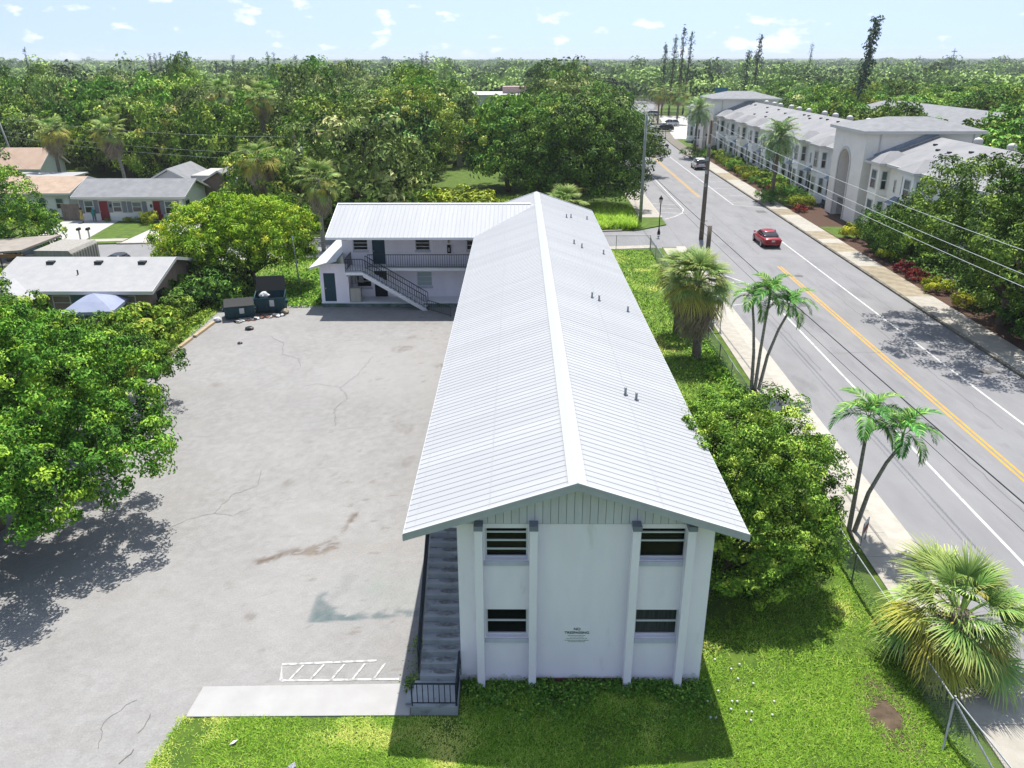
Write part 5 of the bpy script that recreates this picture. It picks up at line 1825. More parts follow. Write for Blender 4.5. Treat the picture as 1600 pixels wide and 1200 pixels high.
car('white_van', 'white vehicle parked behind the black sport utility', 'car', paint('paint_white', (0.66, 0.68, 0.68)), (40.5, 222, 0.02), math.radians(85), 4.9, 1.9, 'suv')
for i, (x, y, a, c, s_, lab) in enumerate(((33.0, 262, 8, (0.10, 0.02, 0.018), 'suv', 'dark red vehicle far up the road near the trees'), (37.6, 252, 5, (0.012, 0.015, 0.02), 'pickup', 'black truck far up the road beside the palms'), (42.0, 262, 60, (0.6, 0.61, 0.62), 'suv', 'white vehicle far up the road behind the black truck'), (36.6, 300, 20, (0.02, 0.03, 0.09), 'sedan', 'dark blue car at the far end of the road'))):
    car('distant_car', lab, 'car', paint('paint_far_%s' % ('red', 'black', 'white', 'blue')[i], c), (x, y, -0.1), math.radians(a), 4.9, 1.9, s_)
car('black_pickup', 'black pickup with open bed parked behind the brown house', 'pickup', paint('paint_black', (0.012, 0.014, 0.017)), (-33.9, 66.4, 0), math.radians(84), 5.2, 1.95, 'pickup')
car('pale_car', 'pale blue-grey car half hidden by the tree at far left', 'car', paint('paint_pale_blue', (0.34, 0.42, 0.44)), (-45.2, 73.2, -0.12), math.radians(-80), 4.7, 1.84, 'suv')

# ------------------------------------------------------------------ poles, wires, lamp
M_wood = mat('pole_wood', (0.13, 0.105, 0.08), (0.24, 0.20, 0.16), 5, 0.95, stretch=(3, 3, .25))
M_polec = mat('pole_concrete', (0.26, 0.29, 0.27), (0.34, 0.37, 0.35), 2, 0.85)
M_wire = mat('wire_bright', (0.60, 0.62, 0.64), None, rough=0.4)
M_wired = mat('wire_dark', (0.03, 0.032, 0.035), None, rough=0.6)
def pole(label, x, y, h, m, r0=.17, r1=.11, z0=-.05, arm=None, trans=False, lean=0.0, mr=False, steps=False):
    t = thing('utility_pole', label, 'utility pole', (x, y, z0))
    p = MB()
    p.tube([(0, 0, -.2), (lean * .5, 0, h * .5), (lean, 0, h)], r0, 10, r1=r1)
    p.build('shaft', m, t, smooth=True)
    if arm:
        p = MB()
        p.M = Matrix.Translation((lean * .93, 0, h - .5)) @ Matrix.Rotation(arm, 4, 'Z')
        p.box(-1.2, -.06, -.06, 1.2, .06, .06)
        p.build('crossarm', M_wood, t)
        for u in (-1.05, -.45, .45, 1.05):
            i_ = MB()
            i_.M = Matrix.Translation((lean * .93, 0, h - .44)) @ Matrix.Rotation(arm, 4, 'Z')
            i_.lathe([(.04, 0), (.07, .06), (.05, .12), (.07, .16), (.03, .22)], (u, 0, 0), 8)
            i_.build('insulator', M_polec, t)
    else:
        for dz in (-.1, -.9, -1.7):
            i_ = MB()
            i_.lathe([(.05, 0), (.08, .05), (.05, .1), (.08, .15), (.04, .22)], (lean + .2, 0, h + dz - .1), 8)
            i_.tube([(lean, 0, h + dz), (lean + .2, 0, h + dz - .05)], .03, 5)
            i_.build('insulator', M_polec, t)
    if trans:
        p = MB()
        p.lathe([(.05, -.55), (.30, -.5), (.30, .45), (.22, .55), (.04, .6)], (lean * .8 + .45, -.1, h - 2.0), 12)
        p.build('transformer', mat('transformer_grey', (0.46, 0.49, 0.50)), t, smooth=True)
    if mr:
        for k in range(4):
            c = MB()
            c.box(-.24, -.22, h * (.45 + .11 * k), .02, -.14, h * (.45 + .11 * k) + .35)
            c.build('bracket', M_steel, t)
    return t
pole('tall dark wooden utility pole on the near pavement by the red car', 18.75, 80.7, 11.5, M_wood, .24, .17, trans=False, mr=True)
pole('grey-green concrete utility pole at the side street corner beside the big oak', 13.85, 89.8, 11.5, M_polec, .20, .13)
pole('distant wooden utility pole at the left road edge past the big oak', 27.2, 227, 10.5, M_wood, .2, .14, arm=.2)
pole('leaning utility pole at far left among the trees', -71.5, 117, 10.0, M_polec, .17, .12, lean=-1.6)
pole('utility pole with grey transformer behind the cabbage palms', -24.2, 90, 9.6, M_wood, .17, .12, trans=True)
pole('bare pale pole rising behind the dark oaks at far right', 57.5, 92, 10.6, M_polec, .16, .12)
pole('wooden pole carrying the bright power wires close to the viewer', 17.6, 6.0, 11.5, M_wood, .24, .17)
stub = thing('wooden_post', 'cut-off grey wooden post in front of the cabbage palm', 'post', (17.0, 70.2, -.1))
c = MB()
c.tube([(0, 0, 0), (0, 0, 3.4)], .20, 10)
c.build('shaft', M_wood, stub, smooth=True)
def wire(label, p0, p1, sag, r, m, group='overhead wires'):
    mb = MB()
    n = 26
    P = []
    for i in range(n + 1):
        t = i / n
        p = Vector(p0).lerp(Vector(p1), t)
        p.z -= 4 * sag * t * (1 - t)
        P.append(p)
    mb.tube(P, r, 5)
    o_ = mb.build('overhead_wire', m)
    return tag(o_, label, 'wire', group)
A, B = Vector((18.75, 80.7, 0)), Vector((17.6, 6.0, 0))
for dz, dx, lab in ((11.3, .2, 'topmost bright power wire running from the wooden pole to the right edge'), (10.5, .2, 'second bright power wire below the topmost one at right'), (10.2, -.1, 'lowest bright power wire of the three at right')):
    wire(lab, A + Vector((dx, 0, dz)), B + Vector((dx, 0, dz)), .75, .012, M_wire)
Cc, D = Vector((13.95, 89.8, 0)), Vector((14.5, -14, 0))
wire('thick dark cable sagging over the near lane of the road', Cc + Vector((0, 0, 5.9)), D + Vector((0, 0, 5.9)), .55, .022, M_wired)
wire('thin dark cable just below the thick one over the near lane', Cc + Vector((0, 0, 5.3)), D + Vector((0, 0, 5.1)), .55, .011, M_wired)
for dz, lab in ((11.2, 'bright wire between the concrete pole and the distant wooden pole, upper'), (10.3, 'bright wire between the concrete pole and the distant wooden pole, lower')):
    wire(lab, Cc + Vector((.2, 0, dz)), (27.4, 227, 9.9), 1.2, .02, M_wire)
wire('service wire crossing the road from the concrete pole towards the town houses', Cc + Vector((0, 0, 9.5)), (38, 118, 7.3), .6, .014, M_wire)
wire('service wire crossing the road from the wooden pole to the concrete pole', A + Vector((0, 0, 9.6)), Cc + Vector((0, 0, 9.6)), .25, .014, M_wire)
Lp, Rp = Vector((-72.6, 117, 0)), Vector((-24.2, 90, 0))
for dz, lab in ((9.4, 'upper grey wire across the woods at left'), (7.6, 'middle grey wire across the woods at left'), (6.9, 'lowest grey wire across the woods at left')):
    wire(lab, Lp + Vector((0, 0, dz)), Rp + Vector((0, 0, dz - .3)), .6, .012, M_wire)
# street lamps
def lamp(label, x, y, h=3.9):
    t = thing('street_lamp', label, 'street lamp', (x, y, 0.0), group='black post-top street lamps')
    p = MB()
    p.lathe([(.16, 0), (.16, .25), (.09, .5), (.055, .7), (.05, h - .75), (.09, h - .7)], n=10)
    p.build('post', M_black, t, smooth=True)
    p = MB()
    p.lathe([(.10, h - .70), (.19, h - .30), (.17, h - .25)], n=10)
    p.build('lantern', mat('lantern_glass', (0.62, 0.60, 0.52), None, rough=.2), t, smooth=True)
    p = MB()
    p.lathe([(.22, h - .25), (.17, h - .10), (.06, h), (.03, h + .12)], n=10)
    p.build('cap', M_black, t, smooth=True)
    return t
lamp('black post-top street lamp at the side street corner', 14.7, 82.4)
lamp('black lamp post beside the distant palms on the right pavement', 33.2, 186, 4)
lamp('black lamp post at the kerb near the first date palm', 34.6, 152, 4)
pst = thing('lot_pole', 'slim grey steel pole on the grass beside the dumpster', 'pole', (-16.8, 59.8, 0))
c = MB()
c.tube([(0, 0, -.1), (-.25, 0, 4.6)], .06, 8)
c.build('shaft', M_steel, pst, smooth=True)
# bus stop: blue sign and bench
bs = thing('bus_stop_sign', 'blue bus stop sign on a thin post behind the chain-link fence', 'sign', (13.75, 51.3, 0.03))
c = MB()
c.tube([(0, 0, 0), (0, 0, 2.75)], .03, 6)
c.build('post', M_steel, bs)
c = MB()
c.ext([(-.02, -.02, 1.75), (.04, -.02, 1.75), (.06, -.02, 2.75), (-.02, -.02, 2.7)], (0, .32, 0))
c.build('panel', mat('sign_blue', (0.01, 0.19, 0.42)), bs)
c = MB()
c.box(-.62, -.015, 1.78, -.06, .015, 2.25)
c.build('timetable', mat('sign_pale_blue', (0.38, 0.58, 0.70)), bs)
bn = thing('bus_bench', 'grey-blue bench on the pavement behind the fence below the bus stop sign', 'bench', (13.15, 52.2, 0.03), -.02)
for x0, x1, z0, z1, nm in ((-.22, .24, .42, .47, 'seat'), (-.34, -.28, .50, .95, 'backrest')):
    c = MB()
    c.box(x0, -.9, z0, x1, .9, z1)
    c.build(nm, mat('bench_blue_grey', (0.24, 0.33, 0.42)), bn, bevel=.01)
for y in (-.7, .7):
    c = MB()
    c.box(-.25, y - .04, 0, .2, y + .04, .42)
    c.build('leg', M_steel, bn)
# agent's sign by the fence
rs_ = thing('yard_sign', 'small dark red and white yard sign behind the fence at the double palm', 'sign', (13.15, 25.75, 0.0), .9)
c = MB()
for x in (-.28, .28):
    c.box(x - .015, -.015, 0, x + .015, .015, .95)
c.build('stake', M_steel, rs_)
c = MB()
c.box(-.32, -.02, .42, .32, .02, .98)
c.build('panel', mat('sign_white', (0.62, 0.6, 0.58)), rs_)
c = MB()
c.box(-.28, -.026, .55, .28, -.021, .80)
c.build('print', mat('sign_red', (0.20, 0.015, 0.02)), rs_)

# ------------------------------------------------------------------ chain-link fence
def chain_fence(label, pts, h, pitch=3.2, cell=0.075, near=None):
    a0 = pts[0]
    t = thing('chain_link_fence', label, 'fence', (a0[0], a0[1], 0))
    rail = MB()
    wires = MB()
    for p, q in zip(pts[:-1], pts[1:]):
        p, q = Vector((*p, 0)), Vector((*q, 0))
        L = (q - p).length
        d = (q - p).normalized()
        rail.tube([p + Vector((0, 0, h)), q + Vector((0, 0, h))], .024, 6)
        n = max(1, round(L / pitch))
        for i in range(n + 1):
            b = p + d * (L * i / n)
            po = MB()
            po.tube([b + Vector((0, 0, -.1)), b + Vector((0, 0, h + .05))], .032, 6)
            po.build('post', M_steel, t, world=True)
        k = -h
        while k < L:
            for sgn in (1, -1):
                u0, z0, u1, z1 = (k, 0.03, k + h, h) if sgn > 0 else (k, h, k + h, 0.03)
                if u0 < 0:
                    z0 += (z1 - z0) * (-u0) / (u1 - u0)
                    u0 = 0
                if u1 > L:
                    z1 += (z0 - z1) * (u1 - L) / (u1 - u0)
                    u1 = L
                if u1 - u0 < .02:
                    continue
                e0, e1 = p + d * u0 + Vector((0, 0, z0)), p + d * u1 + Vector((0, 0, z1))
                wires.tube([e0, e1], .0028, 3, cap=False)
            k += cell * 1.414
    rail.build('rail', M_steel, t, world=True)
    w = wires.build('wire_mesh', mat('wire_galv', (0.34, 0.36, 0.37), None, rough=.5, metal=.5), t, world=True)
    w['kind'] = 'stuff'
    return t
cf = chain_fence('long chain-link fence along the near pavement with grey posts', [(11.72, 16.54), (11.78, 23.3), (12.2, 45), (12.75, 75.3)], 1.15, cell=.07)
for p0, p1 in (((11.72, 16.54, 1.15), (11.35, 15.95, 0.0)), ((11.72, 16.54, 1.15), (12.1, 15.0, .35))):
    c = MB()
    c.tube([p0, p1], .03, 6)
    c.build('brace', M_steel, cf, world=True)
chain_fence('chain-link fence across the far end of the lawn beside the side street', [(12.7, 75.4), (3.0, 75.4)], 1.35, cell=.11)
chain_fence('near run of chain-link fence at the lower right corner', [(11.72, 16.54), (12.3, 9.5)], 1.25, cell=.07)

# ------------------------------------------------------------------ dumpsters, logs and litter
M_dump = mat('dumpster_teal', (0.010, 0.048, 0.066), (0.020, 0.072, 0.092), 2, 0.6, spot=(0.10, 0.07, 0.05), spot_scale=2.5, spot_lo=.66, spot_hi=.74)
M_bag = mat('bag_white', (0.55, 0.56, 0.56), (0.68, 0.69, 0.7), 5, .6)
def dumpster(label, loc, rz, L, D, H, lid_open):
    t = thing('dumpster', label, 'dumpster', loc, rz)
    b = MB()
    sk = .18
    b.quad((-L / 2, -D / 2, .12), (L / 2, -D / 2, .12), (L / 2, -D / 2 - sk, H * .86), (-L / 2, -D / 2 - sk, H * .86))
    b.quad((-L / 2, D / 2, .12), (L / 2, D / 2, .12), (L / 2, D / 2, H), (-L / 2, D / 2, H))
    for s in (-1, 1):
        b.quad((s * L / 2, -D / 2, .12), (s * L / 2, D / 2, .12), (s * L / 2, D / 2, H), (s * L / 2, -D / 2 - sk, H * .86))
    b.quad((-L / 2, -D / 2, .12), (L / 2, -D / 2, .12), (L / 2, D / 2, .12), (-L / 2, D / 2, .12))
    b.build('bin', M_dump, t)
    r = MB()
    r.tube([(-L / 2, D / 2, H), (-L / 2, -D / 2 - sk, H * .86), (L / 2, -D / 2 - sk, H * .86), (L / 2, D / 2, H)], .05, 5)
    for i in range(4):
        x = -L / 2 + L * (i + .5) / 4
        r.box(x - .04, -D / 2 - .13, .14, x + .04, -D / 2 - .01, H * .5)
    r.build('rim', M_dump, t)
    for s in (-1, 1):
        r = MB()
        r.box(s * L / 2 - .01, -.3, H * .45, s * (L / 2 + .16), .3, H * .6)
        r.build('sleeve', M_dump, t)
    l = MB()
    if lid_open:
        l.ext([(-L / 2, D / 2 + .03, H), (L / 2, D / 2 + .03, H), (L / 2 - .05, D / 2 + .55, H + .95), (-L / 2 + .05, D / 2 + .55, H + .95)], (0, .05, 0))
    else:
        l.ext([(-L / 2, -D / 2 - sk - .05, H * .88), (L / 2, -D / 2 - sk - .05, H * .88), (L / 2, D / 2, H + .04), (-L / 2, D / 2, H + .04)], (0, 0, .05))
    l.build('lid', M_black, t)
    s = MB()
    s.quad((.0, -D / 2 - sk * .8 - .02, H * .42), (.32, -D / 2 - sk * .8 - .02, H * .42), (.32, -D / 2 - sk * 1.0 - .03, H * .78), (.0, -D / 2 - sk * 1.0 - .03, H * .78))
    s.build('sticker', M_bag, t)
    return t
dumpster('teal dumpster with open black lid and a white sticker by the grass edge', (-17.9, 55.6, 0), .18, 2.1, 1.3, 1.35, True)
dumpster('low dark teal dumpster with closed black lid left of the open one', (-19.75, 54.2, 0), .32, 2.0, 1.4, 1.1, False)
def blob(name, label, cat, loc, r, m, seed, parent=None, flat=.7, group=None):
    bm = bmesh.new()
    bmesh.ops.create_icosphere(bm, subdivisions=2, radius=1)
    rr = random.Random(seed)
    for v in bm.verts:
        k = rr.uniform(.75, 1.15)
        v.co = Vector((v.co.x * r * k, v.co.y * r * k * rr.uniform(.85, 1.1), (v.co.z * k + .8) * r * flat))
    me = bpy.data.meshes.new(name)
    bm.to_mesh(me)
    bm.free()
    me.materials.append(m)
    o_ = bpy.data.objects.new(name, me)
    COL.objects.link(o_)
    o_.location = loc
    o_.parent = parent
    if parent is None:
        tag(o_, label, cat, group)
    return o_
M_bagd = mat('bag_black', (0.012, 0.012, 0.014), None, rough=.4)
blob('rubbish_bag', 'white rubbish bag lying inside the open dumpster', 'rubbish bag', (-18.3, 55.55, 1.0), .36, M_bag, 1)
blob('rubbish_bag', 'white plastic bag on the lot left of the dumpsters', 'rubbish bag', (-20.95, 53.0, 0), .28, M_bag, 2)
blob('rubbish_bag', 'tan rubbish bag on the ground at the right end of the dumpsters', 'rubbish bag', (-16.75, 54.95, 0), .30, mat('bag_tan', (0.42, 0.36, 0.26)), 3)
lt = MB()
for i in range(95):
    t_ = random.random()
    x = -19.6 + t_ * 2.9 + random.gauss(0, .12)
    y = 53.05 + t_ * 1.6 + random.gauss(0, .16)
    s = random.uniform(.06, .2)
    a = random.uniform(0, 3.1)
    lt.M = Matrix.Translation((x, y, .02 + s * .2)) @ Matrix.Rotation(a, 4, 'Z') @ Matrix.Rotation(random.uniform(-.6, .6), 4, 'X')
    lt.box(-s, -s * .6, -s * .2, s, s * .6, s * .25, random.choice((0, 0, 1, 2, 3)))
lt.M = None
o_ = lt.build('litter', [M_bag, mat('litter_rust', (0.22, 0.08, 0.05)), mat('litter_tan', (0.36, 0.30, 0.22)), M_bagd])
tag(o_, 'mixed pale and rusty litter spread along the front of the dumpsters', 'litter', kind='stuff')
for i, (x, y, s, lab) in enumerate(((-18.2, 51.3, .30, 'dark lump of rubbish on the lot below the dumpsters'), (-17.9, 48.4, .16, 'small dark scrap on the lot farther from the dumpsters'))):
    blob('rubbish_lump', lab, 'rubbish', (x, y, 0), s, M_bagd, 10 + i, flat=.4)
lb = ['near', 'middle', 'far']
for i, ((xa, ya), (xb, yb_)) in enumerate((((-21.63, 43.5), (-21.5, 45.4)), ((-21.55, 45.9), (-21.38, 49.3)), ((-21.3, 49.6), (-21.1, 52.6)))):
    L = math.hypot(xb - xa, yb_ - ya)
    c = MB()
    c.ext([(-.13, 0, 0), (.13, 0, 0), (.11, 0, .15), (-.11, 0, .16)], (0, L, 0))
    o_ = c.build('parking_timber', mat('timber_tan', (0.40, 0.30, 0.18), (0.52, 0.41, 0.26), 4, .9), None, loc=(xa, ya, 0))
    o_.rotation_euler = (0, 0, -math.atan2(xb - xa, yb_ - ya))
    tag(o_, ('short tan parking timber at the lot edge nearest the big tree', 'long tan parking timber in the middle of the left lot edge', 'tan parking timber at the lot edge nearest the dumpsters')[i], 'parking timber', 'timbers along the lot edge')
# canopy tent
tn = thing('canopy_tent', 'pale blue-grey canopy tent in front of the brown house', 'canopy tent', (-27.75, 50.2, 0), .12)
c = MB()
c.add([(-1.6, -1.6, 2.05), (1.6, -1.6, 2.05), (1.6, 1.6, 2.05), (-1.6, 1.6, 2.05), (0, 0, 2.85), (-.8, -.8, 2.5), (.8, -.8, 2.5), (.8, .8, 2.5), (-.8, .8, 2.5)],
      [(0, 1, 6, 5), (1, 2, 7, 6), (2, 3, 8, 7), (3, 0, 5, 8), (5, 6, 4), (6, 7, 4), (7, 8, 4), (8, 5, 4)])
c.ext([(-1.6, -1.6, 1.85), (1.6, -1.6, 1.85), (1.6, -1.6, 2.05), (-1.6, -1.6, 2.05)], (0, .01, 0))
c.ext([(1.6, -1.6, 1.85), (1.6, 1.6, 1.85), (1.6, 1.6, 2.05), (1.6, -1.6, 2.05)], (.01, 0, 0))
c.build('canopy', mat('canopy_periwinkle', (0.30, 0.34, 0.48), (0.36, 0.40, 0.54), 1, .8), tn)
for sx in (-1.5, 1.5):
    for sy in (-1.5, 1.5):
        c = MB()
        c.tube([(sx, sy, 0), (sx, sy, 2.03)], .035, 6)
        c.build('leg', M_trim, tn)
# mailboxes
for x, y, lab in ((-44.3, 79.9, 'left mailbox of the pair at the side street kerb'), (-43.4, 80.0, 'right mailbox of the pair at the side street kerb')):
    t = thing('mailbox', lab, 'mailbox', (x, y, 0), group='mailboxes by the side street')
    c = MB()
    c.box(-.06, -.06, 0, .06, .06, 1.0)
    c.build('post', M_trim, t)
    c = MB()
    c.ext([(-.12, -.28, 1.0), (.12, -.28, 1.0), (.12, -.28, 1.16), (.07, -.28, 1.24), (-.07, -.28, 1.24), (-.12, -.28, 1.16)], (0, .56, 0))
    c.build('box', M_black, t)
# garden bench among the shrubs
gb_ = thing('garden_bench', 'grey slatted bench under the dark oaks behind the yellow shrubs', 'bench', (35.1, 62.6, 0), -.3)
for i in range(4):
    c = MB()
    c.box(-.8, -.25 + i * .13, .43, .8, -.15 + i * .13, .46)
    c.build('seat_slat', M_steel, gb_)
for i in range(6):
    c = MB()
    c.box(-.72 + i * .28, .27, .5, -.66 + i * .28, .30, .95)
    c.build('back_slat', M_steel, gb_)
for x in (-.75, .75):
    c = MB()
    c.box(x - .03, -.25, 0, x + .03, .3, .43)
    c.build('leg', M_steel, gb_)
# white mushrooms / pale scraps on the lawn
ms = MB()
for i, (x, y) in enumerate(((6.1, 19.6), (6.5, 19.3), (6.9, 18.9), (7.2, 19.1), (7.0, 18.5), (6.6, 17.6), (6.75, 17.6), (6.5, 17.3), (6.9, 17.2), (7.05, 17.2), (6.95, 16.9), (5.9, 17.6), (5.85, 17.0), (6.0, 17.0), (7.6, 17.1), (7.8, 17.6), (5.95, 18.9), (6.3, 18.0), (7.4, 18.3))):
    ms.lathe([(.012, 0), (.012, .05), (.036, .055), (.032, .075), (.01, .085)], (x - .45, y, 0.01), 7)
o_ = ms.build('mushrooms', mat('mushroom_white', (0.70, 0.69, 0.64)))
tag(o_, 'scattered small white mushrooms in the shaded grass at the right front corner', 'mushrooms', kind='stuff')
c = MB()
c.ext([(-7.72, 15.98, .05), (-7.60, 16.02, .06), (-7.52, 16.16, .06), (-7.64, 16.13, .05)], (0, 0, .015))
tag(c.build('paper_scrap', M_bag), 'white paper scrap on the grass near the lot corner', 'paper')
c = MB()
c.ext([(-5.95, 15.30, .06), (-5.80, 15.42, .07), (-5.72, 15.28, .07), (-5.86, 15.18, .06)], (0, 0, .012))
tag(c.build('paper_scrap', mat('scrap_striped', (0.45, 0.46, 0.5), (0.1, 0.1, 0.1), 30)), 'dark and white wrapper on the sunlit grass at the bottom edge', 'wrapper')

# ------------------------------------------------------------------ two people outside the duplex
M_skin = mat('skin_brown', (0.16, 0.085, 0.055))
def person(label, loc, rz, h, top, hair_m, dress=True, bend=0.0):
    t = thing('person', label, 'person', loc, rz)
    k = h / 1.7
    J = {'pel': (0, 0, .95), 'chest': (0, .04 * bend, 1.28), 'neck': (0, .08 * bend, 1.46), 'head': (0, .10 * bend + .02, 1.60),
         'hl': (-.10, 0, .90), 'kl': (-.11, .05, .50), 'al': (-.11, -.02, .08), 'tl': (-.11, .14, .03), 'hr': (.10, 0, .90), 'kr': (.12, -.03, .50), 'ar': (.13, -.12, .08), 'tr': (.13, .05, .03),
         'sl': (-.19, .03 * bend, 1.38), 'el': (-.25, -.03, 1.12), 'wl': (-.22, .12, .90), 'fl': (-.21, .16, .80), 'sr': (.19, .03 * bend, 1.38), 'er': (.26, .02, 1.12), 'wr': (.23, .18, .95), 'fr': (.22, .24, .88)}
    rad = {'pel': .14, 'chest': .145, 'neck': .055, 'head': .098, 'hl': .085, 'kl': .06, 'al': .038, 'tl': .032, 'hr': .085, 'kr': .06, 'ar': .038, 'tr': .032, 'sl': .06, 'el': .042, 'wl': .032, 'fl': .028, 'sr': .06, 'er': .042, 'wr': .032, 'fr': .028}
    E = [('pel', 'chest'), ('chest', 'neck'), ('neck', 'head'), ('pel', 'hl'), ('hl', 'kl'), ('kl', 'al'), ('al', 'tl'), ('pel', 'hr'), ('hr', 'kr'), ('kr', 'ar'), ('ar', 'tr'), ('chest', 'sl'), ('sl', 'el'), ('el', 'wl'), ('wl', 'fl'), ('chest', 'sr'), ('sr', 'er'), ('er', 'wr'), ('wr', 'fr')]
    names = list(J)
    me = bpy.data.meshes.new('body')
    me.from_pydata([tuple(c_ * k for c_ in J[n_]) for n_ in names], [(names.index(a), names.index(b)) for a, b in E], [])
    o_ = bpy.data.objects.new('body', me)
    COL.objects.link(o_)
    o_.parent = t
    me.materials.append(M_skin)
    sk = o_.modifiers.new('skin', 'SKIN')
    for i, n_ in enumerate(names):
        r = rad[n_] * k
        me.skin_vertices[0].data[i].radius = (r * (1.15 if n_ in ('pel', 'chest') else 1), r)
    me.skin_vertices[0].data[0].use_root = True
    sb = o_.modifiers.new('sub', 'SUBSURF')
    sb.levels = sb.render_levels = 2
    c = MB()
    if dress:
        c.lathe([(.30, .42), (.24, .70), (.20, .92), (.165, 1.08), (.20, 1.28), (.19, 1.40), (.09, 1.46)], (0, .02, 0), 12)
    else:
        c.lathe([(.20, .86), (.19, 1.05), (.205, 1.28), (.20, 1.40), (.09, 1.46)], (0, .02, 0), 12)
        for s in (-1, 1):
            c.tube([(s * .10, 0, .92), (s * .115, .03, .5), (s * .115, -.05, .16)], .10, 8, r1=.07)
    c.v = [(a * k, b * k * .78, z * k) for a, b, z in c.v]
    c.build('clothing', top, t, smooth=True)
    c = MB()
    c.lathe([(.07, -.16), (.115, -.06), (.12, .04), (.09, .10), (.02, .125)], (0, -.015, 1.62), 10)
    c.v = [(a * k, b * k, z * k) for a, b, z in c.v]
    c.build('hair', hair_m, t, smooth=True)
    return t
M_hair = mat('hair_dark', (0.015, 0.012, 0.010))
person('person in a yellow dress standing on the driveway by the red door', (-48.6, 88.9, 0.0), 2.6, 1.68, mat('dress_yellow', (0.50, 0.42, 0.10), (0.34, 0.30, 0.12), 9), M_hair)
person('person in teal clothes standing in front of the duplex window', (-47.55, 89.5, 0.0), .4, 1.62, mat('clothes_teal', (0.02, 0.22, 0.22)), mat('scarf_teal', (0.10, 0.34, 0.34)), dress=False, bend=.6)
# ------------------------------------------------------------------ palms
rng = np.random.default_rng(77)
random.seed(77)
def hide_proto(o):
    bpy.data.objects.remove(o)
def protos(maker, n, **k):
    L = []
    for i in range(n):
        o = maker('frond', rng, **k)
        L.append(o.data)
        hide_proto(o)
    return L
FAN = {'g': protos(lambda n_, r_: fan_frond_mesh(n_, r_, M_fan, .92, .95, 34, .5, 2.8), 5),
       'y': protos(lambda n_, r_: fan_frond_mesh(n_, r_, M_fanY, .92, .9, 32, .8, 2.7), 3),
       'x': protos(lambda n_, r_: fan_frond_mesh(n_, r_, M_fanX, 1.15, 0.50, 24, .9, 1.5), 3)}
FEA = protos(lambda n_, r_: feather_frond_mesh(n_, r_, M_fea, 1.85, 30, .54, 1.25, .028), 3)
DATE = protos(lambda n_, r_: feather_frond_mesh(n_, r_, M_feaG, 3.0, 34, .55, .75, .028, .7), 3)
FEAB = protos(lambda n_, r_: feather_frond_mesh(n_, r_, M_fea, 2.6, 26, .6, .9, .035), 1)
def trunk_mesh(parent, pts, r0, r1, m, rings=0.0, n=10):
    mb = MB()
    P = [Vector(p) for p in pts]
    Q = []
    for a, b in zip(P[:-1], P[1:]):
        k = max(2, int((b - a).length / .25))
        Q += [a.lerp(b, i / k) for i in range(k)]
    Q.append(P[-1])
    mb.tube(Q, r0, n, r1=r1)
    if rings:
        mb.v = [(x + random.uniform(-rings, rings), y + random.uniform(-rings, rings), z) for x, y, z in mb.v]
    return mb.build('trunk', m, parent, smooth=True)
def put_frond(parent, me, base, az, el, s, roll=0.0):
    o = bpy.data.objects.new('frond', me)
    COL.objects.link(o)
    o.parent = parent
    o.location = base
    o.rotation_euler = (roll, -el, az)
    o.scale = (s, s, s)
    return o
def fan_palm(label, x, y, h, R, lean=(0, 0), skirt=0, n=40, z0=-.05, tr=.19, yellow=.25, m_t=None, group='cabbage palms', low=-.9, z_bury=0):
    t = thing('cabbage_palm', label, 'palm tree', (x, y, z0), group=group)
    top = Vector((lean[0], lean[1], h))
    trunk_mesh(t, [(0, 0, -.1), (lean[0] * .35, lean[1] * .35, h * .5), top], tr * 1.25, tr, m_t or M_palmbark, .012)
    s0 = R / 1.85
    for i in range(n):
        u = (i + .5) / n
        el = 1.35 - (1.35 - low) * u ** .85 + random.uniform(-.12, .12)
        az = i * 2.39996 + random.uniform(-.2, .2)
        kind = 'g'
        if u > .45 and random.random() < yellow * 1.6:
            kind = 'y'
        me = random.choice(FAN[kind])
        put_frond(t, me, top + Vector((.08 * math.cos(az), .08 * math.sin(az), -.12 - .35 * u)), az, el, s0 * random.uniform(.72, 1.12) * (1 if u > .15 else .9), random.uniform(-.35, .35))
    for i in range(skirt):
        u = i / max(1, skirt)
        az = i * 2.39996 + random.uniform(-.2, .2)
        put_frond(t, random.choice(FAN['x']), top + Vector((.14 * math.cos(az), .14 * math.sin(az), -.25 - 1.3 * u)), az, -.72 - .62 * u + random.uniform(-.12, .12), s0 * random.uniform(1.0, 1.3) * (1 - .2 * u), random.uniform(-.4, .4))
    return t
fan_palm('shaggy cabbage palm with hanging brown skirt between the roof and the pavement', 10.95, 45.6, 5.0, 2.5, (-.25, .25), 70, 74, tr=.23, yellow=.28, low=-.5)
fan_palm('smaller cabbage palm just behind the shaggy one', 10.6, 50.5, 4.4, 2.1, (.2, 0), 20, 40, yellow=.5, low=-.5)
fan_palm('low spreading cabbage palm at the lower right corner by the pavement', 13.0, 19.2, 2.0, 2.45, (.15, .1), 10, 56, tr=.24, yellow=.3, low=-.75)
fan_palm('cabbage palm behind the far end of the long roof', 4.5, 76.8, 4.3, 2.7, (0, 0), 0, 36, yellow=.2)
fan_palm('tall cabbage palm with pale trunk behind the yellow-green tree', -18.6, 75.5, 6.7, 2.5, (.0, .3), 26, 40, tr=.16, m_t=M_palmgrey)
fan_palm('cabbage palm with yellow fronds left of the tall pale-trunked one', -27.0, 85, 7.6, 2.7, (0, 0), 30, 40, yellow=.7)
fan_palm('slender cabbage palm above the red-door duplex', -49.6, 103, 9.0, 2.6, (-1.1, 0), 30, 36, tr=.17, m_t=M_palmgrey)
fan_palm('yellowing cabbage palm beside the peach roof at far left', -62.5, 111, 8.3, 2.7, (0, 0), 16, 36, yellow=.8)
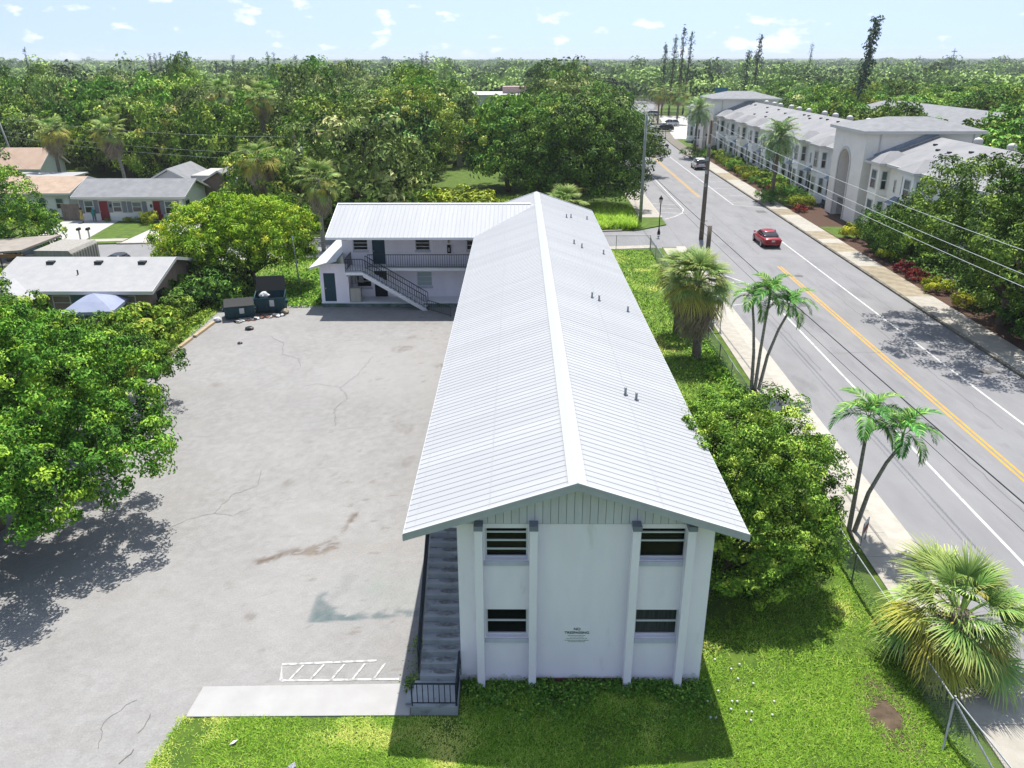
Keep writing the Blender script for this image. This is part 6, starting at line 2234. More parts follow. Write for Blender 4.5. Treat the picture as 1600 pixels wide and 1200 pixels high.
fan_palm('cabbage palm poking out of the woods behind the yellow-fronded one', -36, 118, 12.3, 2.8, (0, 0), 8, 30)
fan_palm('cabbage palm deep in the woods above the wing roof', -45, 128, 12.6, 2.8, (0, 0), 8, 30)
fan_palm('left one of the two fan palms far up the road', 39.0, 232, 8.6, 3.4, (0, 0), 4, 34, yellow=.25)
fan_palm('right one of the two fan palms far up the road', 43.5, 228, 8.4, 3.4, (0, 0), 4, 34, yellow=.25)
def feather_palm(name, label, x, y, stems, protos_, n, s, tr, m_t, low=-.5, hi=1.35, group=None, shaft=True, z0=-.02):
    t = thing(name, label, 'palm tree', (x, y, z0), group=group)
    for (bx, by, tx, ty, h) in stems:
        top = Vector((tx, ty, h))
        trunk_mesh(t, [(bx, by, -.1), (bx + (tx - bx) * .25, by + (ty - by) * .25, h * .45), (bx + (tx - bx) * .65, by + (ty - by) * .65, h * .8), top], tr * 1.2, tr * .75, m_t)
        if shaft:
            c = MB()
            c.tube([top, top + Vector((0, 0, .55))], tr * .8, 8, r1=tr * .5)
            c.build('crown_shaft', mat('crown_shaft_green', (0.10, 0.17, 0.05), None, rough=.5), t, smooth=True)
        for i in range(n):
            u = (i + .5) / n
            az = i * 2.39996 + random.uniform(-.25, .25)
            el = hi - (hi - low) * u + random.uniform(-.1, .1)
            put_frond(t, random.choice(protos_), top + Vector((.04 * math.cos(az), .04 * math.sin(az), (.5 if shaft else .05) - .1 * u)), az, el, s * random.uniform(.85, 1.08), random.uniform(-.25, .25))
    return t
feather_palm('adonidia_palm', 'clump of three slim feather palms on the pavement edge beside the ficus tree', 13.2, 40.8, [(0, 0, .15, -.1, 5.1), (-.15, .1, -.55, .35, 4.7), (.2, 0, 1.15, -.3, 4.5)], FEA, 11, .86, .085, M_palmgrey, low=-.1, hi=1.2, group='feather palms by the pavement')
feather_palm('adonidia_palm', 'clump of two slim feather palms near the yard sign', 12.95, 26.6, [(0, 0, .15, .35, 4.25), (.15, -.1, 1.05, -.55, 4.0)], FEA, 11, .84, .08, M_palmgrey, low=-.1, hi=1.2, group='feather palms by the pavement')
feather_palm('date_palm', 'nearer tall date palm on the far pavement by the white town houses', 32.9, 104.5, [(0, 0, .2, 0, 7.6)], DATE, 62, 1.12, .22, M_palmbark, low=-1.05, group='date palms on the far pavement', shaft=False)
feather_palm('date_palm', 'farther date palm on the far pavement before the black sport utility', 32.6, 152, [(0, 0, .2, 0, 7.9)], DATE, 54, 1.12, .22, M_palmbark, low=-.95, group='date palms on the far pavement', shaft=False)
feather_palm('queen_palm', 'small bright palm head showing above the tower roof', 55.5, 112, [(0, 0, 0, 0, 7.6)], FEAB, 16, .9, .15, M_palmgrey, low=-.4)

# ------------------------------------------------------------------ the big near trees, each its own crown and trunk
def tree(name, label, x, y, lobes, m, ncl, per, rc, leaf, tr=.25, seed=1, base=(0, 0, 0), m_t=None, group=None, **k):
    t = thing(name, label, 'tree', (x, y, -.02), group=group)
    r = np.random.default_rng(seed)
    crown('crown', r, lobes, ncl, per, rc, leaf, m, t, **k)
    limbs(t, random.Random(seed), base, lobes, tr, m_t or M_bark)
    return t
tree('broadleaf_tree', 'large bright green broadleaf tree overhanging the left side of the lot', -19.3, 26.6,
     [((-2.5, 1.5, 5.4), (3.6, 3.4, 2.4)), ((1.2, 1.8, 5.0), (3.4, 3.0, 2.2)), ((3.6, -.2, 3.7), (2.5, 2.2, 1.25)), ((-4.5, -1.5, 4.3), (3.0, 3.0, 2.2)), ((-.5, -1.8, 3.6), (3.0, 2.2, 1.7)), ((-1.5, 4.4, 5.2), (3.4, 2.6, 2.0)), ((2.8, -1.7, 2.6), (1.5, 1.3, .8)), ((-4.0, -2.6, 2.7), (2.8, 2.0, 1.5)), ((-1.4, -2.9, 2.2), (1.7, 1.2, 1.0)), ((1.6, -4.0, 4.0), (2.5, 2.1, 1.5)), ((-1.8, -4.6, 4.3), (3.0, 2.4, 1.8))],
     M_leafA, 1200, 90, .44, .18, .32, 3, (-1.2, 0, 0), low=-.75, inner=.14)
tree('broadleaf_tree', 'light green broadleaf tree behind the large one at the left edge', -24.5, 37.5,
     [((-2.8, .5, 4.4), (3.2, 3.2, 1.9)), ((1.4, .8, 3.0), (3.2, 3.0, 1.5)), ((4.4, .3, 2.4), (2.3, 2.6, 1.4)), ((0, -2.0, 3.4), (3.4, 2.6, 1.6)), ((-6.0, 2.0, 5.4), (3.0, 3.0, 2.3)), ((3.0, -3.2, 3.2), (2.6, 2.2, 1.5))],
     M_leafA, 600, 80, .46, .20, .28, 4, low=-.7, inner=.16)
tree('broadleaf_tree', 'bushy green tree at the far left edge beyond the brown house roof', -46.5, 71.5,
     [((-1, 0, 4.9), (4.0, 3.4, 2.6)), ((2.4, -.6, 3.4), (2.4, 2.3, 1.8)), ((-4.5, .5, 4.4), (3.4, 3, 2.4)), ((1, 1.5, 2.2), (3, 2, 1.6))],
     M_leafA, 330, 55, .62, .27, .25, 5, low=-.7)
tree('poinciana_tree', 'bright yellow-green feathery tree beside the dumpster', -22.0, 62.5,
     [((-3.6, .0, 4.3), (2.9, 2.8, 1.9)), ((-.6, 1, 5.1), (3.0, 2.8, 1.7)), ((2.5, .3, 4.8), (3.0, 2.8, 1.8)), ((3.4, -1.6, 3.4), (1.9, 1.9, 1.2)), ((-2.2, -1.8, 3.4), (2.4, 1.9, 1.2)), ((.6, -1.6, 4.0), (2.4, 2.0, 1.4)), ((-4.2, -1.4, 2.5), (2.2, 1.8, 1.4)), ((-.8, -.4, 2.6), (2.6, 1.8, 1.5)), ((3.6, -.2, 2.7), (2.0, 1.8, 1.4))],
     M_leafY, 860, 62, .56, .22, .20, 6, (1.6, -1.5, 0), low=-.5, up=.8, inner=.08)
tree('ficus_tree', 'rounded light green ficus tree touching the right front roof edge', 7.75, 24.0,
     [tuple(tuple(v * k for v in q) for q, k in zip(L_, (.95, .90))) for L_ in (((.2, .6, 4.9), (2.5, 2.6, 1.9)), ((-1.1, -.6, 4.2), (1.9, 2.0, 1.6)), ((1.5, -.5, 3.8), (1.8, 1.9, 1.6)), ((.2, -1.7, 3.0), (1.9, 1.4, 1.3)), ((-.7, 1.8, 4.6), (2.0, 1.7, 1.5)), ((1.9, .9, 4.3), (1.5, 1.6, 1.2)), ((.8, -2.0, 1.9), (1.3, 1.1, .9)), ((-1.6, -1.2, 2.4), (1.1, 1.4, 1.1)), ((.0, -2.4, 1.6), (1.6, 1.1, .9)), ((1.8, -1.4, 2.2), (1.3, 1.2, 1.0)))],
     M_leafB, 820, 85, .33, .125, .17, 7, (-1.9, -2.8, 0), low=-.75, inner=.16)
tree('oak_tree', 'large dark oak leaning over the far pavement and road at right', 31.9, 52.5,
     [((-3.4, -3.0, 6.9), (3.8, 3.6, 1.9)), ((-2.6, -6.5, 6.2), (3.2, 3.0, 1.6)), ((0, 1.5, 8.3), (4.2, 4.0, 2.6)), ((4.2, -1, 7.6), (4.2, 4, 2.8)), ((1.0, -3.8, 6.0), (3.6, 3.2, 2.0)), ((-3.0, 2.5, 6.0), (3.2, 3.2, 2.0)), ((4, -4.5, 4.4), (4, 3.0, 2.6)), ((2.5, -1, 3.0), (3.6, 3.6, 2.4))],
     M_leafD, 560, 75, .75, .26, .36, 8, (1.5, 0, 0), low=-.6)
tree('oak_tree', 'dark oak behind the leaning one at the right edge', 43, 62,
     [((-2, -2, 6.6), (4.4, 4, 3)), ((2.5, 1, 8.6), (4.6, 4.4, 3)), ((3, -4, 6.4), (4.6, 4, 3.2)), ((-3, 3, 5.0), (3.6, 3.4, 2.6)), ((0, -6, 4.5), (4.6, 3.6, 3.4))],
     M_leafD, 460, 60, .80, .32, .34, 9, low=-.6)
tree('oak_tree', 'smaller dark oak in front of the cream town house windows', 35.6, 73.5,
     [((-1.4, -.5, 2.7), (2.3, 2.4, 1.5)), ((1.0, .2, 3.0), (2.4, 2.4, 1.5)), ((1.2, -2.8, 3.2), (2.6, 2.2, 1.6)), ((-.6, -3.2, 2.2), (2.2, 2.2, 1.5)), ((0, 0, 1.8), (2.6, 2.6, 1.6))],
     M_leafD, 360, 55, .55, .24, .22, 10, low=-.7)
tree('oak_tree', 'big dark oak standing right behind the far end of the long roof', 7.2, 100.5,
     [tuple(tuple(v * k for v, k in zip(q, (.86, .86, .84))) for q in L_) for L_ in (((-2, -1, 9.9), (5.4, 5, 3.2)), ((3.2, 0, 9.8), (5, 5, 3.4)), ((-5.5, -1.5, 7.0), (4.4, 4.2, 3.0)), ((5.4, -2.5, 6.4), (4.4, 4, 3.0)), ((0, -4.5, 6.4), (5, 3.6, 3.2)), ((2, 3.5, 10.6), (4.6, 4, 3.2)), ((-4, -3, 4.4), (4, 3.4, 2.6)), ((5, -4, 3.6), (3.4, 3, 2.2)))],
     M_leafD, 560, 60, 1.0, .40, .48, 12, low=-.7)
tree('oak_tree', 'dark oak at the corner of the woods left of the big one', -14.5, 114,
     [((0, 0, 9.4), (5, 4.6, 3.4)), ((-4, -1, 7.4), (4.2, 4, 3)), ((4, -1, 7.4), (4, 4, 3)), ((0, -4, 5.6), (4.6, 3.4, 3))],
     M_leafM, 380, 50, 1.0, .42, .4, 13, low=-.7)
tree('oak_tree', 'rounded street oak overhanging the left road edge beyond the poles', 18.3, 128,
     [((0, 0, 4.6), (3.6, 3.6, 2.4)), ((1.8, -1, 3.6), (2.6, 2.6, 1.8)), ((-2, -1, 3.8), (3, 3, 2.2))],
     M_leafD, 240, 40, .75, .36, .25, 14, low=-.7)
tree('oak_tree', 'dark dome-shaped oak farther along the left road edge', 15.5, 142,
     [((-1, 0, 8.4), (5, 5, 3.6)), ((3, 1, 6.4), (4, 4, 3)), ((-4.5, -1.5, 6.0), (4.2, 4, 3))],
     M_leafD, 300, 44, 1.05, .45, .4, 15, low=-.7)

# ------------------------------------------------------------------ shrubs
def shrub_mesh(seed, m, n=44, per=42, leaf=.15, flat=.8, rc=.24, name='foliage'):
    r = np.random.default_rng(seed)
    o = crown(name, r, [((0, 0, .55 * flat), (.75, .75, .55 * flat)), ((.35, .2, .5 * flat), (.5, .5, .45 * flat)), ((-.3, .25, .62 * flat), (.5, .5, .42 * flat))], n, per, rc, leaf, m, low=-.5)
    me = o.data
    hide_proto(o)
    return me
M_lred = leafmat('leaf_red', (0.04, 0.004, 0.005), (0.10, 0.009, 0.010), (0.16, 0.03, 0.016), .2)
M_lyel = leafmat('leaf_croton', (0.05, 0.085, 0.006), (0.135, 0.165, 0.008), (0.23, 0.215, 0.016), .3)
M_lgrn = leafmat('leaf_hedge', (0.012, 0.042, 0.008), (0.040, 0.105, 0.012), (0.12, 0.19, 0.03), .2)
M_lwild = leafmat('leaf_wild', (0.022, 0.062, 0.008), (0.085, 0.17, 0.014), (0.25, 0.30, 0.03), .3)
SH = {'r': shrub_mesh(1, M_lred), 'y': shrub_mesh(2, M_lyel), 'g': shrub_mesh(3, M_lgrn, leaf=.10), 'w': shrub_mesh(4, M_lwild, 60, 50, .16), 'd': shrub_mesh(5, M_leafD, 60, 46, .14)}
M_stem = mat('stem', (0.09, 0.06, 0.04))
stem_b = MB()
for a in range(4):
    stem_b.tube([(0, 0, -.05), (.25 * math.cos(a * 1.6), .25 * math.sin(a * 1.6), .5)], .02, 5)
_st = stem_b.build('stem', M_stem)
STEM = _st.data
hide_proto(_st)
def shrub(kind, label, x, y, s, sz=None, group=None, name=None, z=-.01):
    nm = name or {'r': 'red_shrub', 'y': 'yellow_shrub', 'g': 'green_shrub', 'w': 'wild_shrub', 'd': 'dark_shrub'}[kind]
    t = thing(nm, label, 'shrub', (x, y, z), random.uniform(0, 6.28), group)
    for n_, me in (('foliage', SH[kind]), ('stem', STEM)):
        o = bpy.data.objects.new(n_, me)
        COL.objects.link(o)
        o.parent = t
        o.scale = (s, s, sz or s)
    return t
shrub('r', 'red-leaved shrub nearest the stained pavement squares', 33.2, 66.8, .95)
shrub('r', 'second red-leaved shrub, just right of the first by the oaks', 33.0, 63.9, .95)
shrub('y', 'yellow shrub right of the two red ones in the mulch bed', 32.9, 60.6, 1.15)
shrub('y', 'yellow shrub nearest the right edge under the oak shadow', 33.0, 56.3, 1.1)
shrub('y', 'large yellow-green shrub at the foot of the cream town house', 34.5, 80.2, 1.7)
shrub('y', 'yellow-green shrub beside the dark clipped bush near the oaks', 34.0, 71.3, 1.25)
shrub('d', 'big dark rounded bush between two yellow shrubs by the town houses', 35.3, 77.2, 1.9)
shrub('d', 'dark shrub mass below the oaks right of the bench', 34.4, 52.2, 2.2, group='dark undergrowth below the oaks')
shrub('d', 'dark shrub mass at the right edge below the oaks', 33.6, 47.5, 2.2, group='dark undergrowth below the oaks')
shrub('d', 'dark bush behind the red shrubs under the small oak', 35.6, 67.0, 2.0, group='dark undergrowth below the oaks')
shrub('d', 'dark bush behind the bench under the oaks', 37.0, 60.5, 2.4, group='dark undergrowth below the oaks')
shrub('y', 'bright yellow shrub below the arch tower steps', 34.6, 98.2, 1.6)
shrub('r', 'small red shrub by the tower steps', 33.6, 95.4, .9)
shrub('g', 'round dark shrub left of the tower by the white town houses', 35.0, 101.2, 1.7)
ORD = 'first second third fourth fifth sixth seventh eighth ninth tenth eleventh twelfth thirteenth fourteenth fifteenth sixteenth seventeenth'.split()
bed = [('g', 'dark green'), ('y', 'yellow'), ('r', 'red'), ('w', 'light green'), ('g', 'clipped green'), ('y', 'yellow-green')]
k = 0
for y in np.arange(106, 156, 3.0):
    kd, c_ = bed[k % 6]
    shrub(kd, '%s shrub, %s from the arch tower in the bed before the white town houses' % (c_, ORD[k]), rx(31.6, y) + random.uniform(.2, 1.4), y, random.uniform(1.1, 1.8) * (.6 if kd == 'r' else 1), group='shrubs in front of the white town houses')
    if k % 2 == 0:
        shrub(random.choice('gdw'), 'taller shrub against the white town house wall, %s from the arch tower' % ORD[k // 2], 36.6, y + 1.2, random.uniform(1.4, 1.9), group='taller shrubs against the town house wall')
    k += 1
shrub('g', 'clipped dark bush in the kerb island below the nearer date palm', 32.0, 103.6, 1.7)
shrub('g', 'low clipped bush at the near end of the kerb island below the nearer date palm', 31.7, 100.7, 1.5)
shrub('g', 'clipped bush around the foot of the farther date palm', 31.6, 150.6, 2.0)
shrub('g', 'second clipped bush beside the farther date palm foot', 32.6, 146.5, 1.7)
# hedge and wild bushes along the left edge of the lot
wl_ = [(-22.8, 45.2, 1.9), (-23.6, 47.4, 2.3), (-25.6, 45.4, 1.7), (-23.6, 50.2, 1.6), (-27.2, 46.6, 1.5), (-22.6, 42.6, 1.5)]
for i, (x, y, s) in enumerate(wl_):
    shrub('w', ('wild green bush at the middle of the parking timbers', 'wild green bush nearest the canopy tent', 'wild green bush behind the middle timber, lower left of the tent', 'low green bush at the far parking timber', 'wild bush directly below the canopy tent', 'low wild bush at the nearest parking timber')[i], x, y, s, s * 1.15, group='thicket left of the parking timbers')
for i, (x, y, s) in enumerate(((-24.6, 55.2, 2.1), (-23.2, 57.2, 2.3), (-25.2, 58.4, 2.3), (-22.4, 59.6, 2.0), (-21.6, 56.9, 1.4), (-24.0, 53.2, 1.8))):
    shrub('d', ('dark bush beside the right gable of the brown house', 'dark bush under the middle of the yellow-green tree', 'dark bush deep in the shade behind the brown house gable', 'dark bush left of the grass behind the dumpsters', 'small dark bush directly behind the low dumpster', 'dark bush between the brown house and the far timber')[i], x, y, s, s * 1.1, group='dark bushes below the yellow-green tree')
shrub('y', 'broad yellow-green bush on the lawn behind the wing roof', -6.6, 93.5, 4.2, 3.2)
shrub('w', 'green bush left of the broad yellow-green one behind the wing', -11.0, 95.0, 2.6)
for i, (x, y, s) in enumerate(((-15.5, 86, 2.4), (-13, 88.5, 2.7), (-18.2, 89, 2.6), (-11.6, 86, 2.1), (-20.6, 87.2, 2.3))):
    shrub('w', ('leafy bush behind the left half of the wing roof', 'tallest leafy bush behind the wing roof', 'leafy bush just right of the tall pale-trunked palm', 'leafy bush behind the middle of the wing roof', 'leafy bush at the foot of the tall pale-trunked palm')[i], x, y, s, s * 1.3, group='bushes behind the wing roof')
for i, (x, y, s) in enumerate(((-43.9, 89.6, .55), (-42.6, 89.5, .6), (-46.1, 89.6, .45))):
    shrub('y' if i == 0 else 'g', ('pale yellow plant', 'small green bush', 'tiny green bush')[i] + ' at the foot of the duplex wall between its red doors', x, y, s)
shrub('y', 'bright green bush hiding the right red door of the duplex', -41.0, 88.6, 1.1, 1.4)
shrub('w', 'leafy shrub at the right gable of the duplex', -36.4, 90.6, 1.5, 1.9)
shrub('r', 'flowering red-orange shrub beside the peach-roofed house', -62, 99, 2.0)
shrub('w', 'young weed bush at the foot of the fence by the shaggy palm', 11.5, 42.6, .7)
# ------------------------------------------------------------------ the woods: about 290 single trees, shared crown meshes
rng = np.random.default_rng(404)
random.seed(404)
CM = []
def crown_proto(seed, nl, H, r0, r1, m, ncl, per, rc, leaf, zlow=.5, **k):
    r = np.random.default_rng(seed)
    L = rand_lobes(r, nl, 5.2, H, r0, r1, zlow)
    o = crown('crown', r, L, ncl, per, rc, leaf, m, **k)
    me = o.data
    hide_proto(o)
    t = limbs(None, random.Random(seed), (0, 0, 0), L[:5], .28, M_bark)
    tm = t.data
    hide_proto(t)
    return me, tm
KINDS_ = [('dark evergreen', [crown_proto(21, 8, 10, 2.3, 3.2, M_leafT, 135, 44, 1.0, .52), crown_proto(22, 7, 11, 2.4, 3.3, M_leafT, 135, 44, 1.0, .52)]),
          ('mid-green', [crown_proto(23, 9, 9.6, 2.2, 3.1, M_leafM, 135, 44, 1.0, .52), crown_proto(24, 8, 9, 2.3, 3.4, M_leafM, 135, 44, 1.0, .52), crown_proto(25, 10, 10.4, 2.0, 2.9, M_leafM, 140, 44, .95, .50)]),
          ('olive', [crown_proto(26, 9, 9, 2.2, 3.2, M_leafO, 135, 46, 1.05, .46), crown_proto(27, 8, 10, 2.3, 3.3, M_leafO, 135, 46, 1.05, .46)]),
          ('yellow-green', [crown_proto(28, 8, 8.6, 2.2, 3.2, M_leafB, 135, 44, 1.0, .52), crown_proto(29, 9, 9.2, 2.1, 3.0, M_leafA, 135, 44, 1.0, .52)])]
WEI = [.17, .36, .25, .22]
BAN = [(-52, -33, 84, 111), (-62, -51, 84, 103), (-13, -2, 128, 152), (-78, -56, 103, 123), (-24, 12, 258, 296), (-12, 4.5, 88, 110), (-12, 8, 90, 94), (-68, -57, 102, 110)]
def banned(x, y):
    b_ = x / (y * .925 + 4)
    if -.082 < b_ < -.045 and y < 140:
        return True
    if -.085 < b_ < .02 and 165 < y < 262:
        return True
    for a, b, c, d in BAN:
        if a < x < b and c < y < d:
            return True
    if y < sstreet(x, 84.6) + 5 and x < 16:
        return True
    if x > 0 and x < 16 and y < 108:
        return True
    if rx(KL, y) - 5 < x < rx(KR, y) + 4:
        return True
    if rx(KR, y) < x < 53 and y < 190:
        return True
    if 60 < x < 75.5 and 103 < y < 165:
        return True
    if rx(KR, y) < x < 66 and 184 < y < 262:
        return True
    return False
ZB = [-.57, -.47, -.36, -.27, -.18, -.09, .05, .30, .42, .52]
ZONES = ['behind the peach roof', 'left of the duplex roof', 'above the duplex roof', 'right of the duplex', 'above the two near palms', 'above the wing roof', 'between yellow house and road', 'by the road end', 'above the far tower', 'above the long grey roofs', 'beyond the near arch tower']
ROWS = ['front row of the woods', 'second row', 'third row', 'fourth row', 'fifth row', 'sixth row', 'seventh row', 'eighth row', 'ninth row', 'tenth row', 'eleventh row', 'last row']
cells = []
y = 88.0
row = 0
while y < 250:
    sp = 8.2 + (y - 88) * .022
    lim = .70 * y + 14
    x = -lim + (row % 2) * sp * .5
    while x < lim:
        xx, yy = x + random.uniform(-2.2, 2.2), y + random.uniform(-2.2, 2.2)
        if not banned(xx, yy):
            cells.append((xx, yy))
        x += sp
    y += sp * .86
    row += 1
# right-hand woods nearer than the reach of the left ones
for (x, y) in ((52, 64), (58, 72), (54, 80), (62, 84), (57, 97), (66, 96), (56, 104), (79, 104), (80, 118), (56, 118), (57, 134), (56, 150), (84, 132)):
    cells.append((x, y))
cells.sort(key=lambda c: c[1])
if len(cells) > 292:
    keep = cells[:170]
    rest = cells[170:]
    random.shuffle(rest)
    cells = keep + rest[:122]
wood = []
for (x, y) in cells:
    n_ = vnoise(np.array([x * .03]), np.array([y * .03]), 5)[0]
    i = int(np.clip(np.searchsorted(np.cumsum(WEI), np.clip(random.random() * .6 + n_ * .45, 0, .999)), 0, 3))
    kn, ms_ = KINDS_[i]
    cm, tm = random.choice(ms_)
    s = random.uniform(.85, 1.42) * (1.0 if y < 150 else 1.08)
    sz = s * random.uniform(.85, 1.15)
    bear = x / (y * .925 + 4)
    zone = ZONES[int(np.searchsorted(ZB, bear))]
    size = 'small' if s < 1.02 else ('broad' if s > 1.28 else ('tall' if sz / s > 1.05 else 'rounded'))
    rown = ROWS[min(len(ROWS) - 1, int((y - 84) / 13.5))]
    t = thing('woodland_tree', '%s %s tree %s, %s' % (size, kn, zone, rown), 'tree', (x, y, -.05), random.uniform(0, 6.28), '%s woodland trees %s' % (kn, zone))
    if x > -34 and x < 8 and y < 130:
        sz *= 1.12
    if y > 112:
        sz *= random.uniform(1.05, 1.3) if y < 160 else random.uniform(1.15, 1.5)
    if y > 140 and random.random() < .14:
        sz *= random.uniform(1.1, 1.25)
    if -.085 < bear < .02 and y > 120:
        sz *= .72
    sz = min(sz, 1.22 if x > 40 else (1.45 if y < 150 else 1.55))
    if y > 138 and x < 25 and not -.11 < bear < .02 and random.random() < .2:
        sz = random.uniform(1.6, 1.9)
    wood.append(t)
    for nm, me in (('crown', cm), ('trunk', tm)):
        o = bpy.data.objects.new(nm, me)
        COL.objects.link(o)
        o.parent = t
        o.scale = (s, s, sz)
# where two or three read alike, their order from left to right tells them apart
alike = {}
for t in wood:
    alike.setdefault(t['label'], []).append(t)
for lab, ts in alike.items():
    if 1 < len(ts) < 6:
        ts.sort(key=lambda o: o.location.x / o.location.y)
        names = {2: ('left one', 'right one'), 3: ('left one', 'middle one', 'right one'), 4: ('first from left', 'second from left', 'third from left', 'fourth from left'), 5: ('first from left', 'second from left', 'third from left', 'fourth from left', 'fifth from left')}[len(ts)]
        for o, n_ in zip(ts, names):
            o['label'] = lab.replace(' of the woods', '') + ', ' + n_

# tall thin conifers standing out above the skyline
def conifer(label, x, y, h, r, lean=0.0, n=420, bare=.35, seed=1, group=None):
    t = thing('tall_conifer', label, 'tree', (x, y, -.1), group=group)
    rr = np.random.default_rng(seed)
    u = rr.random(n)
    z = h * (bare + (1 - bare) * u)
    lay = rr.uniform(.35, 1.25, 22)
    dirs = rr.random(22) * 6.28
    li = np.minimum((u * 22).astype(int), 21)
    rad = r * (1.0 - .6 * np.abs(u - .4) ** 1.3) * lay[li]
    a = dirs[li] + rr.normal(0, 1.5, n)
    z = z + rr.normal(0, .25, n)
    q = np.sqrt(rr.random(n)) * rad
    P = np.stack([q * np.cos(a) + lean * z / h, q * np.sin(a), z + rr.normal(0, .2, n)], 1)
    N = unit(np.stack([np.cos(a), np.sin(a), .7 + 0 * a], 1) + rr.normal(size=(n, 3)) * .3)
    V, F = leaf_quads(rr, P, N, max(.55, r * .42), .5)
    mesh_np('crown', V, F, M_needle, tint=np.repeat(np.clip(rr.normal(.45, .2, n), 0, 1), 4), parent=t)
    c = MB()
    c.tube([(0, 0, 0), (lean * .6, 0, h * .6), (lean * .98, 0, h * .98)], h * .011 + .06, 7, r1=.05)
    c.build('trunk', M_bark, t, smooth=True)
conifer('tall leaning dark conifer against the sky at right', 68.3, 172, 24.2, 1.7, 2.5, 900, .42, 1)
for i, (x, y, h) in enumerate(((45, 262, 20.6), (47.6, 264, 23), (50, 262, 25.4), (52.4, 266, 24))):
    conifer(('first, shortest', 'second', 'third and tallest', 'fourth, slightly leaning')[i] + ' of the four thin conifers above the road end', x, y, h, 1.35, (0, .6, .3, 1.2)[i], 420, .4, 10 + i, 'four conifers above the road end')
for i, (px, h, lab) in enumerate(((80, 19, 'lower dark conifer of the pair right of the four'), (83.5, 24, 'taller conifer of the pair right of the four'))):
    conifer(lab, px, 300, h, 1.8, .6, 420, .3, 20 + i)
for i, (x, y, h, lab) in enumerate(((-189.6, 330, 20.7, 'dark thin conifer on the skyline at the far left'), (-240.5, 560, 19.5, 'left one of three pale conifers on the left skyline'), (-237, 560, 20, 'middle one of three pale conifers on the left skyline'), (-233.5, 560, 20, 'right one of three pale conifers on the left skyline'),
                                    (-138, 415, 18.4, 'lone small conifer on the skyline left of centre'), (-137, 470, 20, 'left one of a pair of skyline conifers above the wing'), (-133.6, 470, 19.6, 'right one of a pair of skyline conifers above the wing'), (-114, 440, 18.4, 'single thin conifer right of that skyline pair'),
                                    (-42.7, 380, 18.8, 'left one of two skyline conifers above the roof ridge'), (-40.6, 382, 19.6, 'right one of two skyline conifers above the roof ridge'), (170, 500, 24, 'faint thin conifer on the skyline between the road and the leaning conifer'))):
    conifer(lab, x, y, h, 1.35 * (y / 400), .3, 260, .3, 40 + i)
# radio mast
mt = thing('radio_mast', 'faint lattice mast on the skyline at far right', 'mast', (263, 520, 0))
c = MB()
c.tube([(0, 0, 0), (0, 0, 21.5)], .35, 4, r1=.2)
c.box(-1.6, -.2, 19.5, 1.6, .2, 20)
c.build('shaft', M_steel, mt)

# ------------------------------------------------------------------ far-off wood reading as one mass: one object
def far_wood():
    r = np.random.default_rng(9)
    P, N, T, S = [], [], [], []
    def add(y0, y1, count, leaf, per, rad):
        k = 0
        while k < count:
            y = y0 + (y1 - y0) * r.random() ** .8
            x = r.uniform(-.72, .72) * y
            if rx(KL, min(y, 330)) - 4 < x < rx(KR, min(y, 330)) + 4 and y < 330:
                continue
            if -26 < x < 14 and 246 < y < 300:
                continue
            k += 1
            hgt = r.uniform(7, 12) * (1.75 if r.random() < .06 else 1)
            R = r.uniform(.7, 1.25) * rad
            d = unit(r.normal(size=(per, 3)))
            d[:, 2] = np.abs(d[:, 2]) * 1.0 - .2
            nl = 5
            lc = r.normal(size=(nl, 3)) * np.array([.42, .42, .16])
            li = r.integers(0, nl, per)
            lr = r.uniform(.45, .75, nl)
            q = lc[li] + d * (lr[li] * (1 + r.normal(0, .06, per)))[:, None]
            p = q * np.array([R, R, hgt * .55]) + np.array([x, y, hgt * .5])
            P.append(p)
            N.append(unit(d + np.array([0, 0, .1]) + r.normal(size=(per, 3)) * .16))
            c = r.normal(.46, .24)
            T.append(np.clip(c + r.normal(0, .13, per) + .1 * d[:, 2], 0, 1))
            S.append(np.full(per, leaf))
    add(235, 420, 520, 1.7, 190, 7.4)
    add(400, 800, 640, 2.5, 120, 9)
    add(780, 1600, 600, 3.6, 90, 12)
    add(1500, 2600, 400, 6, 70, 20)
    P, N, T, S = np.concatenate(P), np.concatenate(N), np.concatenate(T), np.concatenate(S)
    V, F = leaf_quads(r, P, N, S, .6)
    o = mesh_np('far_woods', V, F, leafmat('leaf_far', (0.030, 0.062, 0.016), (0.075, 0.125, 0.030), (0.115, 0.160, 0.042), .2, hue=0, val=0), tint=np.repeat(T, 4))
    return tag(o, 'far-off green wood running to the horizon', 'woods', kind='stuff')
far_wood()

# ------------------------------------------------------------------ the air
hz = MB()
hz.box(-4600, -500, -1.4, 4600, 8600, 40)
m_h = bpy.data.materials.new('air')
m_h.use_nodes = True
m_h.node_tree.nodes.clear()
_o = m_h.node_tree.nodes.new('ShaderNodeOutputMaterial')
_v = m_h.node_tree.nodes.new('ShaderNodeVolumePrincipled')
_v.inputs['Color'].default_value = (0.88, 0.94, 1.0, 1)
_v.inputs['Density'].default_value = 0.00016
m_h.node_tree.links.new(_v.outputs['Volume'], _o.inputs['Volume'])
tag(hz.build('haze', m_h), kind='stuff')

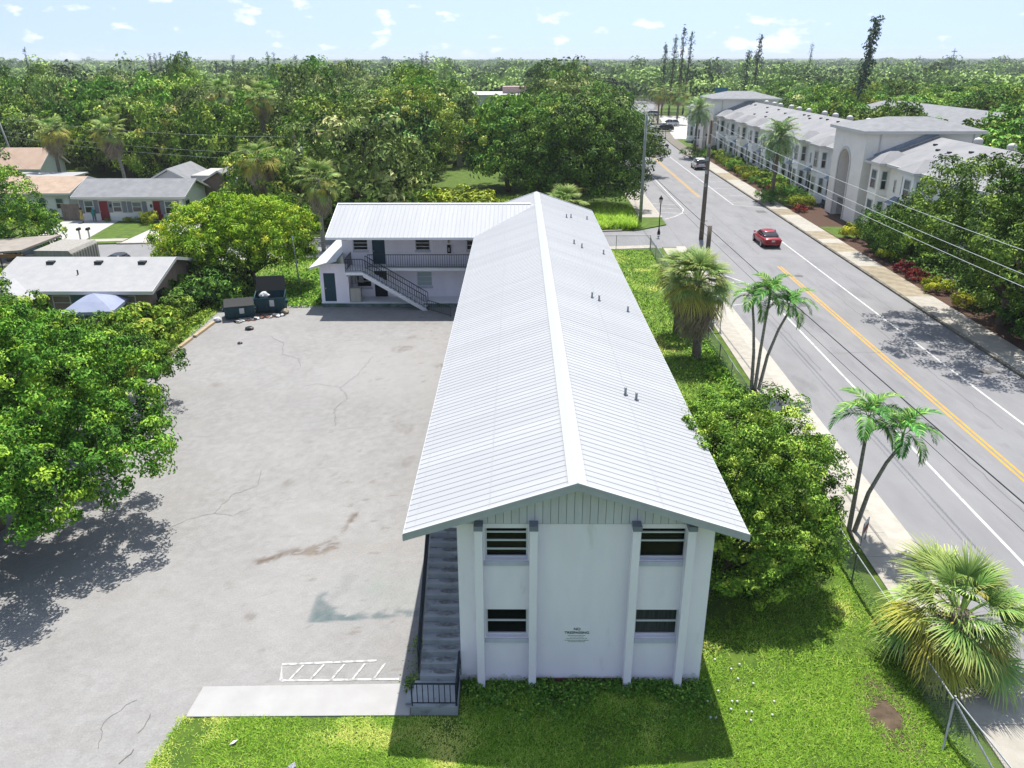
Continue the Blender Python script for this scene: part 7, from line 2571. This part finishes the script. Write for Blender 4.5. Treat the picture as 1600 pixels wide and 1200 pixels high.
# ------------------------------------------------------------------ grass and weeds
M_grass = leafmat('grass_blades', (0.030, 0.080, 0.008), (0.092, 0.178, 0.014), (0.235, 0.265, 0.045), .3, hue=0, val=0)
def grass(name, label, regions, seed, m=None):
    r = np.random.default_rng(seed)
    VV, FF, TT = [], [], []
    k0 = 0
    for (x0, x1, y0, y1, dens, hgt, wid, test) in regions:
        n = int((x1 - x0) * (y1 - y0) * dens)
        x, y = r.uniform(x0, x1, n), r.uniform(y0, y1, n)
        ok = test(x, y)
        x, y = x[ok], y[ok]
        g_ = fbm(x * .9, y * .9, 3, 4)
        kk = r.random(len(x)) < np.clip((g_ - .22) * 4.0, .12, 1)
        x, y, g_ = x[kk], y[kk], g_[kk]
        n = len(x)
        a = r.uniform(0, 6.28, n)
        h = hgt * r.uniform(.5, 1.3, n) * (.6 + .9 * g_)
        h = h * .75
        ln = r.uniform(.7, 2.2, n) * h
        w = wid * r.uniform(.7, 1.3, n)
        b = np.stack([x, y, np.full(n, -.012)], 1)
        s = np.stack([-np.sin(a), np.cos(a), 0 * a], 1) * w[:, None]
        tip = b + np.stack([np.cos(a) * ln, np.sin(a) * ln, h], 1)
        V = np.stack([b - s, b + s, tip], 1).reshape(-1, 3)
        VV.append(V)
        FF.append(k0 + np.arange(n * 3).reshape(n, 3))
        k0 += n * 3
        dry = fbm(x * .55 + 9, y * .55, 8, 3)
        TT.append(np.repeat(np.clip(.40 + r.normal(0, .16, n) + 1.7 * np.clip(dry - .52, 0, 1) + .25 * (g_ - .5), 0, 1), 3))
    o = mesh_np(name, np.concatenate(VV), np.concatenate(FF), m or M_grass, tint=np.concatenate(TT))
    return tag(o, label, 'grass', kind='stuff')
def bldg(x, y):
    return ~((x > -1.7) & (x < 5.45) & (y > 18.2)) & ~((x < -1.6) & (y > 17.02)) & (x < 11.75 + .0185 * (y - 20) + .4 * (y < 40))
def bare_d(x, y):
    return np.hypot((x - 10.35) / .62, (y - 17.3) / 1.15) - 1 + (fbm(x * 2.2, y * 2.2, 4, 3) - .5) * 1.3
def padfree(x, y):
    return bldg(x, y) & (x > -9.42 - .12 * (17.05 - y) + .28 * (fbm(x * 2.4, y * 2.4, 6, 3) - .5)) & ~(bare_d(x, y) < -.55 * np.abs(np.sin(x * 917.3 + y * 433.7)))
grass('grass', 'short green lawn grass around the front and street side of the white building',
      [(-10.2, 12.3, 12.5, 19, 1500, .075, .011, padfree), (5.4, 12.3, 19, 30, 700, .085, .014, padfree), (5.4, 12.6, 30, 50, 300, .11, .022, bldg), (5.4, 13, 50, 75.3, 130, .15, .035, bldg),
       (-24, -14.5, 55.6, 72, 70, .25, .04, lambda x, y: (y > 57.5) | (x < -19)), (-23.8, -21.7, 38, 56, 220, .22, .03, lambda x, y: x < x + 1)], 51)
grass('tall_grass', 'tall bright weeds on the vacant corner beside the concrete pole',
      [(6.5, 13.3, 85.2, 99, 120, .75, .05, lambda x, y: y > sstreet(x, 84.9) - 0), (-12, 8, 86, 106, 26, .55, .06, lambda x, y: x < x + 1)], 52,
      leafmat('weed_blades', (0.06, 0.14, 0.008), (0.16, 0.27, 0.014), (0.34, 0.40, 0.04), .3, hue=0, val=0))
def ground_cover(name, label, pts_fn, n, leaf, m, seed, h=.12):
    r = np.random.default_rng(seed)
    x, y = pts_fn(r, n)
    g_ = fbm(x * 1.6, y * 1.6, 12, 3)
    kk = r.random(len(x)) < np.clip((g_ - .3) * 4, .05, 1)
    x, y, g_ = x[kk], y[kk], g_[kk]
    P = np.stack([x, y, r.uniform(.02, 1, len(x)) * h * (.5 + g_)], 1)
    N = unit(np.array([0, 0, 1.0]) + r.normal(size=(len(x), 3)) * .45)
    V, F = leaf_quads(r, P, N, leaf, .75)
    o = mesh_np(name, V, F, m, tint=np.repeat(np.clip(r.normal(.42, .17, len(x)), 0, 1), 4))
    return tag(o, label, 'weeds', kind='stuff')
ground_cover('weeds', 'broad-leaved weeds in the shade along the foot of the front wall',
             lambda r, n: (lambda x, y: (x, y))(r.uniform(-1.6, 5.6, n), 18.42 - np.abs(r.normal(0, .75, n)) - .02), 9000, .075, M_lgrn, 61, .18)
ground_cover('weeds', 'creeping weeds along the chain-link fence below the shaggy palm',
             lambda r, n: (lambda y: (11.6 + .0185 * y - np.abs(r.normal(0, .9, n)), y))(r.uniform(37, 60, n)), 9000, .13, M_lwild, 62, .4)
ground_cover('weeds', 'weedy leaves between the stair foot and the lot',
             lambda r, n: (r.normal(-3.1, .10, n), r.uniform(17.9, 20.2, n)), 900, .07, M_lgrn, 63, .25)
ground_cover('weeds', 'rough weeds behind the parking timbers along the left edge of the lot',
             lambda r, n: (-22.0 - np.abs(r.normal(0, 1.0, n)), r.uniform(38, 57, n)), 9000, .14, M_lwild, 64, .5)
ground_cover('weeds', 'patch of weeds on the lawn beside the open dumpster',
             lambda r, n: (r.uniform(-21, -14.6, n), r.uniform(56.3, 66, n)), 6000, .16, M_lwild, 65, .3)
ground_cover('weeds', 'low leafy growth below the dark oaks at right',
             lambda r, n: (r.uniform(33.2, 41, n), r.uniform(40, 72, n)), 14000, .22, M_leafD, 66, .9)
ground_cover('weeds', 'undergrowth along the near edge of the woods',
             lambda r, n: (lambda x: (x, sstreet(x, 88.5) + np.abs(r.normal(0, 3.0, n))))(r.uniform(-33.5, -11, n)), 14000, .34, M_leafM, 67, 1.6)
